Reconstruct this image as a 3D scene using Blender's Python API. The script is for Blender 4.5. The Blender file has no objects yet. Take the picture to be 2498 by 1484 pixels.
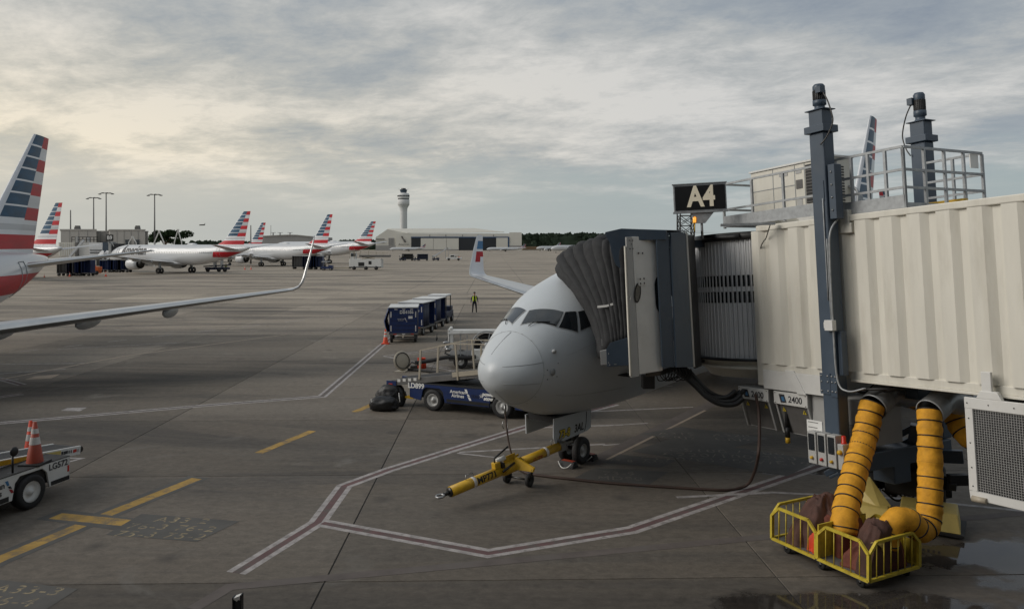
import bpy, bmesh, math, random
import numpy as np
from mathutils import Vector, Matrix, Euler
random.seed(7)
R = math.radians
scn = bpy.context.scene
COL = scn.collection
H, F, HZ, CU = 5.6, 1850.0, 600.0, 1248.5      # eye height (m) and the photograph's own scale, used to measure positions

# ---------------------------------------------------------------- camera, sky, sun
cam = bpy.data.objects.new('camera', bpy.data.cameras.new('camera'))
COL.objects.link(cam); scn.camera = cam
cam.location = (0, 0, H); cam.rotation_euler = (R(90), 0, 0)
cam.data.sensor_width = 36; cam.data.lens = 36*F/2497; cam.data.shift_y = -142/2497
cam.data.clip_start = 0.1; cam.data.clip_end = 20000
scn.view_settings.view_transform = 'Standard'; scn.view_settings.look = 'None'
scn.view_settings.gamma = 1; scn.view_settings.use_curve_mapping = False
scn.view_settings.exposure = 0.16
SUN_AZ, SUN_EL, GLOW_AZ = -96, 30, -54                      # degrees left of the view, above the horizon
world = bpy.data.worlds.new('World'); scn.world = world; world.use_nodes = True
def build_world():
    nt = world.node_tree; nt.nodes.clear(); N = nt.nodes; K = nt.links
    def n(t, **k):
        x = N.new(t)
        for a, b in k.items(): setattr(x, a, b)
        return x
    def m(op, a, b=None, c=None, clamp=False):
        x = n('ShaderNodeMath', operation=op, use_clamp=clamp)
        for i, v in enumerate((a, b, c)):
            if v is None: continue
            if isinstance(v, (int, float)): x.inputs[i].default_value = v
            else: K.new(v, x.inputs[i])
        return x.outputs[0]
    def ramp(v, pts):
        x = n('ShaderNodeValToRGB'); e = x.color_ramp.elements
        while len(e) < len(pts): e.new(0.5)
        for q, (p, c) in zip(e, pts): q.position = p; q.color = (*c, 1) if len(c) == 3 else c
        K.new(v, x.inputs[0]); return x.outputs[0]
    def mix(f, a, b):
        x = n('ShaderNodeMix', data_type='RGBA')
        for s, v in ((0, f), (6, a), (7, b)):
            if isinstance(v, (int, float)): x.inputs[s].default_value = v
            elif isinstance(v, tuple): x.inputs[s].default_value = (*v, 1)
            else: K.new(v, x.inputs[s])
        return x.outputs[2]
    tc = n('ShaderNodeTexCoord'); sep = n('ShaderNodeSeparateXYZ'); K.new(tc.outputs['Generated'], sep.inputs[0])
    x, y, z = sep.outputs
    zz = m('ADD', m('MAXIMUM', z, 0.0), 0.13)
    px = m('DIVIDE', x, zz); py = m('DIVIDE', y, zz)
    comb = n('ShaderNodeCombineXYZ'); K.new(m('ADD', px, m('MULTIPLY', py, 0.25)), comb.inputs[0]); K.new(m('MULTIPLY', py, 1.1), comb.inputs[1])
    def noise(scale, detail, rough, dist=0.0, off=0.0):
        a = n('ShaderNodeVectorMath', operation='ADD'); a.inputs[1].default_value = (off, off*.7, off*.3); K.new(comb.outputs[0], a.inputs[0])
        t = n('ShaderNodeTexNoise'); t.inputs['Scale'].default_value = scale; t.inputs['Detail'].default_value = detail
        t.inputs['Roughness'].default_value = rough; t.inputs['Distortion'].default_value = dist; K.new(a.outputs[0], t.inputs['Vector']); return t.outputs[0]
    big = noise(0.62, 3, .5, .5, 3.1); med = noise(2.3, 9, .66, .35, 9.0); fine = noise(7.5, 8, .68, .3, 1.7)
    # the sun's side of the sky is warmer and brighter
    az = R(GLOW_AZ)
    toward = m('ADD', m('MULTIPLY', x, math.sin(az)), m('MULTIPLY', y, math.cos(az)))
    warm = m('POWER', m('MAXIMUM', m('SUBTRACT', toward, 0.30), 0.0), 1.6)
    elev = m('SUBTRACT', 1.0, m('MULTIPLY', m('ABSOLUTE', m('SUBTRACT', z, 0.115)), 5.0), clamp=True)
    warm = m('MULTIPLY', m('MULTIPLY', warm, elev), 2.1, clamp=True)
    cl = m('ADD', m('MULTIPLY', big, 1.45), m('ADD', m('MULTIPLY', med, .74), m('MULTIPLY', fine, .42)))
    hi = n('ShaderNodeMapRange', interpolation_type='SMOOTHSTEP'); K.new(z, hi.inputs[0]); hi.inputs[1].default_value = .12; hi.inputs[2].default_value = .27; hi.inputs[3].default_value = .78; hi.inputs[4].default_value = .95
    cl = m('SUBTRACT', cl, hi.outputs[0])
    tone = ramp(cl, [(0.12, (.225, .262, .315)), (0.34, (.300, .332, .365)), (0.50, (.400, .415, .420)), (0.72, (.58, .575, .56))])
    lit = mix(1.0, tone, tone)
    wcol = n('ShaderNodeMix', data_type='RGBA', blend_type='MULTIPLY'); wcol.inputs[0].default_value = 1
    K.new(tone, wcol.inputs[6]); wcol.inputs[7].default_value = (1.40, 1.27, 1.04, 1)
    cloud = mix(warm, tone, wcol.outputs[2])
    # clear band near the horizon
    sky = n('ShaderNodeTexSky', sky_type='NISHITA', sun_disc=False); sky.sun_elevation = R(SUN_EL); sky.sun_rotation = R(SUN_AZ)
    sky.air_density = 1.3; sky.dust_density = 3.0
    skyc = n('ShaderNodeMix', data_type='RGBA', blend_type='MULTIPLY'); skyc.inputs[0].default_value = 1
    K.new(sky.outputs[0], skyc.inputs[6]); skyc.inputs[7].default_value = (.06, .06, .06, 1)
    clearc = mix(.85, skyc.outputs[2], (.345, .410, .425))
    clearw = mix(m('MULTIPLY', warm, .75), clearc, (.66, .60, .50))
    hz = m('ADD', z, m('MULTIPLY', m('SUBTRACT', big, .5), .16))
    hz = m('ADD', hz, m('MULTIPLY', m('SUBTRACT', med, .5), .07))
    cover = n('ShaderNodeMapRange', interpolation_type='SMOOTHSTEP'); K.new(hz, cover.inputs[0])
    cover.inputs[1].default_value = .05; cover.inputs[2].default_value = .13; cover.inputs[3].default_value = .08; cover.inputs[4].default_value = .95
    full = mix(cover.outputs[0], clearw, cloud)
    # pale haze at the very horizon
    hzf = m('POWER', m('SUBTRACT', 1.0, m('MULTIPLY', m('MAXIMUM', z, 0.0), 9.0), clamp=True), 2.0)
    full = mix(m('MULTIPLY', hzf, .5), full, mix(warm, (.40, .42, .41), (.60, .56, .48)))
    bg = n('ShaderNodeBackground'); K.new(full, bg.inputs[0]); bg.inputs[1].default_value = 1.0
    out = n('ShaderNodeOutputWorld'); K.new(bg.outputs[0], out.inputs[0])
build_world()
sun = bpy.data.objects.new('sun', bpy.data.lights.new('sun', 'SUN')); COL.objects.link(sun)
sun.data.energy = 1.9; sun.data.angle = R(38); sun.data.color = (1, .94, .86)
sd = Vector((math.sin(R(SUN_AZ))*math.cos(R(SUN_EL)), math.cos(R(SUN_AZ))*math.cos(R(SUN_EL)), math.sin(R(SUN_EL))))
sun.rotation_euler = sd.to_track_quat('Z', 'Y').to_euler()

# ---------------------------------------------------------------- helpers
def at(u, v, Y): return Vector(((u-CU)*Y/F, Y, H-(v-HZ)*Y/F))
def G(u, v, z=0.0):
    Y = (H-z)*F/(v-HZ); return Vector(((u-CU)*Y/F, Y, z))
def mat(name, col, rough=.5, metal=0.0, var=.18, scale=3.0, bump=0.0, coat=0.0, spec=.5, emit=None, dirt=None, dscale=.6, damt=.5, detail=6, streak=None, dlo=.5, dhi=.75):
    m = bpy.data.materials.new(name); m.use_nodes = True; nt = m.node_tree; b = nt.nodes['Principled BSDF']; K = nt.links
    b.inputs['Roughness'].default_value = rough; b.inputs['Metallic'].default_value = metal
    b.inputs['Specular IOR Level'].default_value = spec; b.inputs['Coat Weight'].default_value = coat; b.inputs['Coat Roughness'].default_value = .08
    if emit: b.inputs['Emission Color'].default_value = (*emit[0], 1); b.inputs['Emission Strength'].default_value = emit[1]
    tc = nt.nodes.new('ShaderNodeTexCoord'); nz = nt.nodes.new('ShaderNodeTexNoise')
    nz.inputs['Scale'].default_value = scale; nz.inputs['Detail'].default_value = detail; nz.inputs['Roughness'].default_value = .6
    src = tc.outputs['Object']
    if streak:
        mp = nt.nodes.new('ShaderNodeMapping'); mp.inputs['Scale'].default_value = streak; K.new(src, mp.inputs[0]); src = mp.outputs[0]
    K.new(src, nz.inputs['Vector'])
    mr = nt.nodes.new('ShaderNodeMapRange'); K.new(nz.outputs[0], mr.inputs[0])
    mr.inputs[1].default_value = .3; mr.inputs[2].default_value = .7; mr.inputs[3].default_value = 1-var; mr.inputs[4].default_value = 1+var*.5
    mx = nt.nodes.new('ShaderNodeMix'); mx.data_type = 'RGBA'; mx.blend_type = 'MULTIPLY'; mx.inputs[0].default_value = 1
    mx.inputs[6].default_value = (*col, 1); K.new(mr.outputs[0], mx.inputs[7]); outc = mx.outputs[2]
    if dirt:
        n2 = nt.nodes.new('ShaderNodeTexNoise'); n2.inputs['Scale'].default_value = dscale; n2.inputs['Detail'].default_value = 8; n2.inputs['Roughness'].default_value = .7
        K.new(src, n2.inputs['Vector'])
        r2 = nt.nodes.new('ShaderNodeMapRange'); K.new(n2.outputs[0], r2.inputs[0]); r2.inputs[1].default_value = dlo; r2.inputs[2].default_value = dhi; r2.inputs[4].default_value = damt
        m2 = nt.nodes.new('ShaderNodeMix'); m2.data_type = 'RGBA'; K.new(r2.outputs[0], m2.inputs[0]); K.new(outc, m2.inputs[6]); m2.inputs[7].default_value = (*dirt, 1); outc = m2.outputs[2]
    K.new(outc, b.inputs['Base Color'])
    r3 = nt.nodes.new('ShaderNodeMapRange'); K.new(nz.outputs[0], r3.inputs[0]); r3.inputs[3].default_value = max(.02, rough-.08); r3.inputs[4].default_value = min(1, rough+.1); K.new(r3.outputs[0], b.inputs['Roughness'])
    if bump:
        bp = nt.nodes.new('ShaderNodeBump'); bp.inputs['Strength'].default_value = bump; bp.inputs['Distance'].default_value = .02; K.new(nz.outputs[0], bp.inputs['Height']); K.new(bp.outputs[0], b.inputs['Normal'])
    return m
M = {}
def D(k, *a, **kw): M[k] = mat(k, *a, **kw)
D('silver', (.52, .555, .58), .42, var=.05, scale=.9, coat=.06, dirt=(.40, .41, .40), dscale=.7, damt=.35, streak=(.4, 1, 1))
D('silver2', (.55, .565, .58), .30, var=.06, scale=.6, coat=.2, dirt=(.45, .45, .44), damt=.3)
D('finwhite', (.66, .67, .69), .3, var=.07, scale=.8, coat=.2)
D('fingrey', (.50, .51, .53), .3, var=.25, scale=.7, coat=.2, streak=(.05, .05, 1.6))
D('finblue', (.016, .075, .145), .45, var=.55, scale=.8, spec=.3, streak=(.6, 1, 2.2))
D('finred', (.46, .012, .022), .45, var=.28, scale=.8, spec=.3, streak=(.4, 1, 2.0))
D('metal', (.66, .66, .65), .34, 1.0, var=.1, scale=1.2)
D('wing', (.40, .415, .43), .36, var=.1, scale=1.2, coat=.1)
D('nacelle', (.56, .57, .58), .34, var=.1)
D('darkmetal', (.07, .068, .065), .42, .8, var=.3)
D('steel', (.34, .34, .34), .38, .8, var=.2)
D('galv', (.36, .375, .385), .5, .35, var=.25, scale=9)
D('rubber', (.016, .016, .017), .7, var=.3, dirt=(.06, .055, .05), dscale=2.5, damt=.5)
D('black', (.012, .012, .013), .5, var=.2)
D('rim', (.42, .42, .41), .45, .2, var=.25)
D('glass', (.012, .016, .02), .06, var=.1, spec=.8)
D('glassgrey', (.055, .062, .068), .08, var=.3, scale=2.2, spec=.8)
D('frame', (.42, .43, .43), .4, var=.1)
D('seam', (.30, .315, .32), .5, var=.1)
D('cream', (.66, .635, .56), .45, var=.08, scale=1.6, dirt=(.42, .385, .31), dscale=1.3, damt=.5, streak=(2.2, 2.2, .35))
D('offwhite', (.66, .655, .63), .45, var=.08, dirt=(.3, .28, .24), dscale=1.5, damt=.4)
D('cabgrey', (.38, .38, .37), .45, var=.06)
D('slate', (.050, .072, .102), .42, var=.12, scale=2, dirt=(.09, .10, .11), dscale=1.6, damt=.35)
D('slatgrey', (.72, .725, .73), .45, .0, var=.1, streak=(3, 3, .3))
D('canvas', (.050, .051, .053), .85, var=.2, scale=6, bump=.35, dirt=(.075, .076, .078), dscale=2.4, damt=.5, spec=.15)
D('signblack', (.008, .008, .009), .35, var=.1)
D('cream_text', (.72, .66, .52), .5, var=.04, emit=((1, .86, .62), .08))
D('yellow', (.58, .35, .020), .4, var=.2, scale=4, dirt=(.16, .10, .03), dscale=3, damt=.6)
D('yellowpale', (.55, .43, .13), .5, var=.18, dirt=(.2, .15, .06), dscale=3, damt=.5)
D('wireyellow', (.56, .43, .04), .45, var=.25, scale=8, dirt=(.18, .12, .04), dscale=5, damt=.6)
D('duct', (.70, .34, .030), .7, var=.3, scale=5, bump=1.0, spec=.25, dirt=(.34, .15, .025), dscale=2.6, damt=.55)
D('brownbag', (.085, .040, .030), .85, var=.35, scale=5, bump=.6, dirt=(.05, .035, .03), dscale=3)
D('redbag', (.16, .045, .028), .8, var=.3, scale=5, bump=.5)
D('orangered', (.62, .05, .012), .6, var=.15)
D('cone', (.70, .075, .020), .5, var=.15, dirt=(.25, .05, .03), dscale=6, damt=.5)
D('conedark', (.34, .050, .022), .55, var=.2, dirt=(.12, .04, .03), dscale=6, damt=.6)
D('refl', (.62, .60, .58), .4, var=.15)
D('navy', (.008, .025, .105), .4, var=.2, scale=2.5, coat=.1, dirt=(.03, .035, .06), dscale=2, damt=.5)
D('navydark', (.008, .014, .045), .5, var=.3)
D('deck', (.13, .125, .12), .6, var=.3, scale=2)
D('vwhite', (.66, .66, .64), .4, var=.08, dirt=(.35, .33, .3), dscale=2.2, damt=.4)
D('tan', (.40, .355, .28), .5, var=.15, dirt=(.28, .22, .15), dscale=3)
D('belt', (.02, .02, .021), .75, var=.3)
D('hosebrown', (.060, .036, .028), .6, var=.2)
D('redpaint', (.45, .03, .02), .45, var=.15)
D('orangepaint', (.60, .13, .03), .5, var=.2)
D('white', (.72, .72, .70), .5, var=.05)
D('printdark', (.03, .03, .035), .6, var=.1)
D('printred', (.32, .02, .025), .6, var=.1)
D('printyellow', (.72, .55, .04), .6, var=.1)
D('printblue', (.05, .17, .34), .5, var=.1)
D('markwhite', (.36, .335, .325), .8, var=.35, scale=4, detail=9, dirt=(.13, .118, .108), dscale=5.5, damt=.75, dlo=.50, dhi=.66)
D('markred', (.125, .070, .070), .85, var=.3, scale=2, dirt=(.09, .08, .072), dscale=2.2, damt=.9, dlo=.46, dhi=.62)
D('markredfaint', (.112, .094, .086), .85, var=.3, scale=2, dirt=(.10, .092, .084), dscale=1.0, damt=1.0)
D('markyellow', (.38, .235, .055), .8, var=.35, scale=2.2, detail=9, dirt=(.13, .105, .075), dscale=3.0, damt=.9, dlo=.48, dhi=.64)
D('markcream', (.30, .24, .14), .85, var=.5, scale=5, dirt=(.085, .08, .073), dscale=6, damt=.95, dlo=.46, dhi=.58)
D('markdull', (.20, .18, .15), .85, var=.5, scale=5, dirt=(.08, .075, .07), dscale=6, damt=.95, dlo=.44, dhi=.58)
D('markblack', (.084, .080, .074), .8, var=.3, scale=1.5, dirt=(.10, .093, .085), dscale=1.2, damt=.9)
D('patchtan', (.33, .27, .21), .85, var=.2)
D('skin', (.36, .20, .14), .6, var=.05)
D('cloth', (.012, .013, .017), .85, var=.2)
D('hivis', (.42, .55, .03), .6, var=.1)
D('bldg', (.40, .385, .36), .8, var=.08, scale=.2)
D('bldg2', (.30, .295, .285), .8, var=.1, scale=.2)
D('hangarwall', (.60, .585, .53), .8, var=.05, scale=.05)
D('hangarroof', (.54, .52, .46), .7, var=.05, scale=.05)
D('hangardark', (.018, .022, .028), .7, var=.2, scale=.05)
D('hangarblue', (.03, .07, .15), .7, var=.1)
D('concrete', (.66, .66, .65), .8, var=.05, scale=.05)
D('leaf', (.034, .055, .026), .9, var=.6, scale=.4, spec=.1)
D('leaffar', (.052, .072, .050), .95, var=.5, scale=.05, spec=.05)  # paler and greyer than the near leaf: distance haze put into the colour
D('earth', (.20, .13, .08), .95, var=.3, scale=.02)
D('redlamp', (.5, .02, .01), .3, var=.05)
D('beacon', (.8, .3, .05), .3, var=.05, emit=((1, .35, .05), 1.2))

class MB:
    def __init__(s): s.v = []; s.f = []; s.m = []; s.s = []
    def add(s, vs, fs, mi=0, sm=False, T=None):
        o = len(s.v)
        s.v += [(T @ Vector(p)) if T is not None else Vector(p) for p in vs]
        for i, f in enumerate(fs):
            s.f.append([o+k for k in f]); s.m.append(mi[i] if isinstance(mi, list) else mi); s.s.append(sm)
        return s
    def box(s, c, d, mi=0, rz=0, T=None, rot=None, taper=1.0):
        x, y, z = d[0]/2, d[1]/2, d[2]/2; t = taper
        vs = [(-x, -y, -z), (x, -y, -z), (x, y, -z), (-x, y, -z), (-x*t, -y*t, z), (x*t, -y*t, z), (x*t, y*t, z), (-x*t, y*t, z)]
        m = Matrix.Translation(c) @ (rot if rot is not None else Matrix.Rotation(rz, 4, 'Z'))
        if T is not None: m = T @ m
        return s.add(vs, [(0, 3, 2, 1), (4, 5, 6, 7), (0, 1, 5, 4), (1, 2, 6, 5), (2, 3, 7, 6), (3, 0, 4, 7)], mi, False, m)
    def bb(s, a, b, mi=0): return s.box(((a[0]+b[0])/2, (a[1]+b[1])/2, (a[2]+b[2])/2), (abs(b[0]-a[0]), abs(b[1]-a[1]), abs(b[2]-a[2])), mi)
    def bar(s, p, q, w, h=None, mi=0, up=(0, 0, 1)):
        p, q = Vector(p), Vector(q); h = h or w; d = (q-p); L = d.length
        if L < 1e-6: return s
        d.normalize(); up = Vector(up); sd = d.cross(up)
        if sd.length < .02: sd = d.cross(Vector((1, 0, 0)))
        sd.normalize(); u2 = sd.cross(d)
        vs = []
        for e in (p, q):
            for a, b in ((-1, -1), (1, -1), (1, 1), (-1, 1)): vs.append(e+sd*a*w/2+u2*b*h/2)
        return s.add(vs, [(3, 2, 1, 0), (4, 5, 6, 7), (0, 1, 5, 4), (1, 2, 6, 5), (2, 3, 7, 6), (3, 0, 4, 7)], mi)
    def tube(s, pts, r, mi=0, n=8, caps=True, closed=False, sm=True):
        pts = [Vector(p) for p in pts]; k = len(pts); rs = r if isinstance(r, (list, tuple)) else [r]*k
        rings = []; ref = None
        for i, p in enumerate(pts):
            if closed: d = pts[(i+1) % k]-pts[i-1]
            else: d = (pts[min(i+1, k-1)]-pts[max(i-1, 0)])
            d.normalize()
            if ref is None:
                ref = Vector((0, 0, 1)) if abs(d.z) < .9 else Vector((1, 0, 0))
            a = d.cross(ref)
            if a.length < 1e-4: a = d.cross(Vector((0, 1, .1)))
            a.normalize(); b = a.cross(d); ref = b
            rings.append([p+a*math.cos(2*math.pi*j/n)*rs[i]+b*math.sin(2*math.pi*j/n)*rs[i] for j in range(n)])
        vs = [q for g in rings for q in g]; fs = []
        for i in range(k if closed else k-1):
            i2 = (i+1) % k
            for j in range(n): fs.append((i*n+j, i*n+(j+1) % n, i2*n+(j+1) % n, i2*n+j))
        s.add(vs, fs, mi, sm)
        if caps and not closed:
            s.add(rings[0], [tuple(range(n))[::-1]], mi); s.add(rings[-1], [tuple(range(n))], mi)
        return s
    def lathe(s, prof, o=(0, 0, 0), ax=(0, 0, 1), mi=0, n=24, sm=True):
        q = Vector(ax).normalized().to_track_quat('Z', 'Y').to_matrix().to_4x4(); T = Matrix.Translation(o) @ q
        k = len(prof); vs = []; fs = []; ms = []
        for r, z in prof:
            for j in range(n): vs.append((r*math.cos(2*math.pi*j/n), r*math.sin(2*math.pi*j/n), z))
        for i in range(k-1):
            for j in range(n):
                fs.append((i*n+j, i*n+(j+1) % n, (i+1)*n+(j+1) % n, (i+1)*n+j)); ms.append(mi[i] if isinstance(mi, list) else mi)
        return s.add(vs, fs, ms, sm, T)
    def grid(s, rows, mi=0, sm=True, close=False):
        n = len(rows[0]); vs = [p for r in rows for p in r]; fs = []; ms = []
        for i in range(len(rows)-1):
            for j in range(n if close else n-1):
                fs.append((i*n+j, i*n+(j+1) % n, (i+1)*n+(j+1) % n, (i+1)*n+j)); ms.append(mi(i, j) if callable(mi) else mi)
        return s.add(vs, fs, ms, sm)
    def poly(s, pts, mi=0): return s.add(pts, [tuple(range(len(pts)))], mi)
    def prism(s, pts, off, mi=0):
        pts = [Vector(p) for p in pts]; off = Vector(off); n = len(pts)
        s.add(pts+[p+off for p in pts], [tuple(range(n))[::-1], tuple(range(n, 2*n))]+[(i, (i+1) % n, n+(i+1) % n, n+i) for i in range(n)], mi); return s
    def ball(s, c, r, mi=0, n=10, sm=True):
        r = r if isinstance(r, (tuple, list)) else (r, r, r); vs = []; k = n//2
        rows = [[Vector(c)+Vector((r[0]*math.sin(math.pi*i/k)*math.cos(2*math.pi*j/n), r[1]*math.sin(math.pi*i/k)*math.sin(2*math.pi*j/n), r[2]*math.cos(math.pi*i/k))) for j in range(n)] for i in range(k+1)]
        return s.grid(rows, mi, sm, True)
    def mesh(s, name, mats, T=None, fix=True):
        me = bpy.data.meshes.new(name)
        vs = [tuple(T @ p) for p in s.v] if T is not None else [tuple(p) for p in s.v]
        me.from_pydata(vs, [], s.f)
        for k in mats: me.materials.append(M[k])
        me.polygons.foreach_set('material_index', s.m); me.polygons.foreach_set('use_smooth', s.s)
        if fix:
            bm = bmesh.new(); bm.from_mesh(me); bmesh.ops.remove_doubles(bm, verts=bm.verts, dist=1e-5)
            bmesh.ops.recalc_face_normals(bm, faces=bm.faces); bm.to_mesh(me); bm.free()
        me.update(); return me
    def build(s, name, mats, parent=None, world=False, bevel=0, label=None, kind=None, sub=0, fix=True, solid=0):
        mats = [mats] if isinstance(mats, str) else mats
        T = WM[parent.name].inverted() if (world and parent) else None
        return link(name, s.mesh(name, mats, T, fix), parent, bevel, label, kind, sub, solid)
WM = {}
def link(name, me, parent=None, bevel=0, label=None, kind=None, sub=0, solid=0):
    o = bpy.data.objects.new(name, me); COL.objects.link(o)
    if parent: o.parent = parent; WM[o.name] = WM[parent.name].copy()
    else: WM[o.name] = Matrix.Identity(4)
    if label: o['label'] = label
    if kind: o['kind'] = kind
    if sub: q = o.modifiers.new('s', 'SUBSURF'); q.levels = q.render_levels = sub
    if solid: q = o.modifiers.new('t', 'SOLIDIFY'); q.thickness = solid; q.offset = 0
    if bevel: q = o.modifiers.new('b', 'BEVEL'); q.width = bevel; q.segments = 2; q.limit_method = 'ANGLE'; q.angle_limit = R(40)
    return o
def thing(name, label, cat, loc=(0, 0, 0), rz=0, group=None, mtx=None):
    o = bpy.data.objects.new(name, None); COL.objects.link(o); o.empty_display_size = .3
    m = mtx if mtx is not None else Matrix.Translation(loc) @ Matrix.Rotation(rz, 4, 'Z')
    o.matrix_world = m; WM[o.name] = m.copy()
    o['label'] = label; o['category'] = cat
    if group: o['group'] = group
    return o
def tag(o, label, cat, group=None):
    o['label'] = label; o['category'] = cat
    if group: o['group'] = group
    return o
def kids(o): return [c for c in COL.objects if c.parent == o]
def dup(o, label, loc=None, rz=None, mtx=None, group=None):
    r = o.copy(); COL.objects.link(r)
    m = mtx if mtx is not None else Matrix.Translation(loc) @ Matrix.Rotation(rz or 0, 4, 'Z')
    r.matrix_world = m; WM[r.name] = m.copy(); r['label'] = label
    if group: r['group'] = group
    for ch in kids(o):
        c = ch.copy(); COL.objects.link(c); c.parent = r; WM[c.name] = m.copy()
        for g in kids(ch):
            d = g.copy(); COL.objects.link(d); d.parent = c; WM[d.name] = m.copy()
    return r
TXT = {}
def text_mesh(s, size, bold=0.0, ext=0.0, sx=1.0, name='lettering', spacing=1.0, shear=0.0, leading=1.0):
    key = (s, size, bold, ext, sx, spacing, shear, leading)
    if key in TXT: return TXT[key].copy()
    cu = bpy.data.curves.new('t', 'FONT'); cu.body = s; cu.size = size; cu.offset = bold; cu.extrude = ext; cu.align_x = 'CENTER'; cu.align_y = 'CENTER'
    cu.space_character = spacing; cu.shear = shear; cu.space_line = leading; cu.resolution_u = 4
    ob = bpy.data.objects.new('t', cu); COL.objects.link(ob)
    me = bpy.data.meshes.new_from_object(ob); bpy.data.objects.remove(ob); me.name = name
    if sx != 1:
        for v in me.vertices: v.co.x *= sx
    TXT[key] = me.copy(); return me
def text(s, size, m, T, parent=None, bold=0.0, ext=0.002, sx=1.0, world=False, name='lettering', **k):
    me = text_mesh(s, size, bold, ext, sx, **k)
    if world and parent: T = WM[parent.name].inverted() @ T
    me.transform(T); me.materials.clear(); me.materials.append(M[m])
    return link(name, me, parent)
def fine_text(me, cuts=3):
    bm = bmesh.new(); bm.from_mesh(me); bmesh.ops.triangulate(bm, faces=bm.faces)
    for _ in range(cuts): bmesh.ops.subdivide_edges(bm, edges=bm.edges, cuts=1, use_grid_fill=True)
    bm.to_mesh(me); bm.free(); return me
def facing(o, right, up):
    r = Vector(right).normalized(); u = Vector(up); n = r.cross(u).normalized(); u = n.cross(r)
    return Matrix(((r.x, u.x, n.x, o[0]), (r.y, u.y, n.y, o[1]), (r.z, u.z, n.z, o[2]), (0, 0, 0, 1)))
def pchip(xs, ys, x):
    xs = np.array(xs, float); ys = np.array(ys, float); h = np.diff(xs); d = np.diff(ys)/h
    m = np.zeros(len(xs)); m[0] = d[0]; m[-1] = d[-1]
    for i in range(1, len(xs)-1):
        m[i] = 0 if d[i-1]*d[i] <= 0 else (3*(h[i]+h[i-1]))/((2*h[i]+h[i-1])/d[i-1]+(h[i]+2*h[i-1])/d[i])
    x = min(max(x, xs[0]), xs[-1]); i = int(np.clip(np.searchsorted(xs, x)-1, 0, len(h)-1)); t = (x-xs[i])/h[i]
    return float((2*t**3-3*t**2+1)*ys[i]+(t**3-2*t**2+t)*h[i]*m[i]+(-2*t**3+3*t**2)*ys[i+1]+(t**3-t**2)*h[i]*m[i+1])
def smooth(pts, n=6):
    pts = [Vector(p) for p in pts]; out = []
    P = [pts[0]*2-pts[1]]+pts+[pts[-1]*2-pts[-2]]
    for i in range(1, len(P)-2):
        for k in range(n):
            t = k/n; a, b, c, d = P[i-1:i+3]
            out.append(.5*((2*b)+(c-a)*t+(2*a-5*b+4*c-d)*t*t+(3*b-a-3*c+d)*t**3))
    return out+[pts[-1]]
def wheel(r, w, o, ax, parent, world=False, rimr=.55, tyre='rubber', rim='rim', n=28):
    """tyre with a rim as its sub-part"""
    o = Vector(o)
    t = MB().lathe([(r*rimr, -w*.42), (r*.86, -w*.5), (r*.96, -w*.42), (r, -w*.22), (r, w*.22), (r*.96, w*.42), (r*.86, w*.5), (r*rimr, w*.42)], o, ax, 0, n).build('wheel', tyre, parent, world)
    MB().lathe([(0, -w*.40), (r*.16, -w*.40), (r*.2, -w*.2), (r*rimr*.75, -w*.16), (r*rimr*1.02, -w*.43), (r*rimr*1.02, w*.43), (r*rimr*.75, w*.16), (r*.2, w*.2), (r*.16, w*.40), (0, w*.40)], o, ax, 0, n).build('rim', rim, t, False) if not world else \
        MB().lathe([(0, -w*.40), (r*.16, -w*.40), (r*.2, -w*.2), (r*rimr*.75, -w*.16), (r*rimr*1.02, -w*.43), (r*rimr*1.02, w*.43), (r*rimr*.75, w*.16), (r*.2, w*.2), (r*.16, w*.40), (0, w*.40)], o, ax, 0, n).build('rim', rim, t, True)
    return t
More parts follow.
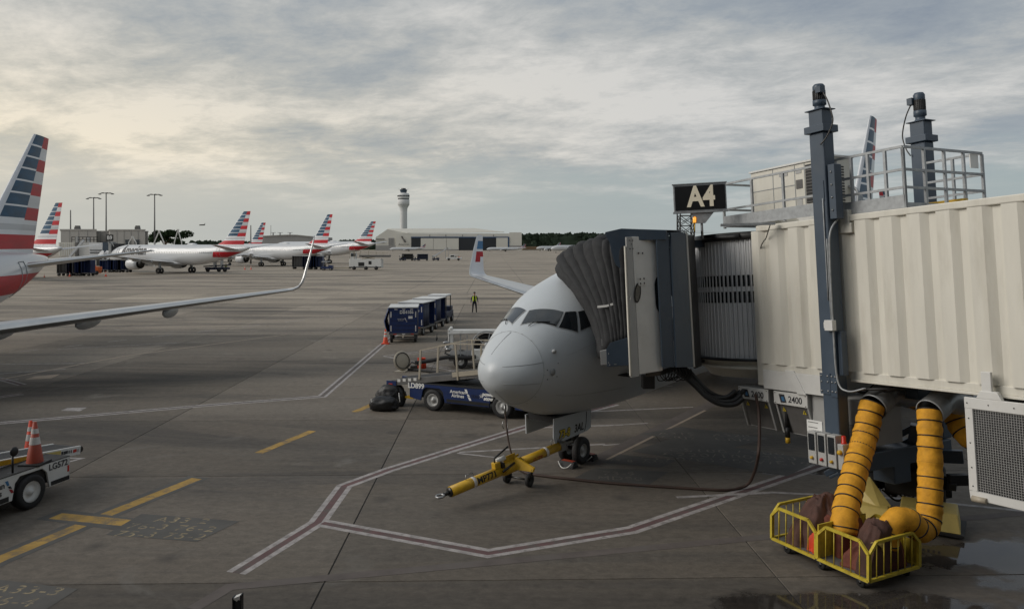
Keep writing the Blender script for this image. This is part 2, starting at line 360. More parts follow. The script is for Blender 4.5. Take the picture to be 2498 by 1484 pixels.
# ---------------------------------------------------------------- ground
def ground_material(name, joints=False):
    m = bpy.data.materials.new(name); m.use_nodes = True; nt = m.node_tree; N = nt.nodes; K = nt.links; b = N['Principled BSDF']
    geo = N.new('ShaderNodeNewGeometry')
    def noise(scale, det, rough, sc=(1, 1, 1), dist=0):
        mp = N.new('ShaderNodeMapping'); mp.inputs['Scale'].default_value = sc; K.new(geo.outputs['Position'], mp.inputs[0])
        t = N.new('ShaderNodeTexNoise'); t.inputs['Scale'].default_value = scale; t.inputs['Detail'].default_value = det; t.inputs['Roughness'].default_value = rough; t.inputs['Distortion'].default_value = dist
        K.new(mp.outputs[0], t.inputs['Vector']); return t.outputs[0]
    def rng(v, a, b_, c, d):
        r = N.new('ShaderNodeMapRange'); K.new(v, r.inputs[0]); r.inputs[1].default_value = a; r.inputs[2].default_value = b_; r.inputs[3].default_value = c; r.inputs[4].default_value = d; return r.outputs[0]
    def mix(f, a, c, bt='MIX'):
        x = N.new('ShaderNodeMix'); x.data_type = 'RGBA'; x.blend_type = bt
        for s, v in ((0, f), (6, a), (7, c)):
            if isinstance(v, (int, float)): x.inputs[s].default_value = v
            elif isinstance(v, tuple): x.inputs[s].default_value = (*v, 1)
            else: K.new(v, x.inputs[s])
        return x.outputs[2]
    sep = N.new('ShaderNodeSeparateXYZ'); K.new(geo.outputs['Position'], sep.inputs[0])
    # aged concrete: base colour darker near the gates, paler with distance
    edge = noise(.035, 4, .6)
    ay = N.new('ShaderNodeMath'); ay.operation = 'MULTIPLY_ADD'; K.new(edge, ay.inputs[0]); ay.inputs[1].default_value = 46; K.new(sep.outputs[1], ay.inputs[2])
    far = rng(ay.outputs[0], 38, 100, 0, 1)
    base = mix(far, (.116, .101, .084), (.335, .288, .230))
    blot = noise(.16, 6, .62); c1 = mix(rng(blot, .36, .68, 0, 1), base, (.146, .120, .095)); c1 = mix(rng(far, 0, 1, .5, .0), base, c1)
    st = noise(.10, 8, .70, (.30, 1.9, 1), 1.4)                      # tyre and wind smears
    c2 = mix(rng(st, .46, .62, 0, .78), c1, (.062, .057, .053))
    st2 = noise(.055, 7, .68, (.22, 1.5, 1), .6); c2 = mix(rng(st2, .50, .68, 0, .5), c2, mix(far, (.17, .155, .135), (.44, .385, .31)))
    sp = noise(1.1, 9, .75); c3 = mix(rng(sp, .56, .78, 0, .55), c2, (.055, .050, .047))
    gr = noise(22, 7, .78); gm = noise(5.5, 8, .75, (.8, 1.2, 1), .5); c4 = mix(1.0, c3, rng(gr, .25, .75, .72, 1.24), 'MULTIPLY'); c4 = mix(1.0, c4, rng(gm, .3, .7, .72, 1.22), 'MULTIPLY')
    if joints:   # distant slab joints, too far to be single slabs
        rot = N.new('ShaderNodeMapping'); rot.inputs['Rotation'].default_value = (0, 0, R(-1.4)); K.new(geo.outputs['Position'], rot.inputs[0])
        s2 = N.new('ShaderNodeSeparateXYZ'); K.new(rot.outputs[0], s2.inputs[0])
        for ax, per, off in ((0, 7.62, 3.15+7.62*400), (1, 5.95, 5.95*400)):
            a = N.new('ShaderNodeMath'); a.operation = 'ADD'; K.new(s2.outputs[ax], a.inputs[0]); a.inputs[1].default_value = off
            w = N.new('ShaderNodeMath'); w.operation = 'PINGPONG'; K.new(a.outputs[0], w.inputs[0]); w.inputs[1].default_value = per/2
            c4 = mix(rng(w.outputs[0], .03, .09, .45, 0), c4, (.05, .047, .044))
    oi = N.new('ShaderNodeObjectInfo'); c4 = mix(1.0, c4, rng(oi.outputs['Random'], 0, 1, .74, 1.16), 'MULTIPLY')
    # standing and drying water: darker and smoother where the apron dips
    wn = noise(.9, 5, .6); wet = None
    for cx_, cy_, rx_, ry_ in ((9.4, 13.4, 2.2, 1.3), (5.6, 11.7, 3.4, .75), (7.8, 19.2, 2.6, .7), (-2.2, 39.5, 1.5, .6)):
        q = N.new('ShaderNodeVectorMath'); q.operation = 'SUBTRACT'; K.new(geo.outputs['Position'], q.inputs[0]); q.inputs[1].default_value = (cx_, cy_, 0)
        q2 = N.new('ShaderNodeVectorMath'); q2.operation = 'MULTIPLY'; K.new(q.outputs[0], q2.inputs[0]); q2.inputs[1].default_value = (1/rx_, 1/ry_, 0)
        q3 = N.new('ShaderNodeVectorMath'); q3.operation = 'LENGTH'; K.new(q2.outputs[0], q3.inputs[0])
        e = N.new('ShaderNodeMath'); e.operation = 'MULTIPLY_ADD'; K.new(wn, e.inputs[0]); e.inputs[1].default_value = -2.2; K.new(q3.outputs['Value'], e.inputs[2])
        w1 = rng(e.outputs[0], -.42, -.12, 1, 0)
        if wet is None: wet = w1
        else: mm_ = N.new('ShaderNodeMath'); mm_.operation = 'MAXIMUM'; K.new(wet, mm_.inputs[0]); K.new(w1, mm_.inputs[1]); wet = mm_.outputs[0]
    # rubber scuffs and dark drips at two sizes
    sc1 = noise(.9, 8, .72, (.35, 1.6, 1), 2.0); c4 = mix(rng(sc1, .60, .72, 0, .55), c4, (.042, .040, .038))
    sc2 = noise(.30, 6, .65, (1, 1, 1), 1.0); c4 = mix(rng(sc2, .60, .70, 0, .45), c4, mix(far, (.175, .165, .15), (.42, .38, .32)))
    vo = N.new('ShaderNodeTexVoronoi'); vo.inputs['Scale'].default_value = .55; vo.inputs['Randomness'].default_value = 1.0; K.new(geo.outputs['Position'], vo.inputs['Vector'])
    c4 = mix(rng(vo.outputs['Distance'], .02, .16, .55, 0), c4, (.040, .037, .035))
    c4 = mix(wet, c4, mix(1.0, c4, (.42, .42, .44), 'MULTIPLY'))
    K.new(c4, b.inputs['Base Color'])
    rf = N.new('ShaderNodeMix'); K.new(wet, rf.inputs[0]); K.new(rng(gr, .3, .7, .66, .88), rf.inputs[2]); rf.inputs[3].default_value = .06; K.new(rf.outputs[0], b.inputs['Roughness'])
    b.inputs['Specular IOR Level'].default_value = .28
    bp = N.new('ShaderNodeBump'); K.new(rng(wet, 0, 1, .25, .0), bp.inputs['Strength']); bp.inputs['Distance'].default_value = .01; K.new(gr, bp.inputs['Height']); K.new(bp.outputs[0], b.inputs['Normal'])
    M[name] = m
ground_material('apron_far', True); ground_material('apron_slab')
D('jointfill', (.035, .033, .031), .9, var=.3)
D('grass', (.075, .085, .035), .95, var=.3, scale=.02)
g = MB(); g.poly([(-4000, -60, -.016), (4000, -60, -.016), (4000, 92, -.016), (-4000, 92, -.016)], 1)
g.poly([(-4000, 74, -.002), (4000, 74, -.002), (4000, 1100, -.002), (-4000, 1100, -.002)], 0)
g.poly([(-9000, 1100, -.002), (9000, 1100, -.002), (9000, 9000, -.002), (-9000, 9000, -.002)], 2)
ground = g.build('ground', ['apron_far', 'jointfill', 'grass'], fix=False); ground['kind'] = 'structure'
GR = R(1.4)
def slabs():
    base = None; n = 0
    jx = [-3.15+7.62*k for k in range(-14, 14)]; jy = [12.75+5.93*k for k in range(-3, 14)]
    ca, sa = math.cos(GR), math.sin(GR)
    for j in range(len(jy)-1):
        for i in range(len(jx)-1):
            cx, cy = (jx[i]+jx[i+1])/2, (jy[j]+jy[j+1])/2
            X, Y = cx*ca-cy*sa+.33, cx*sa+cy*ca
            if Y > 93 or Y < -2: continue
            if abs(X) > .675*Y+7.5: continue
            if base is None:
                g_, w, h = .009, 7.62, 5.93; a, b = w/2-g_, h/2-g_
                base = MB(); c = .008
                base.add([(-a, -b, -.014), (a, -b, -.014), (a, b, -.014), (-a, b, -.014), (-a+c, -b+c, 0), (a-c, -b+c, 0), (a-c, b-c, 0), (-a+c, b-c, 0)],
                         [(4, 5, 6, 7), (0, 1, 5, 4), (1, 2, 6, 5), (2, 3, 7, 6), (3, 0, 4, 7)])
                me = base.mesh('concrete_slab', ['apron_slab'], fix=False)
            o = bpy.data.objects.new('concrete_slab', me); COL.objects.link(o); o.parent = ground
            o.location = (X, Y, 0); o.rotation_euler = (0, 0, GR); n += 1
slabs()
MARK_Z = [.0008]
def layer(): MARK_Z[0] += .00005; return MARK_Z[0]
def strip(pts, w, m, off=0.0, name='painted_line', z=None):
    pts = [Vector((p[0], p[1], 0)) for p in pts]; n = len(pts); L = []; Rr = []
    for i, p in enumerate(pts):
        d1 = (pts[i]-pts[i-1]).normalized() if i else None; d2 = (pts[i+1]-pts[i]).normalized() if i < n-1 else None
        d = d1 if d2 is None else d2 if d1 is None else (d1+d2).normalized()
        nn = Vector((-d.y, d.x, 0)); k = 1.0/max(.35, nn.dot(Vector((-(d2 or d1).y, (d2 or d1).x, 0))))
        L.append(p+nn*k*(off+w/2)); Rr.append(p+nn*k*(off-w/2))
    zz = layer()
    b = MB()
    for i in range(n-1): b.poly([(L[i].x, L[i].y, zz), (Rr[i].x, Rr[i].y, zz), (Rr[i+1].x, Rr[i+1].y, zz), (L[i+1].x, L[i+1].y, zz)][::-1])
    o = b.build(name, m, ground, fix=False); return o
def gp(*uv): return [G(u, v) for u, v in uv]
def triple(pts, w=.12, gap=.15, red='markred', z0=.004):
    strip(pts, gap+.06, red, 0, z=z0); strip(pts, w, 'markwhite', (gap+w)/2, z=z0+.004); strip(pts, w, 'markwhite', -(gap+w)/2, z=z0+.004)
triple(gp((575, 1396), (775, 1272), (840, 1184), (946, 1145), (1283, 1040), (1500, 985)))
triple(gp((786, 1274), (1190, 1348), (1540, 1291), (1945, 1153), (2080, 1108)), z0=.012)
triple(gp((-260, 1062), (0, 1031), (500, 988), (785, 966), (935, 838), (1000, 790)), w=.11, gap=.16, red='markredfaint')
triple(gp((-120, 905), (0, 923), (55, 938)), w=.1, gap=.16); triple(gp((-60, 975), (55, 960)), w=.1, gap=.16)
strip(gp((1095, 1102), (1290, 1043), (1520, 1035)), .11, 'markwhite', z=.02); strip(gp((1120, 1102), (1475, 1082)), .11, 'markwhite', z=.02); strip(gp((1115, 1104), (1240, 1118)), .09, 'markwhite', z=.024)
strip(gp((1440, 1003), (1690, 992)), .10, 'markwhite', z=.02); strip(gp((1463, 1038), (1580, 1031)), .09, 'markwhite'); strip(gp((1470, 1085), (1560, 1078)), .09, 'markwhite')
strip(gp((1520, 948), (1640, 940)), .1, 'markwhite'); strip(gp((935, 868), (1090, 848)), .1, 'markwhite'); strip(gp((935, 868), (1110, 905)), .1, 'markwhite', z=.008)
strip(gp((960, 868), (1085, 853)), .07, 'markwhite', z=.012); strip(gp((1095, 905), (1180, 885)), .1, 'markwhite'); strip(gp((950, 870), (1100, 898)), .07, 'markwhite', z=.012)
strip(gp((-60, 1128), (165, 1126), (200, 1117), (60, 1113)), .10, 'markwhite', z=.006)
for k in range(9):
    a, b = G(0+k*108-60, 869-k*12), G(45+k*108-60, 864-k*12); strip([a, b], .15, 'markwhite', name='lane_dash')
for a in [((0, 888), (215, 885)), ((0, 911), (160, 899)), ((0, 927), (45, 924)), ((140, 851), (430, 835)), ((140, 662), (900, 658))]: strip(gp(*a), .12, 'markwhite')
for u in (150, 205, 270, 340): strip(gp((u, 661), (u+22, 664)), .3, 'markwhite')
strip(gp((-200, 1456), (0, 1362), (245, 1260), (486, 1162)), .62, 'markblack', z=.006); strip(gp((-200, 1456), (0, 1362), (245, 1260), (480, 1166)), .30, 'markyellow', z=.012)
strip(gp((120, 1253), (330, 1280)), .62, 'markblack', z=.004); strip(gp((135, 1257), (320, 1275)), .34, 'markyellow', z=.016)
strip(gp((630, 1104), (762, 1050)), .26, 'markyellow', z=.012); strip(gp((865, 1004), (960, 963)), .26, 'markyellow', z=.012)
strip(gp((0, 925), (300, 868), (700, 815)), .16, 'patchtan', z=.003)
# faded tow line under the bridge
strip(gp((1440, 1130), (1700, 1000), (1800, 955)), .5, 'markredfaint', z=.004); strip(gp((1480, 1120), (1720, 1000)), .1, 'patchtan', z=.008)
strip(gp((470, 1484), (560, 1430), (2497, 1250)), .25, 'markredfaint', z=.004); strip(gp((1650, 1212), (1885, 1200), (2200, 1215), (2497, 1245)), .13, 'markwhite', z=.006)
def stencil(lines, corners, size, o, ang, sx=1.35, m='markcream'):
    zl = layer(); b = MB(); b.poly([(p.x, p.y, zl) for p in corners]); b.build('stencil_panel', 'markblack', ground, fix=False)
    T = Matrix.Translation((o.x, o.y, layer())) @ Matrix.Rotation(ang, 4, 'Z')
    me = text_mesh(lines, size, .0, 0, sx, leading=1.0, spacing=1.12); me.transform(T); me.materials.clear(); me.materials.append(M[m]); link('stencil_lettering', me, ground)
stencil('A33-2\n76-3 76-2\n75-3 75-2', gp((258, 1303), (345, 1252), (585, 1270), (480, 1320)), .40, G(418, 1286), R(-6), 1.05)
stencil('A33-3\n76-4', gp((-120, 1500), (-40, 1408), (190, 1435), (90, 1500)), .40, G(45, 1452), R(-6), 1.1)
stencil('73-8  A320', gp((1470, 1128), (1510, 1107), (1650, 1122), (1610, 1140)), .36, G(1560, 1124), R(-5), .9, 'markdull')
stencil('73-9\nMD90', gp((1400, 1165), (1450, 1140), (1630, 1150), (1570, 1190)), .40, G(1510, 1160), R(-5), 1.0, 'markdull')
stencil('A319   A320\nCRJ7   CRJ9', gp((1560, 1058), (1660, 1040), (1875, 1068), (1790, 1090)), .44, G(1718, 1064), R(-7), 1.05, 'markdull')
stencil('CS100 / 300\nA220/100/300\nE170/E175W/E190', gp((1540, 1100), (1640, 1068), (2000, 1122), (1920, 1160)), .46, G(1775, 1112), R(-8), 1.2, 'markdull')
for c in (gp((60, 925), (85, 917), (147, 912), (125, 922)), ): zl = layer(); MB().poly([(p.x, p.y, zl) for p in c]).build('access_cover', 'patchtan', ground, fix=False)
zl = layer(); MB().poly([(p.x, p.y, zl) for p in gp((148, 1001), (165, 994), (212, 993), (195, 1002))]).build('access_cover', 'markwhite', ground, fix=False)
# ---------------------------------------------------------------- airliners
SQ = [0, .04, .1, .3, .5, .8, 1.2, 1.6, 1.9, 2.3, 2.7, 3.2, 4, 5, 6, 8]
ZCQ = [2.75, 2.89, 2.98, 3.15, 3.34, 3.63, 3.93, 4.17, 4.38, 4.60, 4.74, 4.88, 5.10, 5.30, 5.36, 5.36]
ZKQ = [2.75, 2.55, 2.42, 2.235, 2.09, 1.925, 1.76, 1.61, 1.52, 1.45, 1.41, 1.37, 1.32, 1.30, 1.31, 1.34]
WQ = [0, .19, .33, .60, .76, .91, 1.07, 1.22, 1.315, 1.45, 1.59, 1.71, 1.81, 1.867, 1.885, 1.88]
class Fus:
    def __init__(s, L, W, zc, zk): s.L, s.W, s.zc, s.zk = L, W, zc, zk; s.k = W/1.88; s.kz = (zc-zk)/4.01
    def prof(s, x):
        L = s.L; q = x/s.k
        if q < 8:
            zc = s.zk+(pchip(SQ, ZCQ, q)-1.35)*s.kz; zk = s.zk+(pchip(SQ, ZKQ, q)-1.35)*s.kz; w = pchip(SQ, WQ, q)*s.k
        else: zc, zk, w = s.zc, s.zk, s.W
        t0 = L*.64
        if x > t0:
            t = (x-t0)/(L-t0); hh = s.zc-s.zk
            zk = s.zk+hh*(.80*t**1.55+.0*t); zc = s.zc-hh*.10*max(0, (t-.45)/.55)**2
            w = s.W*(1-.86*t**2.1)
            if t > .97: f = math.sqrt(max(0, 1-((t-.97)/.03)**2)); c = (zc+zk)/2; zc = c+(zc-c)*(.35+.65*f); zk = c+(zk-c)*(.35+.65*f); w *= .35+.65*f
        return zc, zk, w
    def S(s, x, phi, off=0.0):   # phi 0 crown, + port
        zc, zk, w = s.prof(x); zm = (zc+zk)/2; hz = (zc-zk)/2
        return Vector((x, -(w+off)*math.sin(phi), zm+(hz+off)*math.cos(phi)))
def foil(le, chord, th, n_up=(0, 0, 1), br=(0, .015, .05, .12, .3, .55, .8, 1), adir=(1, 0, 0)):
    """points round an aerofoil: lower side tail to nose, then upper side nose to tail"""
    le = Vector(le); up = Vector(n_up).normalized(); a = Vector(adir); pts = []
    y = lambda f: th*chord*.5*(2.969*math.sqrt(f)-1.26*f-3.516*f*f+2.843*f**3-1.015*f**4)/1.0*1.0
    for f in reversed(br): pts.append(le+a*chord*f-up*y(f))
    for f in br[1:]: pts.append(le+a*chord*f+up*y(f))
    return pts
BRW = (0, .01, .04, .09, .11, .3, .55, .72, .724, 1)
def surf(secs, mats, name, parent, mf=None, br=BRW):
    rows = [foil(*s_, br=br) for s_ in secs]
    nb = len(br); b = MB()
    def mi(i, j):
        k = (nb-2-j) if j < nb-1 else (j-(nb-1)); side = 0 if j < nb-1 else 1
        return mf(i, (br[k]+br[k+1])/2, side) if mf else 0
    b.grid(rows, mi, True); b.poly(rows[0], mf(0, .5, 0) if mf else 0); b.poly(rows[-1], mf(len(rows)-2, .5, 0) if mf else 0)
    b.m = [0 if isinstance(q, float) else q for q in b.m]
    o = b.build(name, mats, parent)
    q = o.modifiers.new('e', 'EDGE_SPLIT'); q.split_angle = R(40)
    return o
def airliner(label, N, A, L=39.5, W=1.88, zc=5.36, zk=1.35, near=False, fin_top=12.5, winglet='blended', title=False, wing=(1, 1), eng=True, group=None, tailcone=None, xw=13.2, span=17.2, finscale=1.0, z0=0.0, det=2, wdx=0.0, cat='airliner', rear_engines=False, red=True, gear=True, stab=1.0, wend=.82, band0=.80):
    th = R(90-A); T = Matrix.Translation((N[0], N[1], z0)) @ Matrix.Rotation(th, 4, 'Z')
    P = thing('airliner', label, cat, group=group, mtx=T); f = Fus(L, W, zc, zk)
    n = 72 if near else 28
    xs = [0.0, .02, .06, .12, .2, .3, .45, .6, .8, 1, 1.25, 1.5, 1.75, 2, 2.3, 2.6, 3, 3.5, 4, 5, 6, 8] if near else [0, .1, .4, .9, 1.5, 2.1, 3, 4, 6, 8]
    xs = [x*f.k for x in xs]; x = xs[-1]
    while x < L*.62: x += 2.0; xs.append(x)
    x0 = xs[-1]; xs += [x0+(L-x0)*k/14 for k in range(1, 14)]+[L-.6, L-.25, L]
    rows = [[f.S(x, 2*math.pi*j/n) for j in range(n)] for x in xs]
    zr0 = zk+(zc-zk)*.40; zr1 = zk+(zc-zk)*.66
    def fm(i, j):
        if not red: return 0
        xm = (xs[i]+xs[min(i+1, len(xs)-1)])/2; zz = rows[i][j].z
        return 0
    b = MB().grid(rows, 0, True, True); b.poly(rows[-1]); b.build('fuselage', 'silver' if near else 'silver2', P)
    # red band round the tail, as a skin over the paint
    if red:
        r0, r1 = L*band0, L*.955; b = MB(); KX = 16; KP = 10
        for sg in (1, -1):
            rr = []
            for i in range(KX+1):
                row = []
                for j in range(KP+1):
                    zt = zr0+(zr1-zr0)*j/KP; xx = r0+(r1-r0)*i/KX+(zt-zr0)*.45
                    c, k_, w_ = f.prof(xx); zm, hz = (c+k_)/2, (c-k_)/2
                    zt2 = min(max(zt, k_+.03), c-.03); ph = math.acos(max(-1, min(1, (zt2-zm)/hz))); row.append(f.S(xx, sg*ph, .012))
                rr.append(row)
            b.grid(rr, 0, True)
        b.build('livery_band', 'finred', P, fix=False)
    # fin
    zr = zc-.25; Lf = L; tz = fin_top; hgt = tz-zr
    rootle, rootc, tipc = Lf-8.3*finscale, 6.6*finscale, 2.0*finscale; tiple = Lf-1.7
    zz = []; ms = []
    unit = hgt/(7.75*1.0+1.9)
    zz.append(tz); cells = []
    z = tz
    for k in range(7): z -= unit*.86; zz.append(z); cells.append(('c', k)); z -= unit*.14; zz.append(z); cells.append(('l', k))
    z -= unit*.35; zz.append(z); cells.append(('w', 0)); z -= unit*.45; zz.append(z); cells.append(('g', 0)); z -= unit*.35; zz.append(z); cells.append(('w', 0)); z -= unit*1.1; zz.append(z); cells.append(('r', 0)); zz.append(zr-.35); cells.append(('w', 0))
    secs = []
    for z in zz:
        t = (z-zr)/hgt; le = rootle+(tiple-rootle)*t; te = (rootle+rootc)+(tiple+tipc-rootle-rootc)*t
        if t < .13: le -= (.13-t)*12*finscale
        secs.append(((le, 0, z), te-le, .10, (0, 1, 0)))
    def ff(i, c, side):
        k, q = cells[min(i, len(cells)-1)]
        if k == 'r': return 2 if c > .02 else 0
        if k == 'w': return 0
        if k == 'g': return 3 if c > .02 else 0
        if c < .075: return 0
        if c < .60: return 1 if k == 'c' else 0
        return 2 if q % 2 == 0 else 3
    surf(secs, ['finwhite', 'finblue', 'finred', 'fingrey'], 'tail_fin', P, ff, (0, .01, .03, .07, .09, .3, .58, .60, .8, .97, 1))
    wm = ['wing', 'metal', 'finblue', 'finred', 'finwhite', 'printblue']
    wf = lambda i, c, side: 1 if c < .1 else 0
    for sg in (1, -1):          # +1 starboard
        if det > 0 or True:
            sx = [((L-6.3, sg*.5, zc-.95), 3.9, .10), ((L-5.9, sg*1.0, zc-.9), 3.6, .10), ((L-2.4, sg*7.0*stab, zc-.9+.85), 1.35, .09)]
            if rear_engines: sx = [((L-3.4, sg*.05, fin_top-.1), 2.4, .09), ((L-1.9, sg*4.2, fin_top-.1), 1.1, .09)]
            surf(sx, wm, 'horizontal_stabiliser', P, wf)
        k = wing[0] if sg == 1 else wing[1]
        if not k: continue
        zr_ = zk+.55; sp = span; tipx = xw+(sp-W)*.52
        sx = [((xw-.8, sg*W*.6, zr_-.05), 8.3, .13), ((xw, sg*W, zr_), 7.2, .13), ((xw+(5.8-W)*.56, sg*5.8, zr_+(5.8-W)*.105), 4.6, .12), ((tipx, sg*sp, zr_+(sp-W)*.108), 1.65, .10)]
        wg = surf(sx, wm, 'wing', P, wf)
        tz_ = zr_+(sp-W)*.108
        if winglet == 'blended':
            s2 = []; up = Vector((0, 0, 1))
            pl = [(0, 0, 1.65, 0, 90), (.25, .03, 1.6, .12, 80), (.48, .14, 1.52, .26, 60), (.62, .36, 1.42, .42, 30), (.70, .62, 1.33, .58, 14), (.75, .85, 1.24, .71, 12), (.82, 1.18, 1.12, .91, 12), (.90, 1.51, .99, 1.10, 12), (.93, 1.66, .94, 1.19, 12), (1.03, 2.18, .74, 1.51, 12), (1.08, 2.45, .62, 1.68, 12), (1.10, 2.56, .4, 1.86, 12)]
            for dy, dz, c, dx, an in pl:
                s2.append(((tipx+dx, sg*(sp+dy), tz_+dz), c, .09, (0, -sg*math.cos(R(an)), math.sin(R(an)))))
            def gf(i, c, side):
                if c < .1: return 1
                if near and side == 1:
                    if (i == 5 and .3 < c < .8) or (i == 6 and .3 < c < .95): return 3
                    if i == 8 and c > .3: return 5
                return 4
            surf(s2, wm, 'winglet', wg, gf)
        elif winglet == 'fence':
            MB().prism([(tipx-.1, sg*sp, tz_), (tipx+1.5, sg*sp, tz_+.9), (tipx+2.1, sg*sp, tz_+.75), (tipx+1.8, sg*sp, tz_), (tipx+2.1, sg*sp, tz_-.7), (tipx+1.6, sg*sp, tz_-.8)], (0, sg*.05, 0)).build('winglet', 'finwhite', wg)
        for yy, ln in ((6.2, 2.9), (9.3, 2.4), (12.3, 2.0)):
            xx = xw+(yy-W)*.52; ch = 4.6-(yy-5.8)*.26; c0 = Vector((xx+ch*.72, sg*yy, zr_+(yy-W)*.108-.30))
            MB().ball(c0, (ln*.62, .17, .28), 0, 14).build('flap_fairing', 'wing', wg)
        if eng:
            ex, ey, ez, er = xw-1.9, 4.83*W/1.88, zk+.23, 1.02 if W < 1.9 else 1.12
            e = MB(); e.lathe([(er*.55, 1.6), (er*.80, 1.2), (er*.80, .35), (er*.9, .06), (er*.97, 0), (er*1.03, .12), (er*1.1, .7), (er*1.12, 1.5), (er*1.05, 2.5), (er*.88, 3.5), (er*.82, 3.5), (er*.6, 3.0)], (ex, sg*ey, ez), (1, 0, 0), [0, 0, 2, 2, 2, 0, 0, 0, 0, 1, 1])
            en = e.build('engine', ['nacelle', 'darkmetal', 'metal'], P)
            MB().lathe([(er*.62, 2.8), (er*.58, 3.7), (er*.38, 4.4), (er*.34, 4.4), (er*.22, 4.3), (.02, 5.0)], (ex, sg*ey, ez), (1, 0, 0), 0, 20).build('exhaust_core', 'darkmetal', en)
            MB().lathe([(0, -.1), (er*.2, .3), (er*.8, .45)], (ex+.7, sg*ey, ez), (1, 0, 0), 0, 20).build('fan', 'darkmetal', en)
            MB().prism([(ex+1.2, sg*ey-.12, ez+er*.9), (ex+4.6, sg*ey-.12, ez+er*.55), (ex+5.2, sg*ey-.12, zr_+.35), (ex+2.6, sg*ey-.12, zr_+.45)], (0, .24, 0)).build('pylon', 'nacelle', en)
    if rear_engines:
        for sg in (1, -1):
            MB().lathe([(.35, .4), (.5, 0), (.6, .3), (.62, 1.5), (.5, 3.0), (.3, 3.4)], (L-9.5, sg*(W+.75), zc-.9), (1, 0, 0), 0, 20).build('engine', 'nacelle', P)
    # wing box fairing
    MB().ball((xw+3.8, 0, zk+.35), (6.0, W*.98, .72), 0, 24).build('belly_fairing', 'silver2' if not near else 'silver', P)
    if gear:
        r = .56 if W < 1.9 else .6
        for sg in (1, -1):
            gy = sg*(2.86 if W < 1.9 else 3.8); gx = xw+6.0
            gt = MB().tube([(gx, gy, zk+.7), (gx, gy, r)], .13, 0, 10).bar((gx-.1, gy, zk+.6), (gx-.1, gy*.96, .9), .9, .05).build('landing_gear', 'galv', P)
            for dy in (-.4, .4): MB().lathe([(r*.5, -.16), (r*.9, -.19), (r, -.1), (r, .1), (r*.9, .19), (r*.5, .16)], (gx, gy+dy, r), (0, 1, 0), 0, 20).add([], []).build('wheel', 'rubber', gt)
        if not near:
            gx = 4.2*f.k; gt = MB().tube([(gx, 0, zk+.4), (gx, 0, .4)], .09, 0, 8).build('landing_gear', 'galv', P)
            for dy in (-.2, .2): MB().lathe([(.1, -.1), (.34, -.1), (.38, 0), (.34, .1), (.1, .1)], (gx, dy, .38), (0, 1, 0), 0, 16).build('wheel', 'rubber', gt)
    if det > 1:
        zw = zk+(zc-zk)*.615; b = MB()
        x = 5.5*f.k+(8.6 if title else 0)
        while x < L*wend:
            c, k_, w_ = f.prof(x); zm, hz = (c+k_)/2, (c-k_)/2; ph = math.acos(max(-1, min(1, (zw-zm)/hz)))
            for sg in (1, -1):
                dp = .17/hz/1.0; b.poly([f.S(x-.12, sg*(ph-dp), .012), f.S(x+.12, sg*(ph-dp), .012), f.S(x+.12, sg*(ph+dp), .012), f.S(x-.12, sg*(ph+dp), .012)])
            x += .54
        b.build('cabin_windows', 'glassgrey', P, kind='stuff', fix=False)
        for dx in (5.0*f.k, L*.835):
            c, k_, w_ = f.prof(dx); zm, hz = (c+k_)/2, (c-k_)/2; p0 = math.acos((zk+3.35-zm)/hz if abs((zk+3.35-zm)/hz) < 1 else .6); p1 = math.acos(max(-1, (zk+1.45-zm)/hz))
            for sg in (1, -1):
                rr = [(dx-.42, p0), (dx+.42, p0), (dx+.42, p1), (dx-.42, p1)]; pts = []
                for q in range(4):
                    a, c2 = rr[q], rr[(q+1) % 4]
                    for t in range(6): pts.append(f.S(a[0]+(c2[0]-a[0])*t/6, sg*(a[1]+(c2[1]-a[1])*t/6), .012))
                MB().tube(pts, .018 if near else .03, 0, 4, closed=True).build('door_outline', 'seam', P)
        # satellite radome hump
        MB().ball((L*.62, 0, zc), (1.5, .55, .34), 0, 16).build('antenna_dome', 'silver2', P)
    if title:
        me = text_mesh('American', 2.7, .06, 0, .80); mw = max(v.co.x for v in me.vertices)
        hz = (zc-zk)/2; zm = (zc+zk)/2
        fine_text(me, 3)
        for v in me.vertices:
            x = 5.6*f.k+1.0+(mw+v.co.x); z = zk+(zc-zk)*.70+v.co.y
            ph = math.acos(max(-.99, min(.99, (z-zm)/hz))); p = f.S(x, ph, .05); v.co = p
        me.materials.clear(); me.materials.append(M['printdark']); link('title_lettering', me, P)
    return P, f, T
def axis(A): a = R(A); return Vector((math.sin(a), math.cos(a), 0)), Vector((-math.cos(a), math.sin(a), 0))
def noseof(p, s, A): a, _ = axis(A); return (p[0]-a.x*s, p[1]-a.y*s)
# the parked jet at the gate
NA = 36.94; NN = (-.489, 16.913)
jet, JF, JT = airliner('silver-grey twin jet parked nose-on at the yellow tow bar, docked to gate A4', NN, NA, near=True, fin_top=13.7, det=2, span=19.0)
for o in kids(jet):
    if o.name.startswith('door_outline'): pass
def jp(x, phi, off=0.0): return JT @ JF.S(x, phi, off)
def patch(corners, off, name, m, n=10, solid=False):
    """panel lying on the nose, corners (x, phi) clockwise from top left"""
    (a, b, c, d) = corners; rows = []
    for i in range(n+1):
        t = i/n; row = []
        for j in range(n+1):
            u = j/n
            x = (1-t)*((1-u)*a[0]+u*b[0])+t*((1-u)*d[0]+u*c[0]); p = (1-t)*((1-u)*a[1]+u*b[1])+t*((1-u)*d[1]+u*c[1]); row.append(JF.S(x, p, off))
        rows.append(row)
    return rows
def inset(c, k):
    cx, cy = sum(p[0] for p in c)/4, sum(p[1] for p in c)/4
    return [(p[0]+(cx-p[0])*k, p[1]+(cy-p[1])*k) for p in c]
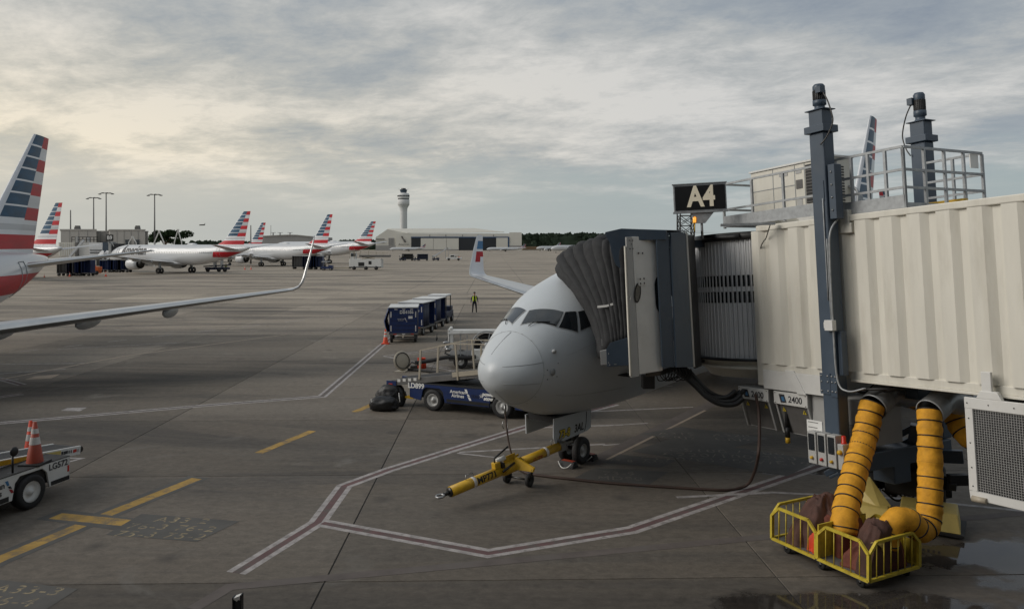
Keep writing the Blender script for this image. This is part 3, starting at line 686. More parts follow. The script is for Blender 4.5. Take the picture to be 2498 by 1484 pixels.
WS = [[(1.425, .05), (1.80, .64), (1.43, .765), (.99, .135)], [(1.83, .665), (2.05, .775), (1.83, 1.08), (1.47, .81)], [(2.09, .80), (2.40, .87), (2.42, 1.11), (1.91, 1.085)]]
for c in WS:
    for sg in (1, -1):
        q = [(x, sg*p) for x, p in c]
        fr = MB().grid(patch(inset(q, -.07), .008, '', ''), 0, True).build('cockpit_window', 'frame', jet, fix=False)
        MB().grid(patch(q, .016, '', ''), 0, True).build('pane', 'glassgrey' if c is WS[0] else 'glass', fr, fix=False)
def seam(pts, r=.006, name='panel_seam', m='seam'):
    P_ = [JF.S(x, p, .002) for x, p in pts]; MB().tube(P_, r, 0, 5).build(name, m, jet)
seam([(.80+.0*k-.12*(k/30 > .5)*((k/30-.5)*2)**1, math.pi*(2*k/60)) for k in range(0, 31)]+[], .0045, 'radome_seam'); seam([(.80-.12*(k/30 > .5)*((k/30-.5)*2), -math.pi*k/30) for k in range(31)], .0045, 'radome_seam')
for a, b_ in (((.78, .0), (.31, -.35)), ((.12, .75), (.80, 1.31)), ((.11, 2.15), (.74, 1.87)), ((.12, -.75), (.80, -1.31)), ((.11, -2.15), (.74, -1.87))):
    pts = []
    z0, z1 = JF.S(*a).z, JF.S(*b_).z
    for k in range(13):
        t = k/12; x = a[0]+(b_[0]-a[0])*t
        if a[1] == 0.0: pts.append((x, a[1]+(b_[1]-a[1])*t)); continue
        z = z0+(z1-z0)*t; c, k_, w_ = JF.prof(x); ph = math.acos(max(-1, min(1, (z-(c+k_)/2)/((c-k_)/2)))); pts.append((x, math.copysign(ph, b_[1])))
    seam(pts, .006, 'diverter_strip')
for k in range(-9, 10):
    if k % 3: MB().ball(JF.S(.80, k*.33, .004), .011, 0, 6).build('fastener', 'seam', jet)
seam([(1.3+.06*k, 2.2) for k in range(40)], .004); seam([(2.6, -math.pi*k/20) for k in range(4, 20)], .004); seam([(x*.1+1.0, 1.37) for x in range(4, 30)], .002)
seam([(x*.12+.15, 3.1) for x in range(0, 14)], .004)
for sg in (1, -1):
    p = JF.S(1.10, sg*1.18); MB().ball(p+Vector((0, -sg*.03, 0)), (.07, .05, .045), 0, 10).build('sensor_blister', 'frame', jet)
    p = JF.S(1.02, sg*1.63); n_ = (p-JF.S(1.02, sg*1.63, -.1)).normalized()
    MB().lathe([(.0, .03), (.07, .025), (.085, 0)], p, n_, 0, 16).build('vane_sensor', 'seam', jet)
    for a, b_ in ((.88, 1.54), (1.16, 1.47), (.90, 1.78), (1.14, 1.75)): MB().ball(JF.S(a, sg*b_), .014, 0, 6).build('vent_port', 'black', jet)
# wipers
for sg in (1, -1):
    a, b_, c = JF.S(1.00, sg*.33, .03), JF.S(1.12, sg*.38, .05), JF.S(1.38, sg*.62, .04)
    w_ = MB().tube([a, b_, c], .010, 0, 6); w_.tube([JF.S(1.17, sg*.40, .035), JF.S(1.42, sg*.73, .035)], .012, 0, 6); w_.build('wiper', 'black', jet)
# side antennas and probes low on the port side
MB().prism([JF.S(3.0, 1.95, 0), JF.S(3.35, 1.95, 0), JF.S(3.4, 1.95, .16), JF.S(3.25, 1.95, .16)], (0, 0, .02)).build('blade_antenna', 'black', jet)
# nose gear
ng = MB(); gx = 3.5
ng.tube([(gx, 0, 1.5), (gx, 0, .36)], .065, 0, 12); ng.tube([(gx, 0, 1.3), (gx, 0, .72)], .085, 1, 12); ng.bar((gx+.02, 0, .5), (gx+.55, 0, 1.45), .07, .07, 0)
ng.tube([(gx, -.20, .36), (gx, .20, .36)], .05, 0, 10); ng.tube([(gx-.12, -.18, .95), (gx-.12, .18, .95)], .05, 1, 10); ng.bar((gx+.1, 0, .62), (gx+.28, 0, .85), .1, .03, 0); ng.bar((gx+.28, 0, .85), (gx+.1, 0, 1.05), .1, .03, 0)
ng.ball((gx-.1, .13, 1.12), .07, 1, 10).ball((gx-.1, -.13, 1.12), .07, 1, 10)
ngo = ng.build('nose_gear', ['darkmetal', 'steel'], jet)
for dy in (-.21, .21): 
    w_ = MB().lathe([(.17, -.08), (.29, -.10), (.33, -.075), (.345, -.03), (.345, .03), (.33, .075), (.29, .10), (.17, .08)], (gx, dy, .345), (0, 1, 0), 0, 32).build('wheel', 'rubber', ngo)
    MB().lathe([(0, -.05), (.05, -.06), (.07, -.02), (.14, -.03), (.175, -.082), (.175, .082), (.14, .03), (.07, .02), (.05, .06), (0, .05)], (gx, dy, .345), (0, 1, 0), 0, 24).build('rim', 'rim', ngo)
for sg in (1, -1):
    y0 = sg*.42; pts = [(1.93, y0, 1.46), (3.66, y0, 1.40), (3.64, y0, .93), (3.45, y0, .88), (2.2, y0, .84), (1.98, y0, .86), (1.92, y0, 1.0)] if sg == -1 else [(1.90, y0, 1.46), (3.6, y0, 1.40), (3.6, y0, 1.0), (1.93, y0, .98)]
    MB().prism(pts, (0, -sg*.03, 0)).build('gear_door', 'silver', jet, bevel=.006)
MB().bb((1.95, -.37, 1.36), (3.6, .37, 1.50)).build('gear_bay', 'black', jet)
T_ = facing((2.38, -.427, 1.02), (1, 0, 0), (0, 0, 1)); text('73-8', .27, 'black', T_, jet, bold=.022, shear=.15); text('73-8', .27, 'printyellow', facing((2.38, -.430, 1.02), (1, 0, 0), (0, 0, 1)), jet, bold=.006, shear=.15)
text('3AL', .27, 'black', facing((3.05, -.427, 1.04), (1, 0, 0), (0, 0, 1)), jet, bold=.004, shear=.2)
MB().tube([(3.42, -.424, 1.38), (3.40, -.424, 1.1), (3.33, -.424, .9)], .008, 0, 5).build('panel_seam', 'black', jet)
# ---------------------------------------------------------------- jet bridge
_o = Vector((6.58, 15.0, 3.14)); _x = Vector((.447, -.894, .0667)).normalized(); _y = Vector((.894, .447, 0)).normalized(); _z = _x.cross(_y)
BM_ = Matrix(((_x.x, _y.x, _z.x, _o.x), (_x.y, _y.y, _z.y, _o.y), (_x.z, _y.z, _z.z, _o.z), (0, 0, 0, 1)))
BI = BM_.inverted()
bridge = thing('jet_bridge', 'cream corrugated boarding bridge docked to the silver jet at gate A4', 'jet bridge', mtx=BM_)
def B(u, v, Y): return BI @ at(u, v, Y)          # a measured point, in the bridge's own frame
TW = 2.45
# corrugated tunnel: near and far walls, roof, floor
def wall(y, sgn, x0, x1, name):
    prof = []; x = x0 - ((x0-.45) % .557) ; x = .45+math.floor((x0-.45)/.557)*.557
    while x < x1+.6:
        prof += [(x-.07, 0), (x, .065), (x+.20, .065), (x+.27, 0)] if False else [(x, .0), (x+.02, .075), (x+.27, .075), (x+.40, .0)]
        x += .557
    prof = [(max(x0, min(x1, a)), d) for a, d in prof if x0-.3 < a < x1+.3]
    rows = [[(a, y-sgn*d, z) for a, d in prof] for z in (.0, 2.93)]
    return MB().grid(rows, 0, False).build(name, 'cream', bridge, fix=False)
wall(0, 1, -2.15, 9.5, 'tunnel_wall'); wall(TW, -1, -2.15, 9.5, 'tunnel_wall')
b = MB(); b.bb((-2.15, -.06, 2.93), (9.5, TW+.06, 3.06)); b.build('tunnel_roof', 'cream', bridge, bevel=.02)
b = MB(); b.bb((-2.15, -.03, -.14), (9.5, .09, .0)); b.bb((-2.15, TW-.09, -.14), (9.5, TW+.03, 0)); b.bb((.18, -.06, -.19), (9.5, .11, -.14)); b.build('bottom_beam', 'cream', bridge, bevel=.008)
MB().bb((-2.15, .1, -.08), (9.5, TW-.1, .03)).build('tunnel_floor', 'offwhite', bridge)
b = MB()
for k in range(9): b.bb((-1.9+k*1.3, .1, -.16), (-1.78+k*1.3, TW-.1, -.083))
b.build('floor_joists', 'offwhite', bridge)
MB().bb((9.35, .05, 0), (9.45, TW-.05, 2.9)).build('tunnel_end', 'offwhite', bridge)
MB().bb((.02, -.10, 2.86), (.36, .02, 3.16)).bb((-.05, -.10, 2.7), (.42, -.0, 2.90)).build('lift_bracket', 'cream', bridge, bevel=.02)
b = MB(); b.bb((-2.15, -.05, -.55), (-.45, .0, -.14)); b.bb((-2.15, .0, -.55), (-2.1, TW, -.14)); b.bb((-.60, .0, -.55), (-.45, TW, -.14)); b.prism([(-1.18, -.07, -.58), (-.95, -.07, -.58), (-1.25, -.07, -.1), (-1.50, -.07, -.1)], (0, .05, 0)); b.build('underframe', 'offwhite', bridge, bevel=.01)
# rotunda with its slatted curtain
RC = (-3.55, 1.45); RR = 1.60
def rp(a, r, z): return (RC[0]+r*math.sin(a), RC[1]-r*math.cos(a), z)   # a=0 faces the near side, + towards the terminal
MB().lathe([(RR-.14, .05), (RR-.14, 2.8)], (RC[0], RC[1], 0), (0, 0, 1), 0, 64).build('rotunda_core', 'black', bridge)
b = MB(); b.lathe([(.1, 2.80), (RR+.04, 2.80), (RR+.06, 2.84), (RR+.06, 2.98), (.1, 3.02)], (RC[0], RC[1], 0), (0, 0, 1), 0, 64); b.build('rotunda_roof', 'darkmetal', bridge)
b = MB(); b.lathe([(.1, -.42), (RR-.25, -.42), (RR-.05, -.18), (RR+.10, -.18), (RR+.10, -.13), (RR+.02, -.13), (RR+.02, -.02), (RR+.14, -.02), (RR+.14, .02), (.1, .02)], (RC[0], RC[1], 0), (0, 0, 1), 0, 72, sm=False); b.build('rotunda_floor', 'cream', bridge)
MB().lathe([(RR+.02, .02), (RR+.16, .0), (RR+.165, .035), (RR+.02, .05)], (RC[0], RC[1], 0), (0, 0, 1), 0, 64).build('track_rail', 'black', bridge)
sw = .112; da = sw/RR; slat = None; clip = None
for k in range(46):
    a = R(50)-k*da
    if a < R(-118): break
    if slat is None:
        w2 = sw/2-.004; pr = [(-w2, 0), (-w2+.012, -.030), (-w2+.030, -.034), (-w2+.045, -.012), (w2-.02, -.012), (w2, -.002)]
        s_ = MB().grid([[(p, q, .05) for p, q in pr], [(p, q, 2.80) for p, q in pr]], 0, False); slat = s_.mesh('slat', ['slatgrey'], fix=False)
        g_ = [(-w2+.046, -.0125), (w2-.012, -.0125)]
        pane = MB()
        pane.bb((-w2+.044, -.020, 0), (w2-.006, -.014, .26)); pane = pane.mesh('window_pane', ['glass'])
        clip = MB().bb((-w2+.04, -.03, 0), (w2-.03, -.014, .035)).mesh('slat_clip', ['slatgrey'])
    o = bpy.data.objects.new('slat', slat); COL.objects.link(o); o.parent = bridge
    x, y, z = rp(a, RR-.02, 0); o.location = (x, y, 0); o.rotation_euler = (0, 0, a); WM[o.name] = BM_.copy()
    if 3 <= k <= 24:
        for zz in (1.34, 1.72):
            q = bpy.data.objects.new('window_pane', pane); COL.objects.link(q); q.parent = o; q.location = (0, 0, zz)
            q = bpy.data.objects.new('slat_clip', clip); COL.objects.link(q); q.parent = o; q.location = (0, 0, zz+.26)
# top track cover bar and cable on the tunnel front
b = MB(); b.tube([rp(R(a), RR+.05, 2.87) for a in range(-60, 31, 5)], .075, 0, 8); b.build('curtain_track', 'black', bridge)
b = MB(); b.bar(B(1757, 549, 16.6), B(1890, 545, 16.4), .12, .05); b.build('gutter', 'galv', bridge)
MB().tube(smooth([B(1878, 548, 16.4), B(1868, 580, 16.7), B(1862, 588, 16.75), B(1856, 600, 16.9), B(1854, 615, 17)]), .012, 0, 6).build('cable', 'black', bridge)
b = MB(); b.bb((-2.36, .0, -.5), (-2.152, .5, 2.95)); b.build('corner_post', 'cream', bridge, bevel=.01)
# cab: walls as folded panels, each with thickness, in the bridge's frame
def vpanel(name, m, ul, ur, Yl, Yr, vtl, vtr, vbl, vbr, ubl=None, ubr=None, th=.05, bev=.006):
    a, b_, c, d = B(ul, vtl, Yl), B(ur, vtr, Yr), B(ubr, vbr, Yr), B(ubl, vbl, Yl)
    n = (b_-a).cross(d-a).normalized()
    if n.y < 0: n = -n
    return MB().prism([a, b_, c, d], n*th).build(name, m, bridge, bevel=bev)
vpanel('cab_corner_panel', 'cabgrey', 1527, 1541, 15.95, 16.0, 578, 577, 920, 917, 1540, 1559.5)
vpanel('cab_edge_trim', 'cream', 1523.5, 1526.8, 15.93, 15.94, 600, 600, 916, 919, 1537, 1540)
vpanel('cab_door', 'offwhite', 1541.5, 1604, 16.0, 16.2, 577, 575, 912, 903, 1560, 1616)
vpanel('cab_side_panel', 'slate', 1600, 1631, 16.05, 16.15, 566, 567, 895, 895, 1616, 1645)
vpanel('cab_side_panel', 'slate', 1631.5, 1667, 16.16, 16.45, 567, 568, 895, 893.5, 1645.5, 1686)
vpanel('cab_post', 'cabgrey', 1668, 1672, 16.45, 16.5, 568, 568, 894, 894, 1686.5, 1690.5)
vpanel('cab_gap_shade', 'black', 1672, 1688, 16.6, 17.6, 573, 574, 898, 892, 1691, 1706)  # shade of the open gap beside the curtain, put in as a black sheet
# oval window in the door, side window, bolts
def disc(u, v, Y, w, h, m, name, n=32, dy=0, par=None, off=0.0):
    pts = []
    c = B(u, v, Y); 
    for k in range(n):
        a = 2*math.pi*k/n; pts.append(c+Vector((w*math.cos(a), -off, h*math.sin(a))))
    return MB().prism(pts, (0, -.03, 0)).build(name, m, par or bridge)
# the door is set at an angle; place its ports on its own plane
def plane_pt(u, v, Q, off):
    n = (Q[1]-Q[0]).cross(Q[2]-Q[0]).normalized(); n = -n if n.y > 0 else n
    e = BI @ Vector((0, 0, H)); d = (B(u, v, 10)-e); t = (Q[0]-e).dot(n)/d.dot(n); return e+d*t+n*off
DOORQ = [B(1541.5, 577, 16.0), B(1604, 575, 16.2), B(1560, 912, 16.0)]; CORQ = [B(1527, 578, 15.95), B(1541, 577, 16.0), B(1540, 920, 15.95)]
def on_panel(u, v, Yl, Yr, ul, ur, off=.0): return plane_pt(u, v, CORQ if ur == 1545 else DOORQ, off)
wn = []
for k in range(32):
    a = 2*math.pi*k/32; wn.append(on_panel(1553+7.5*math.cos(a)+2*math.sin(a), 714-24*math.sin(a), 16.0, 16.2, 1545, 1604, .012))
w_ = MB().prism(wn, (0, .02, 0)).build('oval_window', 'black', bridge)
wn2 = [on_panel(1554+5.4*math.cos(2*math.pi*k/32)+1.8*math.sin(2*math.pi*k/32), 714-20*math.sin(2*math.pi*k/32), 16.0, 16.2, 1545, 1604, .020) for k in range(32)]
MB().poly(wn2).build('pane', 'glass', w_, fix=False)
wn = [on_panel(u, v, 16.0, 16.2, 1545, 1604, .018) for u, v in ((1604, 672), (1601, 674), (1597, 682), (1595, 692), (1598, 738), (1600, 750), (1604, 758), (1609, 762), (1613, 762), (1609, 672))]
MB().prism(wn, (0, .03, 0)).build('side_window', 'glass', bridge)
for u, v in ((1551, 582), (1543, 586), (1547, 601), (1544, 605)): pass
for (u, v) in ((1529+4, 586), (1540, 586), (1534, 606), (1541, 606), (1537, 595)): MB().ball(on_panel(u+2, v, 15.95, 16.0, 1530, 1545, .01), (.014, .01, .014), 0, 8).build('bolt', 'darkmetal', bridge)
pt = MB().prism([on_panel(u, v, 16.0, 16.2, 1545, 1604, .015) for u, v in ((1556, 675), (1573, 674), (1573, 695), (1556, 697))], (0, .02, 0)).build('bolt_plate', 'offwhite', bridge)
for (u, v) in ((1560, 680), (1569, 679), (1561, 691), (1570, 690), (1556, 617), (1566, 617)): MB().ball(on_panel(u, v, 16.0, 16.2, 1545, 1604, .02), (.022, .012, .022), 0, 8).build('bolt', 'darkmetal', bridge)
# cab body behind the panels: floor, roof, far wall
CX = Vector((.60, .80, 0)); CY = Vector((.80, -.60, 0))           # along the fuselage (away), and out from it
def cabpt(a, o, z): p = Vector((2.52, 16.1, 0))+CX*a+CY*o; return Vector((p.x, p.y, z))
b = MB(); b.prism([cabpt(0.45, 0.12, 2.78), cabpt(3.6, 0, 2.78), cabpt(3.6, .3, 2.78), cabpt(2.0, .3, 2.78), cabpt(.8, .3, 2.78)], (0, 0, .12)); b.build('cab_floor', 'darkmetal', bridge, world=True)
b = MB(); b.prism([cabpt(0.1, 0.05, 5.55), cabpt(3.6, 0, 5.55), cabpt(3.6, .3, 5.58), cabpt(2.0, .3, 5.60), cabpt(.6, .25, 5.58)], (0, 0, .15)); b.build('cab_roof', 'slate', bridge, world=True)
b = MB(); b.prism([cabpt(3.6, 0, 2.7), cabpt(3.6, .9, 2.7), cabpt(3.6, .9, 5.6), cabpt(3.6, 0, 5.6)], CX*.08); b.build('cab_far_wall', 'offwhite', bridge, world=True)
# slate hood over the canopy and the lower guard
hood = [at(u, v, 16.05) for u, v in ((1475, 566), (1478, 577), (1486, 590), (1490, 610), (1496, 632), (1502, 646), (1514, 656), (1536, 655), (1531, 590), (1531, 586), (1624, 584), (1624, 561), (1515, 557))]
MB().prism(hood, (.03, .05, 0)).build('hood_panel', 'slate', bridge, world=True, bevel=.006)
top = [at(u, v, 16.06) for u, v in ((1476, 567), (1515, 557.5), (1624, 561))]
b = MB(); b.grid([[p for p in top], [p+CX*3.3+Vector((0, 0, .02)) for p in top]], 0, False); b.grid([[p-Vector((0, 0, .04)) for p in top], [p+CX*3.3-Vector((0, 0, .02)) for p in top]], 0, False); b.build('hood_roof', 'slate', bridge, world=True, fix=False)
MB().prism([at(u, v, 15.97) for u, v in ((1478, 852), (1487, 836), (1535, 821), (1540, 890), (1480, 894))], (.06, .09, 0)).build('lower_guard', 'slate', bridge, world=True, bevel=.006)
for u, v in ((1484, 884), (1487, 889), (1499, 888), (1502, 888), (1484, 862)): MB().ball(at(u, v, 15.95), .012, 0, 6).build('rivet', 'steel', bridge, world=True)
MB().prism([at(u, v, 16.15) for u, v in ((1462, 855), (1479, 852), (1482, 889), (1465, 890))], (.1, .15, 0)).build('bumper_pad', 'cabgrey', bridge, world=True, bevel=.01)
# fabric canopy: pleats fanning from the cab front to the fuselage
fus_edge = [(2.30, 1.62), (2.31, 1.40), (2.33, 1.12), (2.37, .86), (2.42, .64), (2.56, .42), (2.78, .18), (3.02, 0.0)]
edge0 = [JT @ JF.S(x, p, .05) for x, p in fus_edge]
NP = 9
tops = [(1365, 657, 19.05), (1366, 648, 18.85), (1383, 632, 18.5), (1404, 621, 18.1), (1426, 611, 17.7), (1448, 600, 17.2), (1469, 591, 16.8), (1492, 600, 16.5), (1510, 600, 16.25), (1528, 600, 16.05)]
bots = [(1463, 857, 17.3), (1478, 868, 17.0), (1482, 862, 16.85), (1487, 850, 16.7), (1494, 842, 16.55), (1502, 838, 16.45), (1511, 834, 16.35), (1519, 830, 16.25), (1527, 826, 16.15), (1535, 822, 16.05)]
NPTS = 16
cols = []
e0 = [edge0[0]+(edge0[0]-edge0[1])*.2]+edge0
def lerp_path(P_, n):
    L_ = [0]
    for i in range(1, len(P_)): L_.append(L_[-1]+(P_[i]-P_[i-1]).length)
    out = []
    for k in range(n+1):
        t = L_[-1]*k/n; i = max(j for j in range(len(L_)) if L_[j] <= t+1e-9); i = min(i, len(P_)-2)
        f_ = (t-L_[i])/(L_[i+1]-L_[i]); out.append(P_[i].lerp(P_[i+1], f_))
    return out
A0 = lerp_path(edge0, NPTS)
rnd = random.Random(3)
fold = []
for i in range(NP+1):
    t_, b_ = at(*tops[i]), at(*bots[i])
    if i == 0: base = A0
    else:
        w = i/NP; base = []
        for k in range(NPTS+1):
            s_ = k/NPTS; base.append(b_.lerp(t_, s_)+(A0[k]-A0[0].lerp(A0[-1], s_))*(1-w)**1.3)
    fold.append(base)
out = Vector((.35, -.93, .08)).normalized()
from mathutils import noise as mn
# black sheet set back behind the pleats, so the gaps between read as shade
rows = []
for f_ in fold:
    c = [q-out*.16 for q in f_]; tail = [c[-1]+CX*d-Vector((0, 0, .05)) for d in (.3, 1.2, 3.2)]; rows.append(c+tail+[tail[-1]-Vector((0, 0, 1.2))])
MB().grid(rows, 0, True).build('canopy_backing', 'black', bridge, world=True, fix=False, solid=.01)
# pleats: stuffed folds of fabric running from the lower guard over the top
NW = 20
for i in range(NP):
    ctr = [fold[i][k].lerp(fold[i+1][k], .5) for k in range(NPTS+1)]; wid = [(fold[i+1][k]-fold[i][k]) for k in range(NPTS+1)]
    rise = (.06, .10, .11, .10, .09, .07, 0, 0, 0)[i]
    top = ctr[-1]; up = Vector((0, 0, 1)); wl = wid[-1]
    path = ctr[:-1]+[top+up*rise*.6, top+up*rise+CX*.10, top+up*rise*.9+CX*.4, top+up*rise*.7+CX*1.2, top+up*rise*.5+CX*2.2, top+CX*3.2]
    wid = wid[:-1]+[wl]*6; rings = []
    for k, c in enumerate(path):
        tg = (path[min(k+1, len(path)-1)]-path[max(k-1, 0)]).normalized(); w = wid[k]-tg*wid[k].dot(tg); hw = max(.03, w.length*.50); w = w.normalized(); nn = tg.cross(w).normalized()
        if (k == 0 and nn.dot(out) < 0) or (k and nn.dot(pn) < 0): nn = -nn
        pn = nn
        s_ = min(1, k/NPTS); dep = .09+.06*s_; ring = []
        for q in range(NW):
            a = 2*math.pi*q/NW; m_ = mn.noise(Vector((i*3.7+math.cos(a)*.7, k*.42, math.sin(a)*.7)))
            ring.append(c+w*math.cos(a)*hw*(1+.05*m_)+nn*(math.copysign(abs(math.sin(a))**1.7, math.sin(a))*dep*1.15*(1+.12*m_)-.02)+nn*(.022*mn.noise(Vector((i*5+math.cos(a)*2.2, k*.9, 3)))))
        rings.append(ring)
    b = MB(); b.grid(rings, 0, True, True); b.poly(rings[0]); b.poly(rings[-1]); b.build('pleat', 'canvas', bridge, world=True)
# stiff lip where it meets the crown, strap, tag
MB().tube([p+out*.02 for p in A0], .035, 0, 8).build('canopy_edge', 'canvas', bridge, world=True)
MB().prism([JT @ JF.S(2.85, .05, .03), JT @ JF.S(2.72, .30, .03), JT @ JF.S(3.2, .30, .06), JT @ JF.S(3.2, -.05, .06)], (0, 0, .05)).build('canopy_lip', 'canvas', bridge, world=True)
sp_ = [at(1442, 748, 17.0)+out*.30, at(1458, 746, 16.9)+out*.40, at(1478, 740, 16.75)+out*.42, at(1500, 733, 16.5)+out*.42, at(1518, 728, 16.25)+out*.34, at(1534, 724, 16.0)+out*.04]
for i in range(len(sp_)-1): pass
MB().grid([[p+Vector((0, 0, .024)) for p in sp_], [p-Vector((0, 0, .024)) for p in sp_]], 0, False).build('canopy_strap', 'cabgrey', bridge, world=True, fix=False, solid=.01)
MB().prism([at(u, v, 16.85) for u, v in ((1466, 826), (1469, 825), (1471, 841), (1468, 842))], (.02, .03, 0)).build('care_tag', 'white', bridge, world=True)
# lift columns
def column(y, name, cyl_x, ms):
    c = MB(); c.bb((-.175, y-.15, -1.60), (.175, y+.15, 4.72)); o = c.build(name, 'slate', bridge, bevel=.03)
    k = MB(); k.bb((-.24, y-.21, 4.72), (.24, y+.21, 4.86)); k.bb((-.165, y-.14, 4.86), (.165, y+.14, 5.17)); k.bb((-.23, y-.18, 5.17), (.23, y+.18, 5.19)); k.build('column_cap', 'slate', o, bevel=.008)
    k = MB(); k.lathe([(.14, 5.19), (.10, 5.24), (.10, 5.30), (.13, 5.32), (.13, 5.44), (.115, 5.45), (.115, 5.70), (.118, 5.72), (.118, 5.82), (.09, 5.87), (0, 5.88)], (0, y, 0), (0, 0, 1), [0, 0, 0, 0, 1, 1, 0, 0, 0, 0], 24); k.bb((cyl_x-.06, y-.17, 5.60), (cyl_x+.06, y-.03, 5.76))
    for q in range(24):
        a = 2*math.pi*q/24; k.bar((.118*math.cos(a), y+.118*math.sin(a), 5.46), (.118*math.cos(a), y+.118*math.sin(a), 5.70), .012, .008, 1)
    for v in k.v: v.z = 5.19+(v.z-5.19)*ms
    k.build('lift_motor', ['slate', 'black'], o)
    MB().tube(smooth([(cyl_x, y-.1, 5.60), (cyl_x*2.2, y-.1, 5.35), (cyl_x*3.0, y-.1, 5.05), (cyl_x*3.1, y-.1, 4.85), (cyl_x*2.2, y-.15, 4.6), (cyl_x*1.2, y-.2, 4.45)]), .014, 0, 8).build('motor_cable', 'darkmetal', o)
    return o
c1 = column(-.30, 'lift_column', .12, .76); c2 = column(2.78, 'lift_column', -.12, .92)
b = MB(); b.bb((.03, -.465, 3.35), (.13, -.451, 3.75)); b.build('switch_box', 'slate', c1)
MB().tube(smooth([(.10, -.47, 3.4), (.10, -.47, 1.4)]), .013, 0, 8).tube(smooth([(.26, -.25, 3.0), (.22, -.44, 2.75), (.20, -.48, 2.3), (.19, -.48, 1.0), (.22, -.48, -.1), (.42, -.45, -.32), (.7, -.3, -.25)]), .018, 0, 8).tube(smooth([(.15, -.475, 2.6), (.15, -.475, 1.0)]), .013, 0, 8).build('conduit', 'galv', c1)
MB().bb((.05, -.56, .82), (.24, -.451, 1.02)).bb((.0, -.52, .86), (.05, -.451, .98)).build('junction_box', 'offwhite', c1, bevel=.006)
b = MB(); b.bb((-.20, -.475, -.42), (.04, -.451, -.02)); b.bb((.05, -.475, -.46), (.20, -.451, -.05)); b.build('mounting_plate', 'slate', c1)
for x in (-.16, -.01, .09, .17):
    for z in (-.36, -.18, -.07): MB().ball((x, -.48, z), (.02, .014, .02), 0, 8).build('bolt', 'steel', c1)
MB().bb((.19, -.40, 2.98), (.35, -.20, 4.05)).build('guide_rail', 'slate', c1, bevel=.01); MB().bb((.19, -.38, -.05), (.28, -.22, .80)).build('guide_rail', 'slate', c1, bevel=.01)
for z in (3.15, 3.4, 3.65, 3.9): MB().ball((.27, -.41, z), (.02, .014, .02), 0, 8).build('bolt', 'steel', c1)
# electrical panels at the column foot
b = MB(); b.bb((-.60, -.46, -1.78), (-.22, -.44, -.98)); b.build('notice_board', 'white', c1)
for z in (-1.02, -1.12, -1.20, -1.28, -1.5, -1.6): MB().bb((-.56, -.464, z-.006), (-.30-.06*abs(math.sin(z*9)), -.461, z+.006)).build('print_line', 'printdark', c1)
for k in range(3):
    x = -.42+k*.235; q = MB().bb((x, -.66, -1.78), (x+.20, -.47, -1.16)).build('switch_cabinet', 'cabgrey', c1, bevel=.012)
for k in range(3):
    x = -.42+k*.235; MB().bb((x+.03, -.675, -1.52), (x+.17, -.662, -1.20)).build('cabinet_window', 'glass', c1, bevel=.005); MB().lathe([(.03, 0), (.03, .04), (.02, .05), (0, .05)], (x+.10, -.66, -1.66), (0, -1, 0), 0, 14).build('rotary_switch', 'yellow' if k != 1 else 'redpaint', c1)
MB().bb((.29, -.66, -1.78), (.42, -.47, -1.30)).build('switch_cabinet', 'cabgrey', c1, bevel=.012)
MB().lathe([(.045, 0), (.045, .05), (.03, .07), (0, .07)], (.36, -.66, -1.45), (0, -1, 0), 0, 16).build('stop_button', 'yellow', c1)
MB().lathe([(.05, 0), (.05, .03), (.042, .04), (.042, .13), (.03, .15), (0, .15)], (.36, -.56, -1.30), (0, 0, 1), 0, 16).build('warning_lamp', 'redlamp', c1)
# elevator cross beam, wheel bogie
b = MB(); b.bb((-.25, -.3, -1.95), (.25, 2.78, -1.60)); b.bar((0, 1.2, -1.9), (0, 1.2, -2.3), .5, .5); b.build('cross_beam', 'slate', bridge, bevel=.02)
b = MB(); b.bb((.3, .9, -.55), (.9, 1.7, -.12)); b.build('tunnel_bracket', 'slate', bridge)
# ---- bogie in world space, wheels on the ground
bc = Vector((8.3, 16.1, 0)); bx = Vector((.86, -.50, 0)).normalized(); by = Vector((.50, .86, 0)).normalized()
def bg(a, o, z): return bc+bx*a+by*o+Vector((0, 0, z))
BT = Matrix.Translation(bc) @ Matrix.Rotation(math.atan2(bx.y, bx.x), 4, 'Z')
bog = MB(); bog.box((0, 0, .95), (1.3, .7, .5)); bog.tube([(0, 0, .7), (0, 0, 1.5)], .25, 0, 16); bog.tube([(-.9, 0, .52), (.9, 0, .52)], .11, 0, 12); bog.box((.2, -.45, .75), (1.0, .3, .5))
b_ = MB(); b_.v = [BT @ v for v in bog.v]; b_.f, b_.m, b_.s = bog.f, bog.m, bog.s; bogo = b_.build('wheel_bogie', 'black', bridge, world=True, bevel=.015)
for a in (-.62, .62):
    wheel(.52, .34, bg(a, 0, .52), bx, bogo, world=True, rimr=.5)
b = MB(); b.bar(bg(-1.5, -.3, .62), bg(.2, -.35, 1.85), .07, .12); b.bar(bg(-1.4, -.36, .58), bg(.3, -.4, 1.72), .05, .06); b.bar(bg(-1.1, .1, 1.05), bg(1.1, .05, 1.28), .16, .26); b.bar(bg(.2, -.3, 1.2), bg(.3, -.3, 1.9), .3, .3); b.build('bogie_arm', 'slate', bogo, world=True, bevel=.01)
b = MB(); rr = random.Random(9)
for k in range(16): b.box(bg(rr.uniform(-1.1, 1.0), rr.uniform(-.5, .3), rr.uniform(.35, 1.15)), (rr.uniform(.1, .4), rr.uniform(.1, .3), rr.uniform(.08, .3)), 0, rr.random())
for k in range(6): a_ = bg(rr.uniform(-1.1, 0), -.5, rr.uniform(.4, 1.1)); b.tube(smooth([a_, a_+Vector((.3, -.1, -.2)), a_+Vector((.7, .1, .1))]), .022, 0, 6)
b.build('drive_gear', 'black', bogo, world=True, bevel=.01)
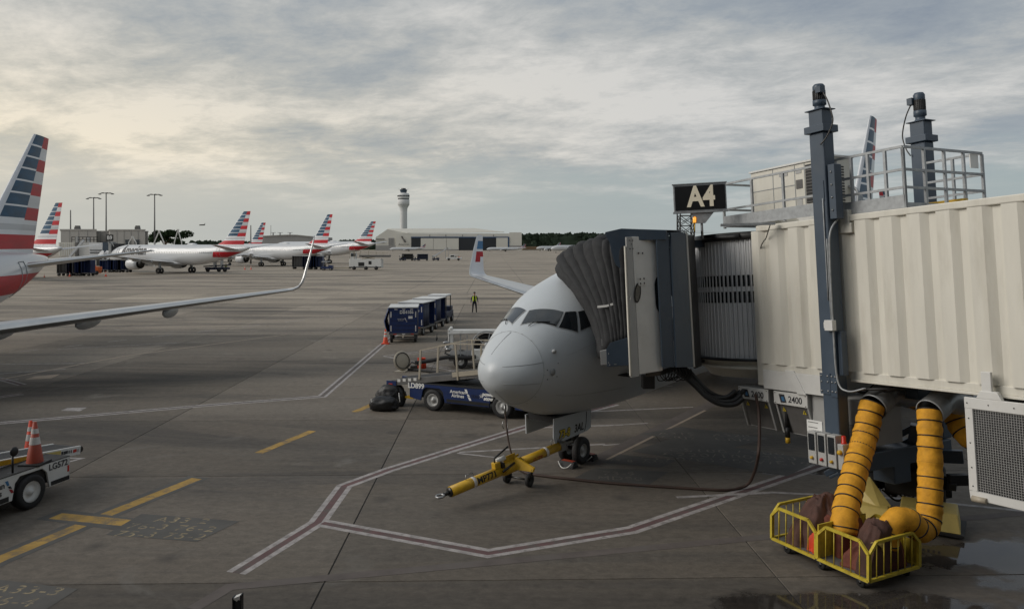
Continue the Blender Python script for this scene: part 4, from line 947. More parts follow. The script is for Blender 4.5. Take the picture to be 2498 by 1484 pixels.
MB().bar(bg(-.62, -.03, 1.18), bg(-.1, -.06, 1.22), .01, .13).build('warning_plate', 'yellowpale', bogo, world=True)
b = MB()     # yellow guards round the wheels, chamfered
def guard(a0, a1, o0, o1, z0, z1):
    pts = [bg(a0, o0, z0), bg(a1, o0, z0), bg(a1, o1, z0), bg(a0, o1, z0)]; q = .18
    tp = [bg(a0+q*.3, o0+q, z1), bg(a1-q*.3, o0+q, z1), bg(a1-q*.3, o1-.05, z1+.05), bg(a0+q*.3, o1-.05, z1+.05)]
    b.add(pts+tp, [(0, 3, 2, 1), (4, 5, 6, 7), (0, 1, 5, 4), (1, 2, 6, 5), (2, 3, 7, 6), (3, 0, 4, 7)])
guard(-.05, 1.05, -1.3, -.5, .10, .42); guard(-1.1, -.15, -1.35, -.85, .10, .34)
b.prism([bg(-1.15, -.85, .30), bg(-.35, -1.2, .22), bg(-.2, -1.0, .34), bg(-.62, -.72, .80), bg(-1.0, -.72, .80)], bx*.05+Vector((0, 0, .02)))
b.build('wheel_guard', 'yellowpale', bogo, world=True, bevel=.02)
MB().prism([bg(-.1, -1.36, .06), bg(1.1, -1.36, .06), bg(1.15, -.4, .06), bg(-.05, -.4, .06)], (0, 0, .05)).build('guard_skirt', 'rubber', bogo, world=True)
for k in range(5): MB().bar(bg(.3+k*.09, -1.17, .32), bg(.34+k*.09, -1.17, .32), .012, .10).build('print_mark', 'printdark', bogo, world=True)
# hoses and cables under the cab
b = MB(); rr = random.Random(5)
for k in range(7):
    o = Vector((rr.uniform(-.12, .12), rr.uniform(-.15, .15), rr.uniform(-.10, .08)))
    b.tube(smooth([at(1650, 900, 17.4)+o, at(1672, 915, 17.2)+o, at(1697, 938, 17.1)+o*.8, at(1722, 962, 17)+o*.8, at(1752, 976, 17)+o*.9, at(1785, 975, 17)+o, at(1806, 960, 17)+o]), .055, 0, 8)
b.build('hose_bundle', 'black', bridge, world=True)
b = MB()
for k in range(9):
    o = rr.uniform(-.2, .2); u0 = 1600+k*7
    b.tube(smooth([at(u0, 898, 16.8), at(u0+4, 915+rr.random()*12, 16.8+o), at(u0+18, 928-rr.random()*10, 16.9), at(u0+32, 912, 16.9), at(u0+28, 898, 16.9)]), .012, 0, 6)
b.build('cable_bundle', 'black', bridge, world=True)
b = MB(); b.box(at(1580, 930, 17.2), (.28, .22, .3)); b.bar(at(1583, 908, 17.2), at(1583, 930, 17.2), .05); b.build('camera_housing', 'black', bridge, world=True, bevel=.02)
b = MB(); b.tube(smooth([(.9, .4, -.3), (.3, .2, -.42), (.2, .1, -.36), (.6, .0, -.30), (1.2, .3, -.25)]), .025, 0, 8); b.tube(smooth([(.3, .6, -.2), (.2, .3, -.45), (.5, .1, -.42), (.9, .2, -.25)]), .02, 0, 8); b.build('cable_bundle', 'black', bridge)
# service platforms with railings on the roof
def rail(pts, z0, z1, mids, sp=.95, posts=None, name='railing', closed=False, kick=.0):
    b = MB(); n = len(pts)
    seg = [(pts[i], pts[(i+1) % n]) for i in range(n if closed else n-1)]
    for p, q in seg:
        for z in [z1]+mids: b.bar((p[0], p[1], z), (q[0], q[1], z), .045, .045)
        L_ = math.hypot(q[0]-p[0], q[1]-p[1]); k = max(1, round(L_/sp))
        for j in range(k+1): b.bar((p[0]+(q[0]-p[0])*j/k, p[1]+(q[1]-p[1])*j/k, z0), (p[0]+(q[0]-p[0])*j/k, p[1]+(q[1]-p[1])*j/k, z1-.02), .05, .05, 0, (1, 0, 0))
        if kick: b.bar((p[0], p[1]-.03, z0+kick/2+.03), (q[0], q[1]-.03, z0+kick/2+.03), .012, kick)
    return b.build(name, 'galv', bridge)
rail([(-3.25, 1.3), (-3.25, .05), (-.45, .05)], 3.10, 4.16, [3.55], kick=.26)
rail([(.0, .05), (1.5, .05)], 3.04, 4.20, [3.78, 3.45], sp=.38, kick=.24); rail([(1.5, .05), (1.5, 2.4), (.3, 2.4)], 3.04, 4.20, [3.78, 3.45], sp=.62, kick=.10)
b = MB(); b.bb((0, .05, 3.04), (1.5, 2.45, 3.08)); b.build('platform_deck', 'galv', bridge)
MB().bb((1.47, 2.05, 3.9), (1.49, 2.3, 4.17)).build('notice_plate', 'white', bridge)
MB().bb((.98, 1.45, 3.08), (1.68, 1.6, 3.26)).build('kick_plate', 'yellow', bridge)
b = MB(); b.prism([(-2.4, .2, 3.07), (-1.6, .2, 3.07), (-1.75, .2, 3.22), (-2.2, .2, 3.22)], (0, .8, 0)); b.build('duct_boot', 'cream', bridge)
# air conditioner on the roof
AC = thing('air_conditioner', 'boxy cream rooftop cooling unit with dark grilles behind the left railing on the bridge roof', 'air conditioner', mtx=BM_)
MB().bb((-3.05, .75, 3.30), (-.65, 1.35, 4.42)).build('housing', 'cream', AC, bevel=.02)
b = MB(); b.bb((-3.08, .72, 4.42), (-.62, 1.38, 4.46)); b.build('lid', 'offwhite', AC); MB().bb((-2.9, .8, 3.07), (-.75, 1.3, 3.298)).build('base_frame', 'offwhite', AC)
for x in (-2.35, -1.70, -1.42): MB().bb((x, .742, 3.34), (x+.015, .748, 4.40)).build('panel_gap', 'seam', AC)
MB().bb((-3.04, .742, 3.95), (-1.7, .748, 3.965)).build('panel_gap', 'seam', AC)
for x0, x1 in ((-1.38, -1.06), (-1.02, -.70)):
    g_ = MB().bb((x0, .735, 3.5), (x1, .75, 4.36)).build('grille', 'black', AC)
    for k in range(12): MB().bb((x0+.01, .722, 3.52+k*.07), (x1-.01, .734, 3.54+k*.07)).build('louvre', 'deck', g_)
MB().bb((-1.66, .74, 3.86), (-1.48, .746, 4.06)).build('label_plate', 'deck', AC); MB().bb((-2.15, .74, 4.2), (-1.9, .746, 4.32)).build('label_plate', 'cabgrey', AC); MB().bb((-1.66, .74, 4.2), (-1.5, .746, 4.32)).build('label_plate', 'cabgrey', AC); MB().bb((-1.66, .74, 3.45), (-1.5, .746, 3.62)).build('label_plate', 'cabgrey', AC)
MB().bb((-1.35, .74, 3.34), (-1.1, .747, 3.42)).build('vent_slot', 'black', AC)
for x in (-.95, -.80): MB().lathe([(.05, 0), (.05, .012), (0, .012)], (x, .742, 3.38), (0, -1, 0), 0, 16).build('gauge_port', 'black', AC)
AR = MB()
for k in range(14):
    for j in range(2): AR.bb((-.646, .85+j*.12, 3.42+k*.06), (-.64, .95+j*.12, 3.45+k*.06))
AR.build('side_vents', 'black', AC, kind='stuff')
b = MB()
for k in range(4): b.tube(smooth([(-.64, 1.2+k*.04, 3.8), (-.45, 1.2+k*.05, 3.7-.05*k), (-.38, 1.1, 3.4), (-.5, 1.0, 3.2), (-.7, .9-.05*k, 3.12)]), .025, 0, 8)
b.build('conduit', 'galv', AC)
# gate sign with pole and beacon
sc_ = at(1706.5, 481, 17.6); sr = Vector((.985, -.17, .045)); sT = facing(sc_, sr, (.05, .03, 1))
sign = thing('gate_sign', 'black sign reading A4 in large pale letters on a pole above the bridge cab', 'gate sign', mtx=sT)
w2, h2 = .60, .315
MB().bb((-w2, -h2, -.09), (w2, h2, .0)).build('sign_box', 'galv', sign, bevel=.01); MB().bb((-w2+.035, -h2+.03, .0), (w2-.03, h2-.04, .012)).build('sign_face', 'signblack', sign)
text('A4', .66, 'cream_text', Matrix.Translation((.03, .0, .016)), sign, bold=.022, sx=.80)
MB().bb((-w2-.02, h2, -.1), (w2+.02, h2+.02, .02)).bb((-w2-.02, -h2-.04, -.1), (w2+.02, -h2, .02)).build('sign_rim', 'galv', sign)
MB().prism([(-.22, -.36, -.02), (.30, -.36, -.02), (.10, -.60, -.02), (-.08, -.60, -.02)], (0, 0, -.06)).build('sign_bracket', 'galv', sign)
MB().tube([(0.02, -.36, -.10), (.02, -.95, -.10)], .03, 0, 10).build('sign_pole', 'galv', sign)
bc_ = at(1694, 537, 17.3); beacon = thing('beacon', 'small lit amber caged beacon lamp below the A4 sign', 'warning lamp', bc_)
MB().lathe([(.03, -.05), (.038, -.03), (.038, .05), (.02, .075), (0, .08)], (0, 0, 0), (0, 0, 1), 0, 16).build('lens', 'beacon', beacon)
b = MB()
for k in range(6):
    a = k*math.pi/3; b.tube([(.048*math.cos(a), .048*math.sin(a), -.06), (.048*math.cos(a), .048*math.sin(a), .06), (0, 0, .095)], .004, 0, 4)
b.tube([(0, 0, -.28), (0, 0, -.05)], .014, 0, 8); b.lathe([(.05, -.07), (.05, -.05), (0, -.05)], (0, 0, 0), (0, 0, 1), 0, 12); b.build('cage', 'yellow', beacon)
# ground power units hung under the bridge
def gpu(x, label):
    T = BM_ @ Matrix.Translation((x, .0, -.58)); t = thing('ground_power_unit', label, 'power unit', mtx=T, group='power units under the bridge')
    b = MB(); side = [(0.0, .0), (.0, -.26), (.0, -.9), (1.2, -.9), (1.2, .0)]
    fr = lambda z: -.0+.26*max(0, -(z+.26))   # lower front leans back
    y0 = lambda z: .0 if z > -.27 else (-(z+.27))*.30
    pr = [(0, .0), (0, -.27), (.19, -.92), (1.3, -.92), (1.3, 0)]
    b.prism([(0, p, q) for p, q in pr], (.05, 0, 0)); b.prism([(.87, p, q) for p, q in pr], (.05, 0, 0)); b.bb((.05, .25, -.92), (.87, 1.3, -.02)); b.bb((.0, .0, -.02), (.92, 1.3, .0)); b.build('cabinet', 'cabgrey', t, bevel=.008)
    MB().bb((-.005, -.03, -.27), (.925, .012, .0)).build('front_cover', 'offwhite', t, bevel=.01)
    MB().prism([(.05, .06, -.27), (.87, .06, -.27), (.87, .24, -.90), (.05, .24, -.90)], (0, .03, 0)).build('recess_panel', 'deck', t)
    text('2400', .19, 'printdark', facing((.60, -.033, -.145), (1, 0, 0), (0, 0, 1)), t, bold=.003)
    MB().prism([(.15, -.032, -.05), (.30, -.032, -.05), (.36, -.032, -.22), (.20, -.032, -.23)], (0, -.004, 0)).build('maker_badge', 'printdark', t); MB().prism([(.22, -.038, -.10), (.29, -.038, -.10), (.32, -.038, -.19), (.24, -.038, -.19)], (0, -.002, 0)).build('badge_mark', 'printblue', t)
    for xx in (.18, .74):
        tr = MB().prism([(xx-.05, .085, -.43), (xx+.05, .085, -.43), (xx, .065, -.34)], (0, -.005, 0)).build('hazard_triangle', 'printyellow', t)
        MB().prism([(xx-.008, .075, -.42), (xx+.008, .075, -.42), (xx+.006, .065, -.365), (xx-.002, .065, -.365)], (0, -.006, 0)).build('bolt_mark', 'black', tr)
    for xx, zz in ((.04, -.03), (.88, -.03), (.04, -.24), (.88, -.24)): MB().ball((xx, -.034, zz), .012, 0, 6).build('rivet', 'darkmetal', t)
    return t
g1 = gpu(-2.97, 'left grey 2400 power unit under the bridge, long brown hose in front'); g2 = gpu(-1.88, 'right grey 2400 power unit under the bridge, black plug hanging in front')
Tn = facing((.945, .34, -.55), (0, 1, .02), (0, 0, 1)); text('240', .2, 'printdark', facing((.925, .68, -.5), (0, 1, 0), (0, 0, 1)), g2, bold=.003); MB().prism([(.925, .3, -.40), (.925, .48, -.42), (.925, .48, -.60), (.925, .34, -.60)], (.004, 0, 0)).build('maker_badge', 'printdark', g2)
MB().bb((.92, .1, -.92), (2.1, 1.3, -.0)).build('side_cabinet', 'cabgrey', g2, bevel=.015)
b = MB()
for k in range(12): b.bb((1.75, .092, -.5-k*.028), (2.02, .098, -.488-k*.028))
b.build('louvres', 'deck', g2, kind='stuff')
# black plug cable and brown hose
pc = thing('plug_cable', 'black aircraft power plug with yellow tip hanging in front of the right 2400 unit', 'power cable', BM_ @ Vector((-1.72, -.1, -.8)))
MB().tube([at(1916, 975, 16.55), at(1918, 1010, 16.5), at(1920, 1040, 16.5)], [.03, .035, .05], 0, 10).tube([at(1920, 1040, 16.5), at(1921, 1065, 16.5)], .055, 0, 12).build('cable', 'black', pc, world=True)
MB().tube([at(1921, 1065, 16.5), at(1921.5, 1079, 16.5)], .052, 0, 12).build('plug_tip', 'yellow', pc, world=True); MB().tube(smooth([at(1932, 980, 16.7), at(1938, 1010, 16.7), at(1958, 1048, 16.8), at(1985, 1062, 16.7)]), .045, 0, 10).build('cable_loop', 'black', pc, world=True)
hz = [at(1842, 960, 16.9), at(1850, 1000, 16.85), at(1852, 1060, 16.6), G(1849, 1110, 1.1), G(1840, 1150, .5), G(1825, 1178, .15), G(1800, 1190, .03), G(1760, 1194, .03), G(1650, 1188, .03), G(1500, 1178, .03), G(1400, 1168, .03), G(1300, 1156, .03), G(1268, 1145, .03)]
tag(MB().tube(smooth(hz, 8), .035, 0, 8).build('ground_hose', 'hosebrown'), 'brown rubber hose trailing over the concrete from the left power unit to the tow bar', 'hose')
hz2 = [at(1232, 1008, 17.9), at(1235, 1040, 17.8), at(1240, 1075, 17.7), at(1247, 1105, 17.6), at(1257, 1130, 17.7)]
hs = thing('headset_cord', 'thin brown cords and hook hanging from under the jet nose to the ground', 'cord', G(1257, 1135))
MB().tube(smooth(hz2+[G(1262, 1142, .05), G(1290, 1155, .03)]), .020, 0, 8).build('cord', 'hosebrown', hs, world=True)
MB().tube([at(1231, 985, 17.95), at(1232, 1008, 17.9)], .03, 0, 8).tube([at(1227, 1026, 17.9), at(1224, 1038, 17.9), at(1229, 1044, 17.9)], .012, 0, 6).tube([at(1236, 1010, 17.9), at(1239, 1060, 17.8), at(1240, 1078, 17.8)], .007, 0, 6).build('hook', 'steel', hs, world=True)
# preconditioned-air ducts, elbows
def duct(name, label, pts, r, par=None, seg=.235, loc=None):
    P_ = smooth(pts, 10); L_ = [0]
    for i in range(1, len(P_)): L_.append(L_[-1]+(P_[i]-P_[i-1]).length)
    n = int(L_[-1]/.05); pp = []; rs = []; rg = []
    for k in range(n+1):
        t = L_[-1]*k/n; i = max(0, min(len(L_)-2, int(np.searchsorted(L_, t))-1)); f_ = (t-L_[i])/max(1e-6, L_[i+1]-L_[i]); p = P_[i].lerp(P_[i+1], f_)
        ph = (t/seg) % 1; rs.append(r*(.965+.032*math.sin(math.pi*ph)**.6)+.007*math.sin(t*23)+.005*math.sin(t*41+1)); pp.append(p)
    t_ = thing(name, label, 'air duct', loc or pp[-1])
    MB().tube(pp, rs, 0, 28).build('hose_skin', 'duct', t_, world=True)
    k = 0
    while k*seg < L_[-1]:
        i = min(n-1, int(k*seg/L_[-1]*n)); a, c = pp[max(0, i-1)], pp[min(n, i+1)]; d = (c-a).normalized()
        q = MB().lathe([(r*.95, -.012), (r*1.02, -.010), (r*1.02, .010), (r*.95, .012)], pp[i], d, 0, 28).build('hose_band', 'black', t_, world=True); k += 1
    return t_
duct('air_duct', 'left yellow air duct with black bands sloping from the bridge elbow into the cage cart', [at(2128, 985, 14.6), at(2122, 1005, 14.55), at(2110, 1060, 14.4), at(2090, 1130, 14.1), at(2068, 1215, 13.65), at(2060, 1262, 13.4), at(2058, 1300, 13.3)], .228)
duct('air_duct', 'right yellow air duct with black bands hanging straight then bending into the cage cart', [at(2266, 1000, 13.7), at(2267, 1040, 13.6), at(2268, 1120, 13.45), at(2268, 1200, 13.3), at(2264, 1270, 13.15), at(2245, 1292, 13.0), at(2218, 1270, 12.9), at(2190, 1266, 12.85), at(2168, 1290, 12.8), at(2160, 1330, 12.8)], .205)
duct('air_duct', 'short sagging yellow air duct behind the grille unit beneath the bridge', [at(2320, 1000, 15.3), at(2335, 1030, 15.2), at(2355, 1060, 15), at(2400, 1090, 15)], .21)
def elbow(p0, p1, p2, r, label):
    t_ = thing('duct_elbow', label, 'duct elbow', p1, group='steel duct elbows under the bridge')
    MB().tube(smooth([p0, p0.lerp(p1, .6), p1, p1.lerp(p2, .5), p2], 5), r, 0, 28, caps=False).build('elbow_pipe', 'steel', t_, world=True, solid=.01)
    d = (p2-p1).normalized(); MB().lathe([(r*.98, -.32), (r*1.03, -.30), (r*1.05, 0), (r*1.05, .02), (r*.98, .02)], p2, d, 0, 28).build('collar', 'galv', t_, world=True)
    b = MB()
    for k in (.25, .6): q = p0.lerp(p1, k); b.tube([q+Vector((0, -r, -.0)), q+Vector((.0, -r*.9, .45))], .015, 0, 6); b.lathe([(r*1.02, -.012), (r*1.04, 0), (r*1.02, .012)], q, (p1-p0), 0, 24)
    b.build('strap_hanger', 'galv', t_, world=True)
elbow(at(2225, 962, 15.5), at(2165, 955, 14.9), at(2131, 990, 14.62), .25, 'left bare steel elbow feeding the sloping yellow duct'); elbow(at(2370, 985, 14.6), at(2305, 972, 14.0), at(2268, 1004, 13.72), .235, 'right bare steel elbow feeding the straight yellow duct')
duct('air_duct', 'short crumpled piece of yellow duct between the two steel elbows', [at(2212, 966, 15.4), at(2235, 972, 15.6), at(2262, 985, 15.9)], .22)
# air handler with mesh face at the right edge
ah = thing('air_handler', 'white framed air handler with black mesh face hanging at the right edge', 'air handler', mtx=BM_ @ Matrix.Translation((2.55, -.2, -.25)))
b = MB(); b.bb((0, 0, -1.55), (2.2, 1.2, 0)); hb = b.build('housing', 'cabgrey', ah, bevel=.02)
b = MB(); b.bb((.0, -.05, -.14), (2.2, .0, .04)); b.bb((.0, -.045, -1.62), (2.2, .0, -1.48)); b.bb((0, -.045, -1.48), (.13, 0, -.14)); b.bb((2.05, -.045, -1.48), (2.2, 0, -.14)); b.build('face_frame', 'offwhite', ah, bevel=.008)
MB().bb((.13, -.012, -1.48), (2.05, -.004, -.14)).build('mesh_backing', 'black', ah)
b = MB(); k = 0
while .13+k*.04 < 2.05: b.bb((.13+k*.04, -.026, -1.48), (.136+k*.04, -.020, -.14)); k += 1
k = 0
while -1.48+k*.04 < -.14: b.bb((.13, -.020, -1.48+k*.04), (2.05, -.014, -1.474+k*.04)); k += 1
b.build('mesh_wires', 'cabgrey', ah, kind='stuff')
MB().tube([(.05, -.06, -1.60), (.28, -.06, -1.60)], .05, 0, 12).build('bumper', 'tan', ah)
b = MB(); b.bb((.30, -.04, .03), (.46, .02, .48)); b.prism([(.20, -.05, .04), (.62, -.05, .04), (.55, -.05, .17), (.28, -.05, .17)], (0, .08, 0)); b.build('hanger', 'offwhite', ah, bevel=.01)
b = MB(); 
for x in (.05, .4, .8, 1.2, 1.6): b.ball((x, -.055, -.05), .012, 0, 6)
for z in (-.3, -.7, -1.1, -1.4): b.ball((.06, -.05, z), .012, 0, 6)
b.build('rivets', 'darkmetal', ah, kind='stuff')
# yellow duct-storage cart
c0, c1_ = G(1882, 1311, .2), G(2118, 1417, .2); c0.z = c1_.z = 0
cz = .16
ca = (c1_-c0); cl = ca.length; cx_ = ca.normalized(); cy_ = Vector((-cx_.y, cx_.x, 0)); cw = 1.27
cart = thing('cage_cart', 'yellow wire cage cart on castors full of brown duct covers at the lower right', 'cage cart', mtx=Matrix(((cx_.x, cy_.x, 0, c0.x), (cx_.y, cy_.y, 0, c0.y), (0, 0, 1, 0), (0, 0, 0, 1))))
zb, zt = .20, .80; c_ = .17
def frame_loop(x0, x1, y, axis_='x'):
    b = MB(); p = lambda a, z: (a, y, z) if axis_ == 'x' else (y, a, z)
    pts = [p(x0, zb), p(x0, zt-c_), p(x0+c_, zt), p(x1-c_, zt), p(x1, zt-c_), p(x1, zb)]
    for i in range(len(pts)): b.bar(pts[i], pts[(i+1) % len(pts)], .045, .045)
    k = max(2, round((x1-x0)/.165))
    fr = b.build('side_frame', 'wireyellow', cart)
    for j in range(1, k):
        a = x0+(x1-x0)*j/k; zz = zt-max(0, c_-(a-x0), c_-(x1-a)); MB().tube([p(a, zb), p(a, zz)], .009, 0, 6).build('wire', 'wireyellow', fr)
hl = cl/2
frame_loop(0, hl-.02, 0); frame_loop(hl+.02, cl, 0); frame_loop(0, hl-.02, cw); frame_loop(hl+.02, cl, cw); frame_loop(0.02, cw-.02, 0, 'y'); frame_loop(.02, cw-.02, cl, 'y')
MB().bb((hl-.012, .03, zb), (hl+.012, cw-.03, zt-.02)).build('divider_panel', 'wireyellow', cart); MB().bb((0, 0, zb-.04), (cl, cw, zb)).build('base_plate', 'deck', cart); MB().bb((hl+.03, cw+.02, zb), (cl-.05, cw+.035, zt-.2)).build('back_panel', 'wireyellow', cart)
for x, y in ((.25, .1), (hl, .08), (cl-.25, .1), (.25, cw-.1), (cl-.2, cw-.12), (hl, cw-.1)):
    k = MB().bar((x, y, zb-.04), (x+.03, y, .09), .05, .03).build('castor', 'steel', cart); MB().lathe([(.03, -.025), (.075, -.022), (.085, 0), (.075, .022), (.03, .025)], (x+.03, y, .088), (0, 1, 0), 0, 18).build('wheel', 'rubber', k)
def bag(name, label, c, r, seed, m, cat='duct cover', x0=.05, x1=None):
    """a heap of folded cloth: two skins meeting at a ragged hem"""
    n = 60; rows = []; off = Vector((seed*7.3, seed*3.1, 0)); x1 = x1 or cl-.05
    def fold(x, y, k):
        q = Vector((x*2.2, y*2.2, 0))+off; w = mn.noise_vector(q*.9)*.55; q = q+w
        a_ = 1-abs(mn.noise(q*1.6))*2; b_ = 1-abs(mn.noise(q*3.6+Vector((5, 2, 0))))*2; return a_*.10+b_*.045+mn.noise(q*9)*.012
    for i in range(n+1):
        row = []
        for j in range(n+1):
            u_, v_ = -1+2*i/n, -1+2*j/n; uu = u_*math.sqrt(1-v_*v_/2); vv = v_*math.sqrt(1-u_*u_/2); rr_ = min(1, math.hypot(uu, vv)); an = math.atan2(vv, uu)
            rad = 1+.14*math.sin(3*an+seed)+.10*math.sin(5*an+seed*2)+.05*math.sin(9*an+seed)
            x = c[0]+r[0]*uu*rad; y = c[1]+r[1]*vv*rad; x = min(max(x, x0+.03), x1-.03); y = min(max(y, .03), cw-.03)
            h = (1-rr_**2.6); z = c[2]-r[2]*.85+r[2]*1.75*h+fold(x, y, 1)*(.35+.8*h)
            if rr_ > .93: z -= (rr_-.93)/.07*.12
            row.append(Vector((x, y, max(zb+.006+.003*seed, z))))
        rows.append(row)
    b = MB(); b.grid(rows, 0, True)
    edge = rows[0]+[q[-1] for q in rows[1:]]+rows[-1][::-1][1:]+[q[0] for q in rows[::-1][1:-1]]
    b.grid([edge+[edge[0]], [Vector((p_.x, p_.y, zb+.004)) for p_ in edge+[edge[0]]]], 0, True)
    o = b.build(name, m, None, fix=False); o.matrix_world = WM[cart.name].copy(); WM[o.name] = WM[cart.name].copy()
    return tag(o, label, cat)
bag('duct_cover', 'crumpled brown fabric cover heaped highest at the left end of the cage cart', (.62, .72, .72), (.52, .50, .26), 1, 'brownbag'); bag('duct_cover', 'dark brown cover filling the bottom left corner of the cage cart', (.48, .48, .40), (.42, .40, .24), 2, 'brownbag')
bag('duct_cover', 'reddish brown cover lying against the front wires left of the cart divider', (.95, .75, .62), (.34, .45, .25), 3, 'redbag'); bag('duct_cover', 'bright orange-red bag pressed behind the wires beside the cart divider', (.84, .24, .40), (.17, .14, .13), 4, 'orangered')
bag('duct_cover', 'large brown cover bulging up in the right half of the cage cart', (hl+.78, .55, .55), (.42, .42, .40), 5, 'brownbag'); bag('duct_cover', 'rust brown cover spread at the bottom right half of the cage cart', (hl+.55, .60, .36), (.42, .45, .20), 6, 'redbag')
bag('duct_cover', 'rust red cover at the far right corner of the cage cart', (cl-.30, .75, .48), (.26, .55, .28), 7, 'redbag')
rc_ = thing('cable_roll', 'pale yellow round duct mouth lying among the brown covers at the cart front', 'duct mouth', WM[cart.name] @ Vector((cl-.2, .42, .68)))
MB().lathe([(.10, -.1), (.13, -.1), (.14, .1), (.11, .1)], (0, 0, 0), (.3, .6, .45), 0, 20).build('ring', 'yellowpale', rc_); MB().lathe([(.0, .02), (.10, .02)], (0, 0, 0), (.3, .6, .45), 0, 20).build('inner_disc', 'black', rc_)
# ---------------------------------------------------------------- tow bar at the nose gear
ta, tb = at(1100, 1229, 16.05), at(1366, 1087, 18.15)
ta = Vector((G(1098, 1240).x, 16.2, .36)); tb = at(1362, 1088, 18.35)
td = (tb-ta); TL = td.length
tow = thing('tow_bar', 'long yellow tow bar marked MP771 on two small wheels reaching the nose gear', 'tow bar', mtx=facing(ta, td, Vector((0, 0, 1))))
# local x along the bar, y up, z towards the viewer
b = MB(); b.tube([(0, 0, 0), (TL*.47, 0, 0)], .115, 0, 24); b.tube([(TL*.45, 0, 0), (TL*.62, 0, 0)], .14, 0, 24); b.tube([(TL*.60, 0, 0), (TL, 0, 0)], .105, 0, 24); b.build('bar', 'yellow', tow)
MB().lathe([(.118, -.02), (.122, 0), (.122, .03), (.118, .04)], (TL*.46, 0, 0), (1, 0, 0), 0, 24).lathe([(.118, -.02), (.125, 0), (.125, .05), (.118, .06)], (TL*.50, 0, 0), (1, 0, 0), 0, 24).build('clamp_ring', 'darkmetal', tow)
MB().lathe([(0, -.03), (.1, -.03), (.1, 0)], (0, 0, 0), (1, 0, 0), 0, 24).tube([(-.16, 0, 0), (0, 0, 0)], .045, 0, 12).build('end_cap', 'darkmetal', tow)
MB().tube([(-.27+.085*math.cos(a), -.0, .085*math.sin(a)) for a in [2*math.pi*k/20 for k in range(20)]], .026, 0, 8, closed=True).build('tow_eye', 'steel', tow)
for x in (.44, TL*.93): MB().tube([(x, .10, 0), (x, .22, 0), (x+.2, .22, 0), (x+.2, .10, 0)], .010, 0, 6).build('grab_handle', 'steel', tow)
for x in (.62, TL*.86): MB().lathe([(.1165, -.04), (.119, -.038), (.119, .038), (.1165, .04)], (x, 0, 0), (1, 0, 0), 0, 24).build('reflective_band', 'refl', tow)
me = text_mesh('MP771', .20, .006, 0, 1.0); fine_text(me, 2)
for v in me.vertices: a = (v.co.y)/.118; x = v.co.x; v.co = Vector((x+.95, .119*math.sin(a+.25), .119*math.cos(a+.25)))
me.materials.clear(); me.materials.append(M['black']); link('lettering', me, tow)
me = text_mesh('CLYDE', .10, .003, 0, 1.0); fine_text(me, 2)
for v in me.vertices: a = (v.co.y)/.106; x = v.co.x; v.co = Vector((x+TL*.76, .108*math.sin(a-.2), .108*math.cos(a-.2)))
me.materials.clear(); me.materials.append(M['printred']); link('lettering', me, tow)
ax_x = TL*.575
b = MB(); b.prism([(ax_x-.05, .20, .05), (ax_x+.08, .0, .52), (ax_x+.04, -.08, .52), (ax_x-.15, -.05, .10)], (.05, 0, 0)); b.bar((ax_x-.35, .16, .0), (ax_x, .16, .0), .24, .02); b.bar((ax_x, .2, .0), (ax_x, .2, .02), .05, .2); b.build('axle_bracket', 'yellow', tow, bevel=.006)
MB().tube([(ax_x-.50, .02, .13), (ax_x-.15, .12, .14)], .028, 0, 10).build('lift_strut', 'darkmetal', tow)
MB().tube([(ax_x-.55, .24, -.02), (ax_x-.30, .25, -.02)], .055, 0, 14).build('pump_cylinder', 'offwhite', tow); MB().tube([(ax_x-.62, .20, 0), (ax_x-.60, .34, 0), (ax_x-.18, .48, 0)], .022, 0, 8).build('pump_handle', 'black', tow)
MB().box((ax_x-.58, .17, 0), (.16, .14, .14)).build('pump_body', 'yellow', tow, bevel=.01); MB().box((ax_x-.45, .14, .03), (.08, .10, .16)).build('valve', 'darkmetal', tow)
wp = G(1291, 1186); wq = G(1237, 1176)
for p in (wp, wq):
    wheel(.155, .10, (p.x, p.y, .157), (wp-wq), tow, world=True, rimr=.45, tyre='rubber', rim='darkmetal', n=24)
MB().tube([Vector((wp.x, wp.y, .157)), Vector((wq.x, wq.y, .157))], .025, 0, 8).tube([Vector((wp.x, wp.y, .157)), WM[tow.name] @ Vector((ax_x+.06, -.04, .5))], .03, 0, 8).build('axle', 'darkmetal', tow, world=True)
b = MB(); b.box((TL+.07, 0, 0), (.16, .2, .26)); b.bar((TL+.05, .06, .1), (TL+.35, .06, .14), .04, .05); b.bar((TL+.05, .06, -.1), (TL+.35, .06, -.14), .04, .05); b.tube([(TL+.3, 0, -.2), (TL+.3, 0, .2)], .03, 0, 8); b.tube([(TL+.0, .12, 0), (TL+.12, .2, .04)], .03, 0, 8); b.build('tow_head', 'steel', tow, bevel=.006)
# wheel chocks
gw = JT @ Vector((3.5, -.21, 0))
def chock(p, rz, label):
    t_ = thing('wheel_chock', label, 'wheel chock', p, rz, group='chocks at the nose wheels')
    MB().prism([(-.15, -.22, 0), (.15, -.22, 0), (.07, -.22, .15), (-.07, -.22, .15)], (0, .44, 0)).build('block', 'rubber', t_, bevel=.012)
    MB().bb((-.07, -.17, .152), (.07, .17, .157)).build('stripe', 'conedark', t_); MB().tube(smooth([(-.16, -.2, .14), (-.20, -.1, .04), (-.24, 0, .02), (-.20, .1, .04), (-.16, .2, .14)]), .014, 0, 6).build('rope', 'offwhite', t_)
    return t_
chock(JT @ Vector((3.06, -.10, 0)), R(90-NA), 'black rubber chock with red top and white rope in front of the nose wheels'); chock(JT @ Vector((3.95, -.16, 0)), R(90-NA), 'plain black chock behind the port nose wheel')
